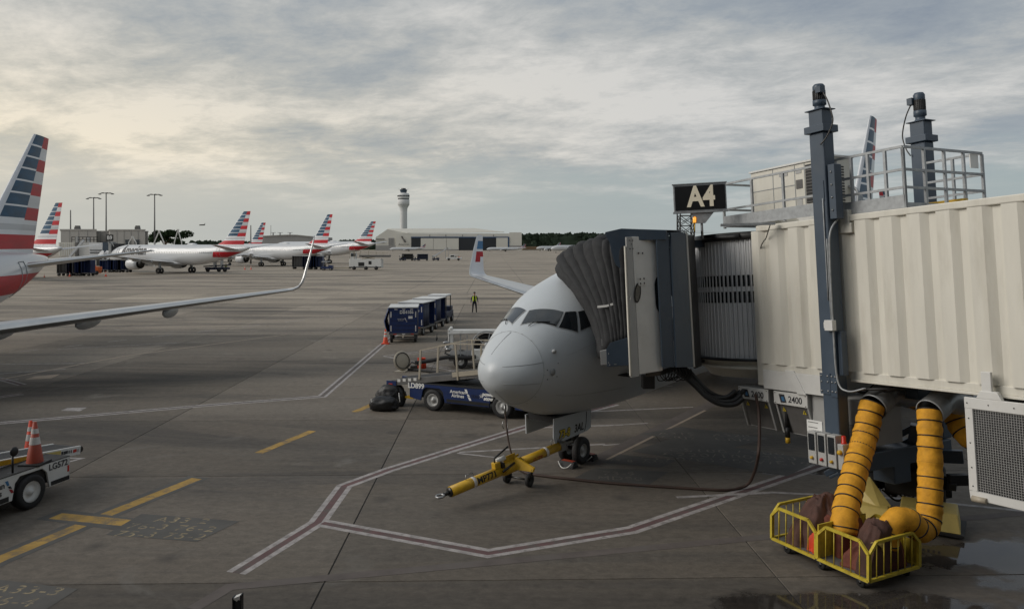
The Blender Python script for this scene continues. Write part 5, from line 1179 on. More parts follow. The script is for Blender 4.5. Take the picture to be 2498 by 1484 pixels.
# bollard post at the bottom edge
po = G(580, 1500); bp_ = thing('marker_post', 'thin black and silver post standing at the bottom edge of the view', 'post', at(580, 1447, 7.0)-Vector((0, 0, 2.39)))
b = MB(); hh = at(580, 1447, 7.0).z; p_ = at(580, 1447, 7.0); b.bb((p_.x-.042, p_.y-.03, 0), (p_.x-.030, p_.y+.03, hh-.02)); b.bb((p_.x+.030, p_.y-.03, 0), (p_.x+.042, p_.y+.03, hh)); b.build('side_rail', 'black', bp_, world=True)
MB().bb((p_.x-.0299, p_.y-.01, 0), (p_.x+.0299, p_.y+.01, hh-.06)).build('glass_strip', 'glassgrey', bp_, world=True); MB().prism([(p_.x-.042, p_.y-.03, hh-.03), (p_.x+.0, p_.y-.03, hh-.055), (p_.x+.042, p_.y-.03, hh-.01), (p_.x+.042, p_.y-.03, hh+.0)], (0, .06, 0)).build('cap', 'offwhite', bp_, world=True)
# ---------------------------------------------------------------- vehicles near the jet
def frame_at(p, fwd):
    x = Vector((fwd[0], fwd[1], 0)).normalized(); y = Vector((-x.y, x.x, 0)); return Matrix(((x.x, y.x, 0, p[0]), (x.y, y.y, 0, p[1]), (0, 0, 1, 0), (0, 0, 0, 1)))
def bird(T, s, parent, cols, world=False):
    """airline emblem: a slanted blade split by a notch"""
    q = lambda pts: MB().add([T @ Vector((a*s, b*s, 0)) for a, b in pts], [tuple(range(len(pts)))])
    q([(-.30, .5), (-.05, .5), (.08, .12), (-.12, .12)]).build('emblem', cols[0], parent, fix=False); q([(-.08, .06), (.14, .06), (.30, -.18), (.05, -.12)]).build('emblem', cols[1], parent, fix=False)
    q([(.02, -.16), (.30, -.24), (.45, -.5), (.22, -.5)]).build('emblem', cols[2], parent, fix=False)
def loader(label, T, body, num, numcol, logo, L0, L1, Wd, zt, conv, wheels, rimm='rim', rail_=True):
    t = thing('belt_loader', label, 'belt loader', mtx=T)
    sgn = 1 if Wd > 0 else -1
    # body side panel with wheel arches
    def sidep(y):
        pts = [(L0, .40), (L0, zt)]
        pts += [(L1, zt), (L1, .32)]
        bot = []
        for wx in sorted(wheels, reverse=True): bot += [(wx+.47, .32), (wx+.40, .66), (wx+.28, .775), (wx-.28, .775), (wx-.40, .66), (wx-.47, .32)]
        return [(a, y, b_) for a, b_ in pts+[q for q in bot if L0 < q[0] < L1]]
    MB().prism(sidep(0), (0, .05*sgn, 0)).build('side_panel', body, t, bevel=.01); MB().prism(sidep(Wd-.05*sgn), (0, .05*sgn, 0)).build('side_panel', body, t, bevel=.01)
    MB().bb((L0+.02, .06*sgn, .42), (L1-.02, Wd-.06*sgn, zt-.06)).build('chassis', 'black', t); MB().bb((L0, 0, .42), (L0+.03, Wd, zt-.001)).bb((L1-.03, 0, .42), (L1, Wd, zt-.001)).build('end_panel', body, t)
    MB().bb((L0, 0, zt-.02), (L1, Wd, zt+.004)).build('deck', 'belt', t)
    for wx in wheels:
        for y in (.10*sgn, Wd-.10*sgn): wheel(.365, .26, (wx, y, .365), (0, 1, 0), t, rimr=.60, rim=rimm)
    (x0, z0, x1, z1, y0, y1) = conv
    b = MB(); b.bar((x0, y0, z0), (x1, y0, z1), .05, .20); b.bar((x0, y1, z0), (x1, y1, z1), .05, .20); b.build('conveyor_frame', 'vwhite' if body == 'vwhite' else 'deck', t, bevel=.006)
    MB().bar((x0, (y0+y1)/2, z0+.05), (x1, (y0+y1)/2, z1+.05), abs(y1-y0)-.06, .05).build('conveyor_belt', 'belt', t)
    MB().tube([(x0+.04, y0, z0), (x0+.04, y1, z0)], .07, 0, 12).build('end_roller', 'darkmetal', t)
    return t
# LD899, blue
T1 = frame_at((-2.70, 25.8), (.905, -.424))
ld = loader('dark blue belt loader LD899 with tan handrails parked beside the jet nose', T1, 'navy', 'LD899', 'white', None, -.92, 4.4, 1.9, .90, (-1.75, .80, 3.6, 1.62, .15, 1.15), (0, 2.62))
text('LD899', .24, 'white', facing((-.66, -.006, .80), (1, 0, 0), (0, 0, 1)), ld, bold=.008)
text('American\nAirlines', .155, 'white', facing((.98, -.006, .66), (1, 0, 0), (0, 0, 1)), ld, bold=.003, leading=.85); bird(facing((1.34, -.006, .66), (1, 0, 0), (0, 0, 1)), .36, ld, ['white']*3)
text('power\nstow', .165, 'white', facing((2.12, -.006, .66), (1, 0, 0), (0, 0, 1)), ld, bold=.010, leading=.85, shear=.15); text('TUG', .14, 'navydark', facing((1.62, -.006, .62), (1, 0, 0), (0, 0, 1)), ld, bold=.006)
b = MB()
for k in range(5): a = math.radians(90+72*k); b.add([(1.86+.02*math.cos(a+.6), -.006, .66+.02*math.sin(a+.6)), (1.86+.10*math.cos(a), -.006, .66+.10*math.sin(a)), (1.86+.02*math.cos(a-.6), -.006, .66+.02*math.sin(a-.6))], [(0, 1, 2)])
b.build('star_mark', 'white', ld, fix=False)
MB().bb((.55, -.012, .36), (2.15, -.001, .46)).build('rub_strip', 'black', ld); MB().prism([(-1.25, .2, .30), (-.9, .2, .30), (-.9, .2, .72), (-1.02, .2, .72), (-1.02, .2, .42), (-1.25, .2, .36)], (0, .3, 0)).build('tow_pintle', 'yellow', ld)
for k in range(4): MB().bb((-1.5+k*.22, .117, .86+k*.03), (-1.38+k*.22, .122, .96+k*.03)).build('label_plate', 'offwhite', ld)
MB().bb((-1.95, .1, .70), (-1.55, .16, .88)).bb((-1.95, 1.1, .7), (-1.55, 1.2, .88)).build('conveyor_nose', 'navy', ld); MB().bb((-1.85, .09, .74), (-1.7, .099, .79)).build('tail_reflector', 'redpaint', ld)
b = MB(); P0 = [(-.60, 0, 1.12), (-.58, 0, 2.06), (1.05, 0, 2.34), (3.0, 0, 2.50)]
def hr(y, name, m='tan'):
    b = MB(); b.bar((-.60, y, 1.02), (-.55, y, 2.02), .06, .06, 0, (1, 0, 0)); b.bar((-.55, y, 2.02), (.65, y, 2.30), .036, .036); b.bar((.65, y, 2.30), (3.2, y, 2.42), .036, .036); b.bar((.92, y, 1.10), (.82, y, 2.30), .07, .05, 0, (1, 0, 0)); b.bar((1.8, y, 1.3), (1.8, y, 2.3), .05, .05, 0, (1, 0, 0)); b.bar((2.8, y, 1.4), (2.8, y, 2.35), .05, .05, 0, (1, 0, 0)); b.bar((1.8, y, 1.85), (3.2, y, 1.95), .04, .04); b.build(name, m, ld)
hr(.12, 'handrail'); hr(1.32, 'handrail'); b = MB(); b.bar((.7, .12, 1.26), (3.2, .12, 1.66), .04, .16); b.build('kick_board', 'tan', ld)
MB().bb((-.55, 1.2, .94), (.7, 1.9, .98)).build('side_tray', 'tan', ld); MB().box((0, 1.3, 1.12), (.14, .1, .03)).build('glove', 'white', ld)
# duffel bags
def duffel(c, r, seed, label, rz):
    rows = []; n, k = 48, 32; off = Vector((seed*5.1, seed*2.3, seed))
    f = lambda v, q: math.copysign(abs(v)**q, v)
    for i in range(k+1):
        th = math.pi*i/k; row = []
        for j in range(n):
            a = 2*math.pi*j/n; d_ = Vector((math.cos(th), math.sin(th)*math.cos(a), math.sin(th)*math.sin(a)))
            s_ = 1+.16*mn.noise(d_*1.3+off)+.09*(1-2*abs(mn.noise(d_*2.6+off)))+.04*(1-2*abs(mn.noise(d_*6+off)))
            v = Vector((r[0]*f(d_.x, .8), r[1]*f(d_.y, .8), r[2]*f(d_.z, .8)))*s_
            v.z -= .35*r[2]*max(0, abs(d_.x)-.45); row.append(Vector((v.x, v.y, max(-r[2]*.90, v.z))))
        rows.append(row)
    t = thing('duffel_bag', label, 'bag', (c[0], c[1], 0), rz, 'black bags by the belt loader')
    b = MB().grid([[p+Vector((0, 0, r[2]*.92)) for p in q] for q in rows], 0, True, True); b.build('bag_body', 'black', t, fix=False)
    MB().tube(smooth([(-r[0]*.4, -r[1]*.6, r[2]*1.6), (-r[0]*.3, -r[1]*1.05, r[2]*1.2), (r[0]*.3, -r[1]*1.05, r[2]*1.15), (r[0]*.4, -r[1]*.6, r[2]*1.6)]), .02, 0, 6).build('handle', 'belt', t)
    return t
g_ = G(936, 1000); df = duffel(g_, (.44, .30, .25), 3, 'front black duffel bag with a white tag on the concrete by the blue loader', R(-8)); MB().box((-.36, -.27, .38), (.03, .01, .12)).build('bag_tag', 'white', df)
g_ = G(955, 988); df = duffel(g_, (.48, .30, .37), 8, 'taller black duffel bag behind the front bag, light strap on its side', R(-10)); MB().tube(smooth([(.35, -.25, .5), (.40, -.34, .35), (.42, -.34, .2)]), .015, 0, 6).build('strap', 'offwhite', df)
# hydrant fuelling cart behind the loader
fc = thing('fuel_cart', 'white fuelling cart with large hose reel marked JET A behind the blue loader', 'fuel cart', (-2.9, 34.6, 0), R(2))
b = MB(); b.bb((0, .1, .35), (4.3, 1.8, .62)); b.build('chassis', 'deck', fc, bevel=.02); b = MB(); b.bb((0, 0, 1.62), (4.3, .4, 1.78)); b.bb((0, 0, .9), (.22, .3, 1.62)); b.bb((0, .0, 1.0), (.10, 1.6, 1.78)); b.bb((.05, 0, 1.78), (.2, .2, 1.90)); b.build('frame', 'vwhite', fc, bevel=.03)
b = MB(); b.bar((.55, .05, .6), (.55, .05, 1.62), .05); b.bar((.85, .02, .6), (.85, .02, 1.55), .04); b.bar((3.4, .05, .6), (3.4, .05, 1.62), .06); b.build('upright', 'galv', fc)
rc = (1.75, .35, 1.02)
rl = MB().tube([(rc[0]+.70*math.cos(2*math.pi*k/32), 0, rc[2]+.70*math.sin(2*math.pi*k/32)) for k in range(32)], .028, 0, 8, closed=True)
for k in range(6): a = 2*math.pi*k/6+.3; rl.bar((rc[0], 0, rc[2]), (rc[0]+.70*math.cos(a), 0, rc[2]+.70*math.sin(a)), .05, .03, 0, (0, 1, 0))
rl.lathe([(0, -.03), (.10, -.03), (.10, .03), (0, .03)], (rc[0], 0, rc[2]), (0, 1, 0), 0, 16); rl = rl.build('hose_reel', 'galv', fc)
b = MB()
for k in range(5): b.tube([(rc[0]+(.30+.065*k)*math.cos(2*math.pi*q/32), .12+.05*(k % 2), rc[2]+(.30+.065*k)*math.sin(2*math.pi*q/32)) for q in range(32)], .034, 0, 8, closed=True)
b.build('hose_coil', 'rubber', rl)
b = MB(); b.bb((1.05, -.06, .38), (2.6, .08, .92)); tk = b.build('side_tank', 'vwhite', fc, bevel=.06)
text('FLAMMABLE', .12, 'printred', facing((2.02, -.063, .84), (1, 0, 0), (0, 0, 1)), fc, bold=.004); MB().bb((1.72, -.068, .60), (2.32, -.062, .76)).build('sign_plate', 'printdark', fc); text('JET A', .15, 'white', facing((2.02, -.071, .68), (1, 0, 0), (0, 0, 1)), fc, bold=.004); text('NO SMOKING', .11, 'printred', facing((2.02, -.063, .52), (1, 0, 0), (0, 0, 1)), fc, bold=.004)
for x, y in ((.55, .15), (3.6, .15), (.55, 1.6), (3.6, 1.6)): wheel(.33, .24, (x, y, .33), (0, 1, 0), fc, rimr=.5, rim='vwhite')
b = MB(); b.ball((-.05, .1, 1.05), .13, 0, 12).ball((-.0, 0, .90), (.14, .12, .10), 0, 12).ball((-.1, 0, 1.2), (.16, .08, .08), 0, 12); b.tube([(-.1, .0, 1.1), (-.15, .1, .7), (.1, .2, .6)], .05, 0, 8); b.build('pump_fittings', 'steel', fc)
MB().tube([(-.55, .0, 1.3), (-.52, 0, 1.62)], .02, 0, 8).ball((-.53, 0, 1.4), (.05, .05, .10), 0, 10).build('mirror', 'black', fc)
tag(MB().tube(smooth([at(1012, 884, 34.4), at(1050, 879, 34.4), at(1088, 871, 34.4), at(1135, 872, 34.5), at(1160, 869, 34.6)]), .085, 0, 12).build('fuel_hose', 'belt'), 'thick dark fuel hose running from the white fuel cart past the red bucket', 'hose')
tag(MB().tube(smooth([G(995, 900, .06), G(1030, 903, .06), G(1080, 908, .06), G(1130, 908, .06), G(1200, 903, .06)]), .06, 0, 10).build('fuel_hose', 'rubber'), 'black hose lying flat on the concrete from the open pit lid', 'hose')
pitp = G(985, 904); pit = thing('hydrant_pit_lid', 'tan round pit lid standing open on its edge left of the red bucket', 'pit lid', pitp)
MB().lathe([(0, -.03), (.40, -.03), (.44, 0), (.40, .03), (0, .03)], (-.08, 0, .46), (.62, -.75, .2), 0, 32).build('lid', 'tan', pit); MB().lathe([(.36, .032), (.37, .045), (.33, .045), (.33, .032)], (-.08, 0, .46), (.62, -.75, .2), 0, 32).build('lid_rim', 'darkmetal', pit); b = MB(); b.prism([(-.4, -.35, .0), (.1, -.35, .0), (.25, .35, .0), (-.2, .35, .0)], (0, 0, .03)); b.build('pit_frame', 'tan', pit)
b = MB(); b.box((.45, 0, .15), (.3, .2, .18)).tube([(.2, 0, .2), (.35, 0, .4), (.7, 0, .25)], .03, 0, 8); b.build('coupler', 'darkmetal', pit)
bu = G(1028, 897); bk = thing('bucket', 'bright red bucket standing on the concrete under the fuel hose', 'bucket', bu)
MB().lathe([(0, 0), (.225, 0), (.21, .30), (.185, .32), (.185, .46), (.20, .47), (.17, .47), (.17, .40), (0, .40)], (0, 0, 0), (0, 0, 1), 0, 24).build('tub', 'orangered', bk)
# baggage cart train
def bag_cart(p, fwd, label, num, sub=None, tarp=False):
    T = frame_at(p, fwd); t = thing('baggage_cart', label, 'baggage cart', mtx=T, group='train of blue baggage carts')
    # x back along the train, y to the left of it; origin at the front right wheel line
    w, l, zb_, zt_ = 1.62, 2.3, .56, 2.02
    MB().bb((0, 0, zb_), (.05, w, zt_)).build('front_panel', 'navy', t, bevel=.01); MB().bb((l-.05, 0, zb_), (l, w, zt_)).build('rear_panel', 'navy', t)
    for k in range(5): MB().bb((-.015, .12, zb_+.18+k*.26), (.0, w-.12, zb_+.20+k*.26)).build('panel_rib', 'navydark', t)
    MB().bb((-.06, -.05, zt_), (l+.06, w+.05, zt_+.06)).build('roof', 'silver2', t, bevel=.015); MB().bb((-.02, -.02, zb_-.10), (l+.02, w+.02, zb_)).build('floor', 'deck', t)
    b = MB(); b.bar((.03, .02, zb_), (.03, .02, zt_), .05); b.bar((l-.03, .02, zb_), (l-.03, .02, zt_), .05); b.bar((l/2, .02, zb_), (l/2, .02, zt_), .04); b.build('corner_post', 'navydark', t)
    MB().bb((.05, w-.04, zb_), (l-.05, w, zt_)).build('side_curtain', 'navydark', t); MB().bb((.1, .3, zb_), (l-.1, w-.1, zb_+.02)).build('load_floor', 'deck', t)
    cu = MB(); rows = []
    for i in range(9): x = .06+(l*.42)*i/8; rows.append([Vector((x, .03*math.sin(i*2.2), z)) for z in (zb_+.02, zb_+.6, zt_-.02)])
    cu.grid(rows, 0, True); cu.build('side_curtain', 'navydark', t, solid=.015)
    for (x, y, s) in ((1.3, .35, .3), (1.75, .4, .26), (1.5, .7, .34)): MB().box((x, y, zb_+s*.75), (.5, .3, s*1.4), 0, .2).build('suitcase', 'black', t, bevel=.04)
    MB().box((1.55, .22, zb_+.5), (.12, .02, .35)).build('bag_tag', 'white', t)
    for y in (.10, w-.10):
        for z in (zb_+.1, zt_-.55): MB().bb((-.012, y-.03, z), (-.001, y+.03, z+.34)).build('reflector_strip', 'refl', t)
    for k in range(3): MB().bb((-.012, .25+k*.45, zt_-.11), (-.001, .42+k*.45, zt_-.06)).build('reflector_strip', 'refl', t)
    for k in range(3): MB().bb((-.032, .2+k*.5, zb_-.08), (-.021, .38+k*.5, zb_-.03)).build('reflector_strip', 'refl' if k % 2 else 'redpaint', t)
    text(num, .24, 'white', facing((-.008, .62, zt_-.25), (0, -1, 0), (0, 0, 1)), t, bold=.006)
    if sub: text(sub, .16, 'white', facing((-.008, .32, zt_-.48), (0, -1, 0), (0, 0, 1)), t)
    MB().bb((-.010, .28, zt_-.62), (-.001, .52, zt_-.46)).build('placard', 'white', t) if not sub else None
    text('American\nAirlines', .10, 'refl', facing((-.008, .95, 1.33), (0, -1, 0), (0, 0, 1)), t, leading=.85); bird(facing((-.008, .68, 1.32), (0, -1, 0), (0, 0, 1)), .22, t, ['refl']*3)
    for x in (.25, l-.3):
        for y in (.12, w-.12): wheel(.27, .16, (x, y, .27), (0, 1, 0), t, rimr=.5, n=20)
        MB().bar((x, .1, .3), (x, w-.1, .3), .06).build('axle', 'black', t)
    MB().bar((.0, w/2, zb_-.1), (-.55, w/2, .35), .06).build('draw_bar', 'tan', t)
    if tarp:
        rows = []
        for i in range(9):
            x = -.05+2.3*i/8; rows.append([Vector((x, w+.02+.06*math.sin(i*1.7)+d, z)) for d, z in ((0, zt_), (.10, 1.7), (.24, 1.25), (.16, .9), (.03, .6))])
        MB().grid(rows, 0, True).build('tarpaulin', 'navy', t, solid=.02)
    return t
cpos = [((-5.5, 44.1), (-.10, 1), 'front baggage cart DB4186 with bulging blue tarpaulin beside the traffic cone', 'DB4186', None, True), ((-5.55, 47.4), (.22, 1), 'second blue baggage cart behind DB4186, marked 647, open side with bags', '647', 'LB', False), ((-5.08, 50.9), (.18, 1), 'third blue baggage cart of the train, open side nearest the worker', '', '', False)]
for p, f_, l_, n_, s_, tp in cpos:
    bag_cart(p, f_, l_, n_ or 'DB4', s_, tp) if n_ else bag_cart(p, f_, l_, '4187', None, tp)
def tug(T, label, m='navydark', group=None, cat='baggage tug'):
    t = thing('baggage_tug', label, cat, mtx=T, group=group)
    b = MB(); b.bb((0, 0, .35), (2.6, 1.35, .85)); b.bb((1.6, .05, .85), (2.6, 1.3, 1.15)); b.build('body', m, t, bevel=.05)
    b = MB(); b.bb((.05, 0, 1.95), (1.8, 1.4, 2.08)); b.build('roof', 'silver2', t, bevel=.03); b = MB()
    for x in (.1, 1.7):
        for y in (.05, 1.3): b.bar((x, y, .85), (x, y, 1.95), .06)
    b.build('roof_post', 'black', t); MB().bb((.08, .1, 1.55), (.12, 1.3, 1.95)).build('rear_screen', 'black', t); MB().bb((.5, .3, .85), (.9, 1.05, 1.4)).build('seat', 'black', t, bevel=.05)
    for x in (.45, 2.15):
        for y in (.05, 1.3): wheel(.30, .2, (x, y, .30), (0, 1, 0), t, rimr=.5, n=18)
    return t
tug(frame_at((-4.72, 54.6), (.12, 1)), 'dark blue tug with pale roof at the head of the near cart train')
# traffic cones
def cone(p, h, label, m='cone', base='orangered', rings=2, group='traffic cones'):
    t = thing('traffic_cone', label, 'traffic cone', p, 0, group); k = h/.71
    MB().box((0, 0, .02*k), (.36*k, .36*k, .04*k)).build('base', 'black' if base == 'black' else base, t, bevel=.008)
    r = lambda z: (.135-(.135-.028)*z/.71)*k
    MB().lathe([(r(.03), .04*k), (r(.71), .71*k), (.012, .71*k)], (0, 0, 0), (0, 0, 1), 0, 28).build('body', m, t)
    for a, c in ((.34, .46), (.52, .60))[:rings]: MB().lathe([(r(a)+.003, a*k), (r(c)+.003, c*k)], (0, 0, 0), (0, 0, 1), 0, 28).build('reflective_band', 'refl', t)
    return t
cone(G(940, 838), .84, 'orange traffic cone on the white line at the front corner of baggage cart DB4186')
for i, (u, v, h, l_) in enumerate([(170, 674, .8, 'small far orange cone below the tail of the second banded fin'), (258, 674, .95, 'far cone on open concrete left of the wheels of the American jet'), (597, 657, .9, 'left of two tiny cones right of the far loader'), (612, 657, .9, 'right of two tiny cones right of the far loader'), (108, 676, .6, 'tiny far cone below the wing of the nearest left jet')]): cone(G(u, v), h, l_)
# LG572, white, at the left edge
T2 = frame_at((-10.26, 16.2), (.235, .972))
lg = loader('white belt loader LG572 with yellow conveyor strip entering at the left edge', T2, 'vwhite', 'LG572', 'printdark', None, -2.9, 1.02, 1.95, .86, (2.05, .68, -2.8, 1.22, .70, 1.48), (.0, -2.35), rimm='vwhite')
def lgt(s_, size, x, z, m='printdark', **k): text(s_, size, m, facing((x, -.006, z), (-1, 0, 0), (0, 0, 1)), lg, **k)
text('LG572', .19, 'printdark', facing((.70, -.006, .74), (1, 0, 0), (0, 0, 1)), lg, bold=.004)
text('American\nAirlines', .17, 'printdark', facing((-.98, -.006, .62), (1, 0, 0), (0, 0, 1)), lg, bold=.004, leading=.85); bird(facing((-.56, -.006, .63), (1, 0, 0), (0, 0, 1)), .28, lg, ['printblue', 'printdark', 'printred'])
MB().bb((.50, -.010, .34), (1.0, -.001, .43)).build('rub_strip', 'black', lg); MB().bb((-1.9, -.010, .34), (-.56, -.001, .44)).build('rub_strip', 'black', lg); MB().bb((.95, -.008, .52), (1.0, -.001, .66)).build('side_reflector', 'redpaint', lg)
MB().bar((.75, .66, .86), (-2.8, .66, 1.25), .012, .10).build('yellow_strip', 'yellow', lg); MB().bar((1.45, .668, .76), (.8, .668, .83), .012, .11).build('warning_labels', 'yellowpale', lg)
for k, (x, w_, m_) in enumerate(((1.97, .06, 'cabgrey'), (1.87, .10, 'redpaint'), (1.76, .03, 'printdark'), (1.70, .03, 'printdark'), (1.60, .12, 'printdark'), (1.50, .05, 'printdark'))): z = .68+(2.05-x)*.111; MB().bb((x-w_/2, .668, z-.03), (x+w_/2, .674, z+.04)).build('label_plate', m_, lg)
MB().tube([(-.35, .12, .84), (-.35, .12, 1.22)], .022, 0, 8).build('mirror_post', 'black', lg); MB().ball((-.33, .10, 1.30), (.10, .04, .10), 0, 16).build('mirror', 'black', lg); MB().box((-.35, .12, .85), (.16, .16, .03)).build('post_foot', 'black', lg)
MB().tube([(-.85, .9, .95), (-.95, .95, 2.0)], .06, 0, 10).build('yellow_post', 'yellowpale', lg)
MB().bb((.55, .08, .845), (-.2, .6, .852)).build('anti_slip_mat', 'belt', lg)
cw_ = WM[lg.name] @ Vector((.30, .22, .853)); cone(cw_, .92, 'weathered dark orange cone with black base standing on the white LG572 loader', 'conedark', 'black')
cone((-12.75, 20.1, 0), .98, 'bright red cone standing behind the conveyor of the white LG572 loader', 'orangered')
# worker
def person(p, h, rz, label):
    t = thing('person', label, 'person', p, rz); s = h/1.8
    J = {'pel': (0, 0, .98, .135, .10), 'wai': (0, 0, 1.12, .125, .09), 'che': (0, 0, 1.36, .155, .105), 'nek': (0, 0, 1.50, .055, .055), 'hd0': (0, -.01, 1.60, .075, .085), 'hd1': (0, -.005, 1.70, .085, .10), 'hd2': (0, 0, 1.77, .06, .07)}
    E = [('pel', 'wai'), ('wai', 'che'), ('che', 'nek'), ('nek', 'hd0'), ('hd0', 'hd1'), ('hd1', 'hd2')]
    for sg, n in ((1, 'l'), (-1, 'r')):
        J.update({n+'hip': (sg*.10, 0, .90, .095, .10), n+'kne': (sg*.14, -.02, .50, .065, .07), n+'ank': (sg*.17, .02, .10, .045, .05), n+'toe': (sg*.18, -.14, .04, .04, .035),
                  n+'sho': (sg*.19, 0, 1.43, .06, .06), n+'elb': (sg*.27, .02, 1.15, .045, .045), n+'wri': (sg*.30, -.04, .90, .03, .03), n+'hnd': (sg*.31, -.06, .80, .035, .022)})
        E += [('pel', n+'hip'), (n+'hip', n+'kne'), (n+'kne', n+'ank'), (n+'ank', n+'toe'), ('che', n+'sho'), (n+'sho', n+'elb'), (n+'elb', n+'wri'), (n+'wri', n+'hnd')]
    ks = list(J); me = bpy.data.meshes.new('body'); me.from_pydata([(J[k][0]*s, J[k][1]*s, J[k][2]*s) for k in ks], [(ks.index(a), ks.index(b)) for a, b in E], [])
    ob = bpy.data.objects.new('body', me); COL.objects.link(ob); sk = ob.modifiers.new('k', 'SKIN')
    for i, k in enumerate(ks): v = me.skin_vertices[0].data[i]; v.radius = (J[k][3]*s, J[k][4]*s); v.use_root = (k == 'pel')
    ob.modifiers.new('u', 'SUBSURF').levels = 2; ob.modifiers['u'].render_levels = 2
    dg = bpy.context.evaluated_depsgraph_get(); em = bpy.data.meshes.new_from_object(ob.evaluated_get(dg)); bpy.data.objects.remove(ob)
    em.materials.clear()
    for k in ('skin', 'cloth', 'white', 'black'): em.materials.append(M[k])
    for f in em.polygons:
        c = f.center/s; f.use_smooth = True
        f.material_index = 3 if c.z > 1.715 or (c.z > 1.60 and c.y > .03) else 0 if (c.z > 1.49 or (abs(c.x) > .25 and c.z < .93)) else (2 if c.z < .05 else 1)
    em.name = 'body'; o = link('body', em, t)
    vp = MB(); n = 20
    for z0_, z1_ in (((1.02, 1.49)),):
        rows = []
        for z in (1.02, 1.15, 1.28, 1.38, 1.46):
            w_ = {1.02: .165, 1.15: .16, 1.28: .175, 1.38: .185, 1.46: .13}[z]; d_ = {1.46: .10}.get(z, .135)
            rows.append([Vector((w_*math.sin(a), d_*math.cos(a), z))*s for a in [R(-158+316*j/n) for j in range(n+1)]])
        vp.grid(rows, 0, True)
    vp.build('safety_vest', 'hivis', t, solid=.015)
    MB().ball(Vector((0, -.0, 1.745))*s, (.105*s, .12*s, .075*s), 0, 14).bar(Vector((0, -.08, 1.735))*s, Vector((0, -.20, 1.72))*s, .14*s, .015*s).build('cap', 'black', t)
    for sg in (1, -1):
        b = MB()
        for f_ in range(4): y = (-.085+.02*f_); b.tube([Vector((sg*.31, y, .79))*s, Vector((sg*.315, y-.01, .74))*s, Vector((sg*.305, y-.02, .70-.008*(f_ % 2)))*s], .009*s, 0, 6)
        b.tube([Vector((sg*.305, -.09, .83))*s, Vector((sg*.29, -.115, .78))*s], .011*s, 0, 6); b.build('fingers', 'skin', t)
    b = MB(); b.ball(Vector((0, -.105, 1.645))*s, (.012*s, .02*s, .022*s), 0, 8); b.build('nose', 'skin', t)
    b = MB()
    for sg in (1, -1): b.ball(Vector((sg*.032, -.088, 1.67))*s, (.012*s, .008*s, .007*s), 0, 8)
    b.bar(Vector((-.025, -.088, 1.595))*s, Vector((.025, -.088, 1.595))*s, .01*s, .008*s); b.build('eyes_and_mouth', 'black', t)
    return t
person(G(1157, 763.5), 1.78, R(8), 'worker in dark clothes, cap and yellow safety vest standing on open concrete')
# ---------------------------------------------------------------- the other airliners
airliner('nearest banded-tail jet at the left edge, long wing with upturned tip reaching right', (-23.4, 10.9), -10.5, fin_top=12.7, near=False, gear=True, finscale=1.12, wend=.66, band0=.70)
a120 = Vector((math.sin(R(120)), math.cos(R(120))))
def tailed(label, tx, ty, A, L=44.5, **k):
    a, _ = axis(A); return airliner(label, (tx-a.x*L, ty-a.y*L), A, L=L, **k)
A3 = dict(W=1.98, zc=5.9, zk=1.75, winglet='fence', xw=16.5, span=17.0)
tailed('second banded tail from the left, jet mostly hidden behind the nearest jet', -69.5, 117, 122, fin_top=12.3, **A3)
a4, f4, t4 = airliner('parked jet titled American in dark letters, pale engine below, beside gate B9', (-89.3, 169), 120, L=44.5, fin_top=12.35, title=True, **A3)
tailed('large parked jet with a row of windows, tail just behind the upturned near wingtip', -47.5, 200, 124, L=48, fin_top=14.0, W=2.1, zc=6.3, zk=1.8, winglet='fence', xw=18, span=18)
tailed('distant banded tail showing between two larger parked jets, left of the low arched hangar', -83.0, 255, 120, fin_top=13.5, W=1.98, zc=5.9, zk=1.75, winglet='none', xw=16.5, span=17, det=1)
tailed('rightmost banded-tail jet of the left row, tail left of the big hangar', -41.5, 230, 124, L=48, fin_top=13.1, W=2.1, zc=7.1, zk=2.6, winglet='none', xw=18, span=16)
airliner('far jet whose small red and green-blue tail shows through the bridge railing', (46.5+33.9, 96+30), 232, fin_top=13.2, det=0, winglet='none')
def crj(label, tx, ty, A, L=38): return tailed(label, tx, ty, A, L=L, W=1.5, zc=4.4, zk=1.2, winglet='none', xw=14, span=11, eng=False, rear_engines=True, fin_top=7.8, det=1, red=False, finscale=.75)
p = G(1040, 612.9); crj('small white regional jet with raised tailplane parked before the left of the big hangar', p.x, 800, 82)
p = G(1283, 612.9); crj('small white regional jet with raised tailplane parked before the right of the big hangar', (1283-CU)*800/F, 800, 82, 42)
tailed('far large jet in front of the wooded hill left of the bridge canopy', (1462-CU)*640/F, 640, 70, fin_top=13.5, det=1, W=1.98, zc=6.4, zk=1.9, winglet='none', xw=16.5, span=16)
tailed('far small pale jet on the taxiway left of the large far jet', (1368-CU)*880/F, 880, 75, L=30, fin_top=10, det=1, W=1.98, zc=5.6, zk=1.75, winglet='none', xw=10, span=13, finscale=.8)
# plane in the air
fl = thing('flying_airliner', 'tiny dark airliner in flight low over the left treeline', 'airliner', at(493, 548.5, 2500))
MB().tube([(-9, 0, 0), (9, 0, .6)], 2.0, 0, 8).prism([(-2, -14, .5), (3, 0, 0), (-2, 14, .5), (-5, 0, 0)], (0, 0, .5)).build('fuselage', 'deck', fl); MB().prism([(6.5, 0, 1), (9, 0, 1), (10, 0, 6), (8.6, 0, 6)], (0, .4, 0)).build('tail_fin', 'deck', fl)
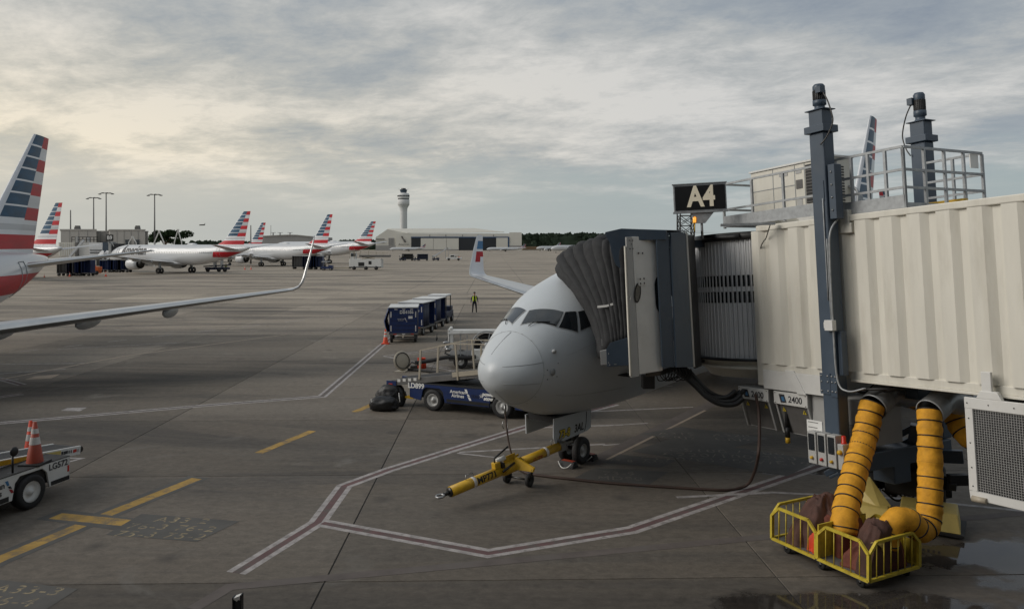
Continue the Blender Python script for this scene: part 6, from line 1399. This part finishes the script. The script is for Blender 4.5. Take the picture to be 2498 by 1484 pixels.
# ---------------------------------------------------------------- far apron vehicles
def box_cart(T, label, m, group, hh=1.65, ll=2.4, posts=True):
    t = thing('baggage_cart', label, 'baggage cart', mtx=T, group=group)
    MB().bb((0, 0, .5), (ll, 1.6, .62)).build('floor', 'deck', t); MB().bb((-.02, -.02, hh), (ll+.02, 1.62, hh+.07)).build('roof', 'silver2' if m != 'black' else 'deck', t)
    b = MB(); b.bb((0, 0, .62), (.06, 1.6, hh)); b.bb((ll-.06, 0, .62), (ll, 1.6, hh)); b.bb((.06, 1.2, .62), (ll-.06, 1.25, hh)); b.build('panel', m, t)
    b = MB()
    for x in (.6, 1.2, 1.8): b.bar((x, .02, .62), (x, .02, hh), .06)
    b.build('post', m, t)
    for x in (.4, ll-.4):
        for y in (.1, 1.5): MB().lathe([(0, -.1), (.3, -.1), (.3, .1), (0, .1)], (x, y, .3), (0, 1, 0), 0, 14).build('wheel', 'rubber', t)
    return t
u = [(1000, 634, 'black open baggage cart at the left of the far cart train'), (1018, 634, 'navy baggage cart between the two far tugs')]
def far(u_, v_): g = G(u_, v_); return g
gg = 'vehicles parked on the far taxiway'
def Fr(u_, v_, rz=0): p = G(u_, v_); return Matrix.Translation((p.x, p.y, 0)) @ Matrix.Rotation(rz, 4, 'Z')
tug(Fr(973, 635.5), 'small black tug at the far left end of the distant taxiway train'); c_ = box_cart(Fr(980, 635.5), 'black open baggage cart just right of the distant small tug', 'black', gg, 2.6, 4.2); tug(Fr(1007.5, 635.5), 'dark tug between two far open baggage carts'); box_cart(Fr(1017, 635.5), 'navy open baggage cart right of the middle distant tug', 'navydark', gg, 2.6, 4.1)
tug(Fr(1054, 635.5), 'dark cabbed tug left of the white stair truck')
st = thing('stair_truck', 'white pickup carrying pale boarding stairs on the far taxiway', 'stair truck', mtx=Fr(1088, 635))
b = MB(); b.bb((0, 0, .5), (6, 2, 1.2)); b.bb((1.4, .1, 1.2), (3.4, 1.9, 2.2)); b.build('body', 'vwhite', st, bevel=.1); MB().prism([(-5.5, 0, 1.0), (.6, 0, 4.6), (.6, 0, 5.0), (-5.5, 0, 1.6)], (0, 1.8, 0)).build('stairs', 'silver2', st); MB().bb((-.6, 0, 4.6), (1.9, 1.8, 4.9)).build('stair_landing', 'silver2', st)
b = MB(); b.bar((-.3, .2, .8), (-.3, .2, 3.9), .2); b.bar((.9, .2, 1.3), (.9, .2, 4.6), .15); b.build('support', 'cabgrey', st)
MB().bb((1.7, -.02, 1.5), (3.1, .09, 2.0)).build('window', 'glass', st)
for x in (1.0, 4.8): MB().lathe([(0, -.1), (.5, -.1), (.5, .1), (0, .1)], (x, 0, .5), (0, 1, 0), 0, 14).build('wheel', 'rubber', st)
ot = tug(Fr(1107, 632.5), 'orange and white tractor behind the white stair truck', 'orangepaint')
# the big white container loader and trains at mid distance
ml = thing('container_loader', 'weathered white scissor loader with raised platform standing alone mid apron', 'cargo loader', mtx=Fr(851, 658))
b = MB(); b.bb((0, 0, .5), (7.6, 3, 2.6)); b.build('body', 'vwhite', ml, bevel=.1); b = MB(); b.bb((-6.5, .2, .3), (0, 2.6, .65)); b.build('front_platform', 'tan', ml); b = MB(); b.bb((2.4, 0, 3.0), (9.4, 3, 3.5)); b.build('raised_platform', 'deck', ml)
b = MB()
for x in (0.2, 1.2, 2.6, 4.6, 6.4, 8.0): b.bar((x, .1, 2.6 if x < 2 else 3.4), (x, .1, 4.9 if x < 5 else 4.2), .10)
b.bar((.2, .1, 4.4), (2.6, .1, 3.6), .12); b.bar((2.6, .1, 4.2), (9.2, .1, 4.0), .10); b.bar((3, .1, 2.6), (6, .1, 3.1), .2); b.bar((6, .1, 2.6), (3, .1, 3.1), .2); b.build('railing', 'tan', ml)
MB().bb((.3, .2, 2.6), (1.6, 1.5, 4.1)).build('operator_cab', 'vwhite', ml, bevel=.05); MB().bb((.4, .15, 3.2), (1.5, .2, 3.9)).build('window', 'glass', ml); b = MB(); b.bb((2.2, -.03, .9), (3.6, 0, 1.8)); b.bb((4.6, -.03, 1.3), (5.3, 0, 2.1)); b.bb((0, -.03, .5), (7.6, 0, .75)); b.build('recess', 'black', ml)
for x in (1.2, 4.0, 6.4): MB().lathe([(0, -.15), (.45, -.15), (.45, .15), (0, .15)], (x, .05, .45), (0, 1, 0), 0, 16).build('wheel', 'rubber', ml)
g3 = 'blue carts behind the upturned wingtip'
for k, (u_, v_, m_, l_) in enumerate([(712, 656, 'deck', 'grey slatted cart at the left of the blue carts behind the near wingtip'), (737, 657, 'navydark', 'navy cart directly behind the upturned near wingtip'), (752, 657, 'navy', 'navy cart right of the near wingtip, next to the blue tug')]): box_cart(Fr(u_, v_), l_, m_, g3, 3.2, 4.4 if k == 0 else 3.4)
tug(Fr(783, 659), 'dark blue tug facing us at the right of the carts beyond the near wingtip', 'navy'); 
for k, (u_, v_) in enumerate([(770, 645), (784, 642)]): tug(Fr(u_, v_), ['dark tug under the tail of the window-rowed jet', 'dark tug with lamp right of the first tug under the tail'][k])
lf = thing('belt_loader', 'low dark belt loader standing before the American titled jet', 'belt loader', mtx=Fr(500, 663))
b = MB(); b.bb((0, 0, .5), (4.8, 1.6, 1.0)); b.bar((-.5, .8, 1.2), (5.2, .8, 1.5), .8, .25); b.build('body', 'navydark', lf); MB().bb((1.8, 0, 1.0), (2.0, 1.4, 2.6)).bb((3.3, 0, 1), (3.45, 1.4, 2.6)).bb((1.8, 0, 2.5), (3.45, 1.4, 2.62)).build('cab_frame', 'cabgrey', lf)
for x in (.6, 3.0, 4.3): MB().lathe([(0, -.12), (.42, -.12), (.42, .12), (0, .12)], (x, 0, .42), (0, 1, 0), 0, 14).build('wheel', 'rubber', lf)
person(G(555, 661)-Vector((0, 1.0, 0)), 1.8, 0, 'distant worker in yellow vest at the end of the low dark belt loader')
g4 = 'carts under gate B9'
for k, (u_, v_, m_) in enumerate([(138, 673, 'deck'), (160, 673, 'navydark'), (182, 673, 'navy')]): box_cart(Fr(u_, v_), ['grey cart left of the blue carts below gate B9', 'dark navy cart in the middle below gate B9', 'bright navy cart at the right below gate B9'][k], m_, g4, 3.0, 3.0)
for k, (u_, m_) in enumerate([(243, 'navy'), (262, 'navy'), (280, 'navydark')]): box_cart(Fr(u_, 664), ['left navy cart behind the pale engine', 'middle navy cart behind the pale engine', 'right navy cart behind the pale engine'][k], m_, 'carts by the nose of the titled jet', 2.6, 3.0)
rt = thing('utility_tractor', 'bright orange utility tractor with raised arm below gate B9', 'tractor', mtx=Fr(210, 670)); b = MB(); b.bb((0, 0, .3), (2.2, 1.5, .8)); b.bar((.3, .5, .8), (.9, .5, 2.6), .4); b.bar((.9, .5, 2.6), (1.9, .5, .9), .35); b.bb((1.2, 0, .8), (2.4, 1.4, 1.6)); b.build('body', 'orangepaint', rt, bevel=.05)
for x in (.3, 2.0): MB().lathe([(0, -.12), (.4, -.12), (.4, .12), (0, .12)], (x, 0, .4), (0, 1, 0), 0, 14).build('wheel', 'rubber', rt)
# ---------------------------------------------------------------- concourse B, gate B9
def slab_b(u0, u1, vt, Y, depth, label, m, parts=0, vb=None, panels=8, mm='bldg2'):
    a, b_ = at(u0, vt, Y), at(u1, vt, Y); t = thing('building', label, 'building', (a.x, Y, 0)); w = b_.x-a.x; h = a.z
    dv = Vector((-.5*depth, .87*depth, 0)); MB().prism([(0, 0, 0), (w, 0, 0), (w, 0, h), (0, 0, h)], dv).build('wall', m, t); MB().prism([(-.2, -.15, h), (w+.2, -.15, h), (w+.2, -.15, h+.35), (-.2, -.15, h+.35)], dv).build('parapet', m, t)
    for k in range(1, panels): MB().bb((w*k/panels-.06, -.06, 0), (w*k/panels+.06, -.003, h-.05)).build('panel_joint', mm, t)
    return t, w, h
slab_b(148, 235, 561.5, 215, 30, 'pale panelled concourse block left of the tallest light mast', 'bldg', panels=4)
slab_b(232, 272, 565.5, 222, 26, 'slightly lower recessed concourse block behind gate sign B9', 'bldg', panels=3)
cb, w_, h_ = slab_b(268, 354, 562, 216, 28, 'pale panelled concourse block right of gate B9 with rooftop units', 'bldg', panels=5)
for x in (4.6, 7.2): MB().prism([(x, -.2, h_-4.6), (x+1.2, -.2, h_-4.6), (x+1.2, -.2, h_-2.6), (x-.2, -.2, h_-2.6)], (0, .19, 0)).build('window', 'glass', cb)
slab_b(352, 361, 566, 219, 22, 'narrow end block at the right end of the pale concourse', 'bldg', panels=2)
def roof_unit(u_, v_, Y, w, h, label):
    p = at(u_, v_, Y); t = thing('rooftop_unit', label, 'rooftop unit', p); MB().prism([(-w/2, 0, 0), (w/2, 0, 0), (w*.3, 0, h), (-w*.5, 0, h)], (0, w*.7, 0)).build('housing', 'deck', t); MB().bb((-w*.7, .1, 0), (-w*.5, w*.5, h*.7)).build('duct', 'deck', t)
roof_unit(188, 561, 217, 1.3, 1.3, 'dark tilted rooftop unit above the left concourse block'); roof_unit(335, 560, 218, 1.2, 1.2, 'dark rooftop unit near the right end of the concourse')
def mast(u_, vt, Y, label, arms=True):
    p = at(u_, vt, Y); t = thing('light_mast', label, 'light mast', (p.x, Y, 0), 0, 'tall light masts' if arms else None)
    MB().tube([(0, 0, 0), (0, 0, p.z)], [.28, .14], 0, 10).build('pole', 'deck', t)
    if arms:
        MB().bar((-1.9, 0, p.z-.1), (1.9, 0, p.z-.1), .16, .12).bar((0, -1.2, p.z-.1), (0, 1.2, p.z-.1), .12).build('cross_arm', 'deck', t)
        for x, z in ((-1.9, -.35), (-1.0, -.0), (.2, -.0), (1.1, -.05), (1.9, -.3)): MB().ball((x, 0, p.z+z), (.55, .4, .16), 0, 10).build('floodlight', 'deck', t)
    return t
mast(228.3, 482, 232, 'leftmost and shortest of the three light masts above the concourse'); mast(258.8, 470.5, 225, 'tallest of the three light masts, in the middle, by gate sign B9'); mast(377, 474, 226, 'rightmost of the three light masts, in front of the round tree')
for u_, v_, Y_, l_ in ((172, 512, 220, 'thin antenna mast on the concourse roof at far left'), (660.5, 549, 600, 'thin pole right of the distant banded tail'), (611.5, 549, 240, 'thin pole just right of the tail of the American titled jet')): mast(u_, v_, Y_, l_, False)
# gate B9 bridge
p0, p1 = at(143, 604, 172), at(200, 602, 168)
b9 = thing('jet_bridge', 'far grey and cream boarding bridge under sign B9 docked to the American titled jet', 'jet bridge', (p0.x, p0.y, 0))
W9 = lambda u_, v_, Y=170: at(u_, v_, Y)-Vector((p0.x, p0.y, 0))
def bx9(u0, v0, u1, v1, Y, d, name, m, **k): a, c = W9(u0, v0, Y), W9(u1, v1, Y); return MB().bb((a.x, a.y, c.z), (c.x, c.y+d, a.z)).build(name, m, b9, **k)
bx9(143, 591, 183, 624, 171, 3, 'tunnel', 'cream'); bx9(183, 591, 189, 655, 169.5, .8, 'lift_column', 'deck'); bx9(189, 591, 217, 627, 170, 3.2, 'tunnel', 'offwhite'); bx9(217, 591.5, 250, 627, 169, 3.2, 'slatted_curtain', 'slatgrey'); bx9(250.2, 590, 264, 626, 168.8, 3.2, 'cab', 'slate'); bx9(264.2, 592, 270, 630, 168.5, 3, 'cab_post', 'cabgrey'); bx9(270.5, 594, 288, 624, 168.9, 3, 'canopy', 'canvas')
bx9(219, 615, 249, 617, 168.9, .09, 'window_strip', 'black'); bx9(219, 609, 249, 611, 168.9, .09, 'window_strip', 'black'); bx9(183, 628, 262, 634, 169.5, 2.5, 'underframe', 'deck'); bx9(192, 627, 214, 640, 169.4, 1.5, 'power_unit', 'cabgrey'); bx9(184, 577, 189, 591, 169.6, .7, 'lift_motor', 'cabgrey'); bx9(211.5, 578, 215, 590, 172, .7, 'lift_motor', 'cabgrey')
for k in range(7): bx9(145+k*5.4, 592, 147+k*5.4, 623, 170.9, .06, 'wall_rib', 'offwhite')
b = MB()
for z_ in (577.5, 584): a, c = W9(175, z_, 169.8), W9(239, z_+.5, 169.8); b.bar(a, c, .12)
for k in range(8): a, c = W9(175+k*9, 577.5, 169.8), W9(175+k*9, 591, 169.8); b.bar(a, c, .12)
b.build('railing', 'darkmetal', b9); b = MB(); b.bar(W9(204, 586, 168), W9(170, 626, 168), .45); b.build('stair', 'silver2', b9); b = MB(); b.bar(W9(186, 640, 169.4), W9(186, 673, 169.4), .9); b.build('support_leg', 'deck', b9)
s9 = thing('gate_sign', 'small black sign reading B9 in white above the far bridge', 'gate sign', at(267.8, 579.8, 168)); MB().bb((-.75, -.1, -.72), (.75, .1, .72)).build('sign_box', 'black', s9); text('B9', 1.15, 'white', facing((0, -.12, 0), (1, 0, 0), (0, 0, 1)), s9, bold=.03, sx=.95); MB().bar((.3, 0, -.7), (.9, 0, -1.9), .12).bar((-.3, 0, -.7), (-.3, 0, -1.4), .12).build('leg', 'cabgrey', s9)
def aframe(u_, vt, vb, w, label, Y=205):
    a = at(u_, vt, Y); z = at(u_, vb, Y).z; t = thing('a_frame', label, 'steel frame', (a.x, Y, 0), 0, 'white A-shaped frames beyond the titled jet'); s_ = w*Y/F
    MB().bar((0, 0, a.z), (-s_, 0, z), .22).bar((0, 0, a.z), (s_, 0, z), .22).bar((-s_, 0, z), (-s_, 0, 0), .2).bar((s_, 0, z), (s_, 0, 0), .2).build('legs', 'offwhite', t); MB().box((0, 0, a.z), (.6, .3, .3)).build('head', 'offwhite', t)
aframe(388, 563, 591, 12, 'A-shaped steel frame before the round tree'); aframe(434, 560, 591, 9, 'A-shaped steel frame right of the round tree'); aframe(323, 577, 591, 9, 'A-shaped steel frame before the right concourse wall', 204)
# trees
def tree(name, label, c, rx, rz_, n, leaf, m, seed, trunk=True, group=None):
    rr = random.Random(seed); t = thing(name, label, 'tree', (c.x, c.y, 0), 0, group); b = MB()
    lobes = [(Vector((rr.gauss(0, .45)*rx, rr.gauss(0, .4)*rx, rr.uniform(-.5, .6)*rz_)), rr.uniform(.28, .5)) for _ in range(16)]
    for _ in range(n):
        l, s_ = lobes[int(rr.random()*16)]; d = Vector((rr.gauss(0, 1), rr.gauss(0, 1), rr.gauss(0, 1))).normalized()*(rr.random()**.35)
        p = l+Vector((d.x*s_*rx, d.y*s_*rx, d.z*s_*rz_*1.1)); q = leaf*rr.uniform(.6, 1.4); a = Vector((rr.gauss(0, 1), rr.gauss(0, 1), rr.gauss(0, 1))).normalized(); e = a.cross(Vector((rr.random(), rr.random(), 1))).normalized(); f_ = a.cross(e)
        b.add([p+e*q, p+f_*q*.7, p-e*q, p-f_*q*.7], [(0, 1, 2, 3)])
    b.v = [v+Vector((0, 0, c.z)) for v in b.v]; b.build('crown', m, t, fix=False)
    if trunk: MB().tube([(0, 0, 0), (.2, 0, c.z*.6), (0, 0, c.z)], [.5, .35, .2], 0, 8).tube([(0, 0, c.z*.6), (rx*.4, 0, c.z)], [.25, .1], 0, 6).tube([(0, 0, c.z*.6), (-rx*.4, .5, c.z)], [.25, .1], 0, 6).build('trunk', 'earth', t)
tree('deciduous_tree', 'round dark tree standing behind the rightmost light mast and the A-shaped frame', at(402, 578, 330), 6.5, 3.2, 4200, .42, 'leaf', 11)
def woods(name, label, u0, u1, Y, prof, n, leaf, m, seed, depth=60, cat='woods'):
    """far wood read as one mass: crowns of leaf clumps over an uneven skyline"""
    rr = random.Random(seed); b = MB(); x0, x1 = (u0-CU)*Y/F, (u1-CU)*Y/F; W_ = x1-x0; nb = int(W_/leaf*1.3); 
    for k in range(nb):
        x = x0+W_*rr.random(); d = rr.random()*depth; tt = (x-x0)/W_; h = at(0, prof(tt)+rr.uniform(-1.0, 2.0), Y).z; r_ = leaf*rr.uniform(1.6, 3.4)
        for q in range(n):
            dv = Vector((rr.gauss(0, 1), rr.gauss(0, 1), rr.gauss(0, 1))).normalized(); p = Vector((x, Y+d, h-r_*1.1))+Vector((dv.x*r_, dv.y*r_, dv.z*r_*1.1)); s_ = leaf*rr.uniform(.5, 1.0)
            e = Vector((rr.gauss(0, 1), rr.gauss(0, 1)*.4, rr.gauss(0, 1))).normalized(); f_ = e.cross(Vector((0, 1, .2))).normalized(); b.add([p+e*s_, p+f_*s_, p-e*s_, p-f_*s_], [(0, 1, 2, 3)])
            p2 = p-Vector((0, 0, rr.random()*h*.85)); b.add([p2+e*s_*1.5, p2+f_*s_*1.5, p2-e*s_*1.5, p2-f_*s_*1.5], [(0, 1, 2, 3)])
    o = b.build(name, m, fix=False); o['kind'] = 'stuff'; o['label'] = label; o['category'] = cat
woods('wooded_hill', 'dark green wooded hill filling the horizon between the hangar and the bridge canopy', 1262, 1520, 1500, lambda t: 572-3.5*math.sin(t*3.0), 34, 4.2, 'leaffar', 4, 120)
woods('far_woods', 'low dark treeline behind the row of tails on the left', 415, 940, 1250, lambda t: 590-2*math.sin(t*9)-(3 if t > .75 else 0), 22, 3.2, 'leaffar', 5, 60)
hp = [((1262-CU)*1500/F, 0), ((1262-CU)*1500/F, 21)]+[((u_-CU)*1500/F, 25+2*math.sin(u_*.05)) for u_ in range(1290, 1900, 20)]+[((1900-CU)*1500/F, 0)]
MB().prism([(x, 1512, z) for x, z in hp], (0, 200, 0)).build('hill', 'leaffar')['kind'] = 'structure'
MB().prism([((415-CU)*1250/F, 1262, 0), ((430-CU)*1250/F, 1262, 10), ((935-CU)*1250/F, 1262, 12), ((940-CU)*1250/F, 1262, 0)], (0, 90, 0)).build('hill', 'leaffar')['kind'] = 'structure'
MB().bb(((1275-CU)*1180/F, 1180, 0), ((1560-CU)*1180/F, 1300, 5.0)).build('earth_bank', 'earth')['kind'] = 'structure'
# low arched hangar left
ah_ = thing('arched_hangar', 'low grey hangar with curved roof and vent stacks behind the parked jets', 'hangar', (0, 520, 0))
pts = [at(u_, v_, 520)-Vector((0, 520, 0)) for u_, v_ in ((640, 600), (640, 576), (690, 573.5), (708, 573), (725, 573.5), (760, 577), (760, 600))]
MB().prism(pts, (0, 60, 0)).build('wall', 'bldg2', ah_); b = MB()
for i in range(1, 5): b.bar(pts[i]+Vector((0, -.5, .1)), pts[i+1]+Vector((0, -.5, .1)), .5, .5)
b.build('roof_edge', 'bldg', ah_)
for u_ in (666, 683, 707): q = at(u_, 574, 525)-Vector((0, 520, 0)); MB().tube([q, q+Vector((0, 0, 1.8))], .5, 0, 8).bb((q.x-1.7, q.y-.5, q.z+1.8), (q.x+1.7, q.y+.5, q.z+2.1)).build('vent_stack', 'cabgrey', ah_)
# big hangar
Z = lambda zx: 897.3+.24988*zx
V_ = lambda zy: 442.2+.24988*zy
hg = thing('hangar', 'big cream maintenance hangar with dark door openings and American eagle emblem', 'hangar', (0, 1000, 0))
def hq(zx, zy, Y=1000): return at(Z(zx), V_(zy), Y)-Vector((0, 1000, 0))
def hbox(x0, y0, x1, y1, Y, d, name, m, par=None): a, c = hq(x0, y0, Y), hq(x1, y1, Y); return MB().bb((a.x, a.y, c.z), (c.x, c.y+d, a.z)).build(name, m, par or hg)
hbox(272, 508, 1380, 690, 1000, 90, 'wall', 'hangarwall'); hbox(1380, 497, 1500, 690, 999, 90, 'side_block', 'hangarwall'); hbox(1380, 625, 1500, 640, 998.5, .4, 'block_base', 'bldg2')
hbox(420, 540, 1372, 550, 998.6, 1.2, 'door_header', 'hangarblue'); hbox(422, 551, 513, 664, 998.9, 1.0, 'door_opening', 'hangardark')  # dark interior of the open doorways put in as dark sheets
for x0, x1 in ((515, 637), (640, 764), (767, 885)): hbox(x0, 556, x1, 662, 998.4, 1.0, 'hangar_door', 'hangarwall')
hbox(515, 662, 885, 672, 998.4, 1.0, 'door_base', 'bldg2'); hbox(887, 541, 1250, 672, 998.9, 1.0, 'door_opening', 'hangardark'); hbox(1252, 550, 1364, 645, 998.4, 1.0, 'hangar_door', 'hangarwall'); hbox(1366, 541, 1378, 650, 998.4, 1.0, 'door_frame', 'hangarblue')
for x in (600, 757, 920, 1072, 1222): hbox(x, 520, x+6, 538, 998.7, .4, 'wall_lamp', 'deck')
rf = [hq(190, 463, 1040), hq(1040, 458, 1040), hq(1330, 495, 1001), hq(382, 505, 1001)]; b = MB(); b.poly(rf); b.poly([hq(190, 463, 1040), hq(1040, 458, 1040), hq(1330, 495, 1090), hq(382, 505, 1090)]); b.poly([hq(1040, 458, 1040), hq(1330, 495, 1001), hq(1330, 495, 1090)]); b.build('roof', 'hangarroof', hg, fix=False, solid=.5)
MB().prism([hq(75, 690, 1002), hq(75, 545, 1002), hq(190, 466, 1002), hq(382, 506, 1002), hq(272, 509, 1002), hq(272, 690, 1002)], (0, 60, 0)).build('gable_wing', 'hangarwall', hg)
hbox(200, 552, 256, 640, 1001.4, .5, 'wing_door', 'bldg2'); 
for x in (210, 225, 240): hbox(x, 556, x+2, 636, 1001.2, .15, 'door_rib', 'deck')
hbox(75, 560, 160, 568, 1001, .8, 'canopy_beam', 'deck'); hbox(75, 590, 160, 597, 1001, .8, 'canopy_beam', 'deck'); hbox(75, 625, 272, 690, 1001.2, .7, 'wing_base', 'bldg2')
MB().prism([hq(320, 534, 998), hq(338, 534, 998), (hq(352, 566, 998)), hq(338, 566, 998)], (0, .3, 0)).build('emblem', 'deck', hg); MB().prism([hq(340, 568, 998), hq(362, 566, 998), hq(374, 597, 998), hq(356, 597, 998)], (0, .3, 0)).build('emblem', 'deck', hg)
c_ = hq(350, 615, 998); text('American', 3.6, 'deck', facing((c_.x, c_.y, c_.z), (1, 0, 0), (0, 0, 1)), hg, bold=.05)
# control tower
tw = thing('control_tower', 'tall pale concrete control tower with dark glazed cab behind the hangar', 'control tower', (at(Z(347), 500, 1350).x, 1350, 0))
tz = lambda zy: at(0, V_(zy), 1350).z
tr = lambda wz: wz*.24988*1350/F/2
MB().lathe([(tr(72), 0), (tr(70), tz(300)), (tr(76), tz(262)), (tr(96), tz(243)), (tr(108), tz(232))], (0, 0, 0), (0, 0, 1), 0, 32).build('shaft', 'concrete', tw)
MB().lathe([(tr(108), tz(232)), (tr(115), tz(228)), (tr(115), tz(182)), (tr(108), tz(178)), (tr(108), tz(168)), (tr(114), tz(163)), (tr(114), tz(130)), (tr(100), tz(117)), (tr(70), tz(115)), (0, tz(115))], (0, 0, 0), (0, 0, 1), 0, 32).build('head', 'concrete', tw)
MB().lathe([(tr(109), tz(178)), (tr(109), tz(169))], (0, 0, 0), (0, 0, 1), 0, 32).build('window_band', 'hangardark', tw)
for k in range(14): a = math.pi+math.pi*(k+.5)/14; r_ = tr(115); p = Vector((r_*math.cos(a), r_*math.sin(a), tz(143))); MB().box(p, (1.5, .6, 2.2), 0, a+math.pi/2).build('window', 'hangardark', tw)
MB().lathe([(tr(58), tz(116)), (tr(58), tz(108)), (tr(74), tz(84)), (tr(76), tz(82)), (tr(60), tz(80)), (0, tz(80))], (0, 0, 0), (0, 0, 1), 0, 16).build('cab_glass', 'slate', tw); MB().lathe([(tr(44), tz(80)), (tr(44), tz(70)), (tr(36), tz(67)), (0, tz(67))], (0, 0, 0), (0, 0, 1), 0, 16).build('cab_roof', 'darkmetal', tw)
b = MB()
for k in range(5): b.bar((-8+k*4, 0, tz(82)), (-8+k*4, 0, tz(66)), .3)
b.build('antenna', 'darkmetal', tw); MB().lathe([(tr(60), tz(111)), (tr(62), tz(111)), (tr(62), tz(113)), (tr(60), tz(113))], (0, 0, 0), (0, 0, 1), 0, 20).build('gallery', 'concrete', tw)
# lattice mast seen under the gate sign
lm = thing('lattice_mast', 'dark steel lattice tower rising behind the bridge cab under the A4 sign', 'lattice tower', (at(1672, 500, 60).x, 60, 0)); b = MB(); zt_ = at(0, 519, 60).z; w_ = .55
for x in (-w_, w_):
    for y in (-w_, w_): b.bar((x, y, 0), (x, y, zt_), .09)
z = 0
while z < zt_-.8:
    for y in (-w_, w_): b.bar((-w_, y, z), (w_, y, z+.8), .05); b.bar((w_, y, z), (-w_, y, z+.8), .05); b.bar((-w_, y, z+.8), (w_, y, z+.8), .05)
    for x in (-w_, w_): b.bar((x, -w_, z), (x, w_, z+.8), .05); b.bar((x, w_, z), (x, -w_, z+.8), .05)
    z += .8
b.build('lattice', 'darkmetal', lm)
# the terminal we look out from, behind and beside the viewpoint
tm = thing('terminal_building', 'long terminal building whose gallery window the view looks out from', 'building', (0, 0, 0))
MB().bb((-60, -6, 8.4), (45, -.6, 12.5)).bb((-60, -6, 0), (45, -.6, 4.2)).build('wall', 'bldg2', tm); MB().bb((-61, -7, 12.5), (46, 1.2, 12.9)).build('roof', 'bldg2', tm); MB().bb((-60, -6, 4.2), (45, -5.8, 8.4)).build('back_wall', 'deck', tm)
b = MB()
for k in range(27): b.bb((-60+k*4-1.1, -.9, 4.2), (-60+k*4-1.0, -.6, 8.4))
b.build('mullion', 'darkmetal', tm)
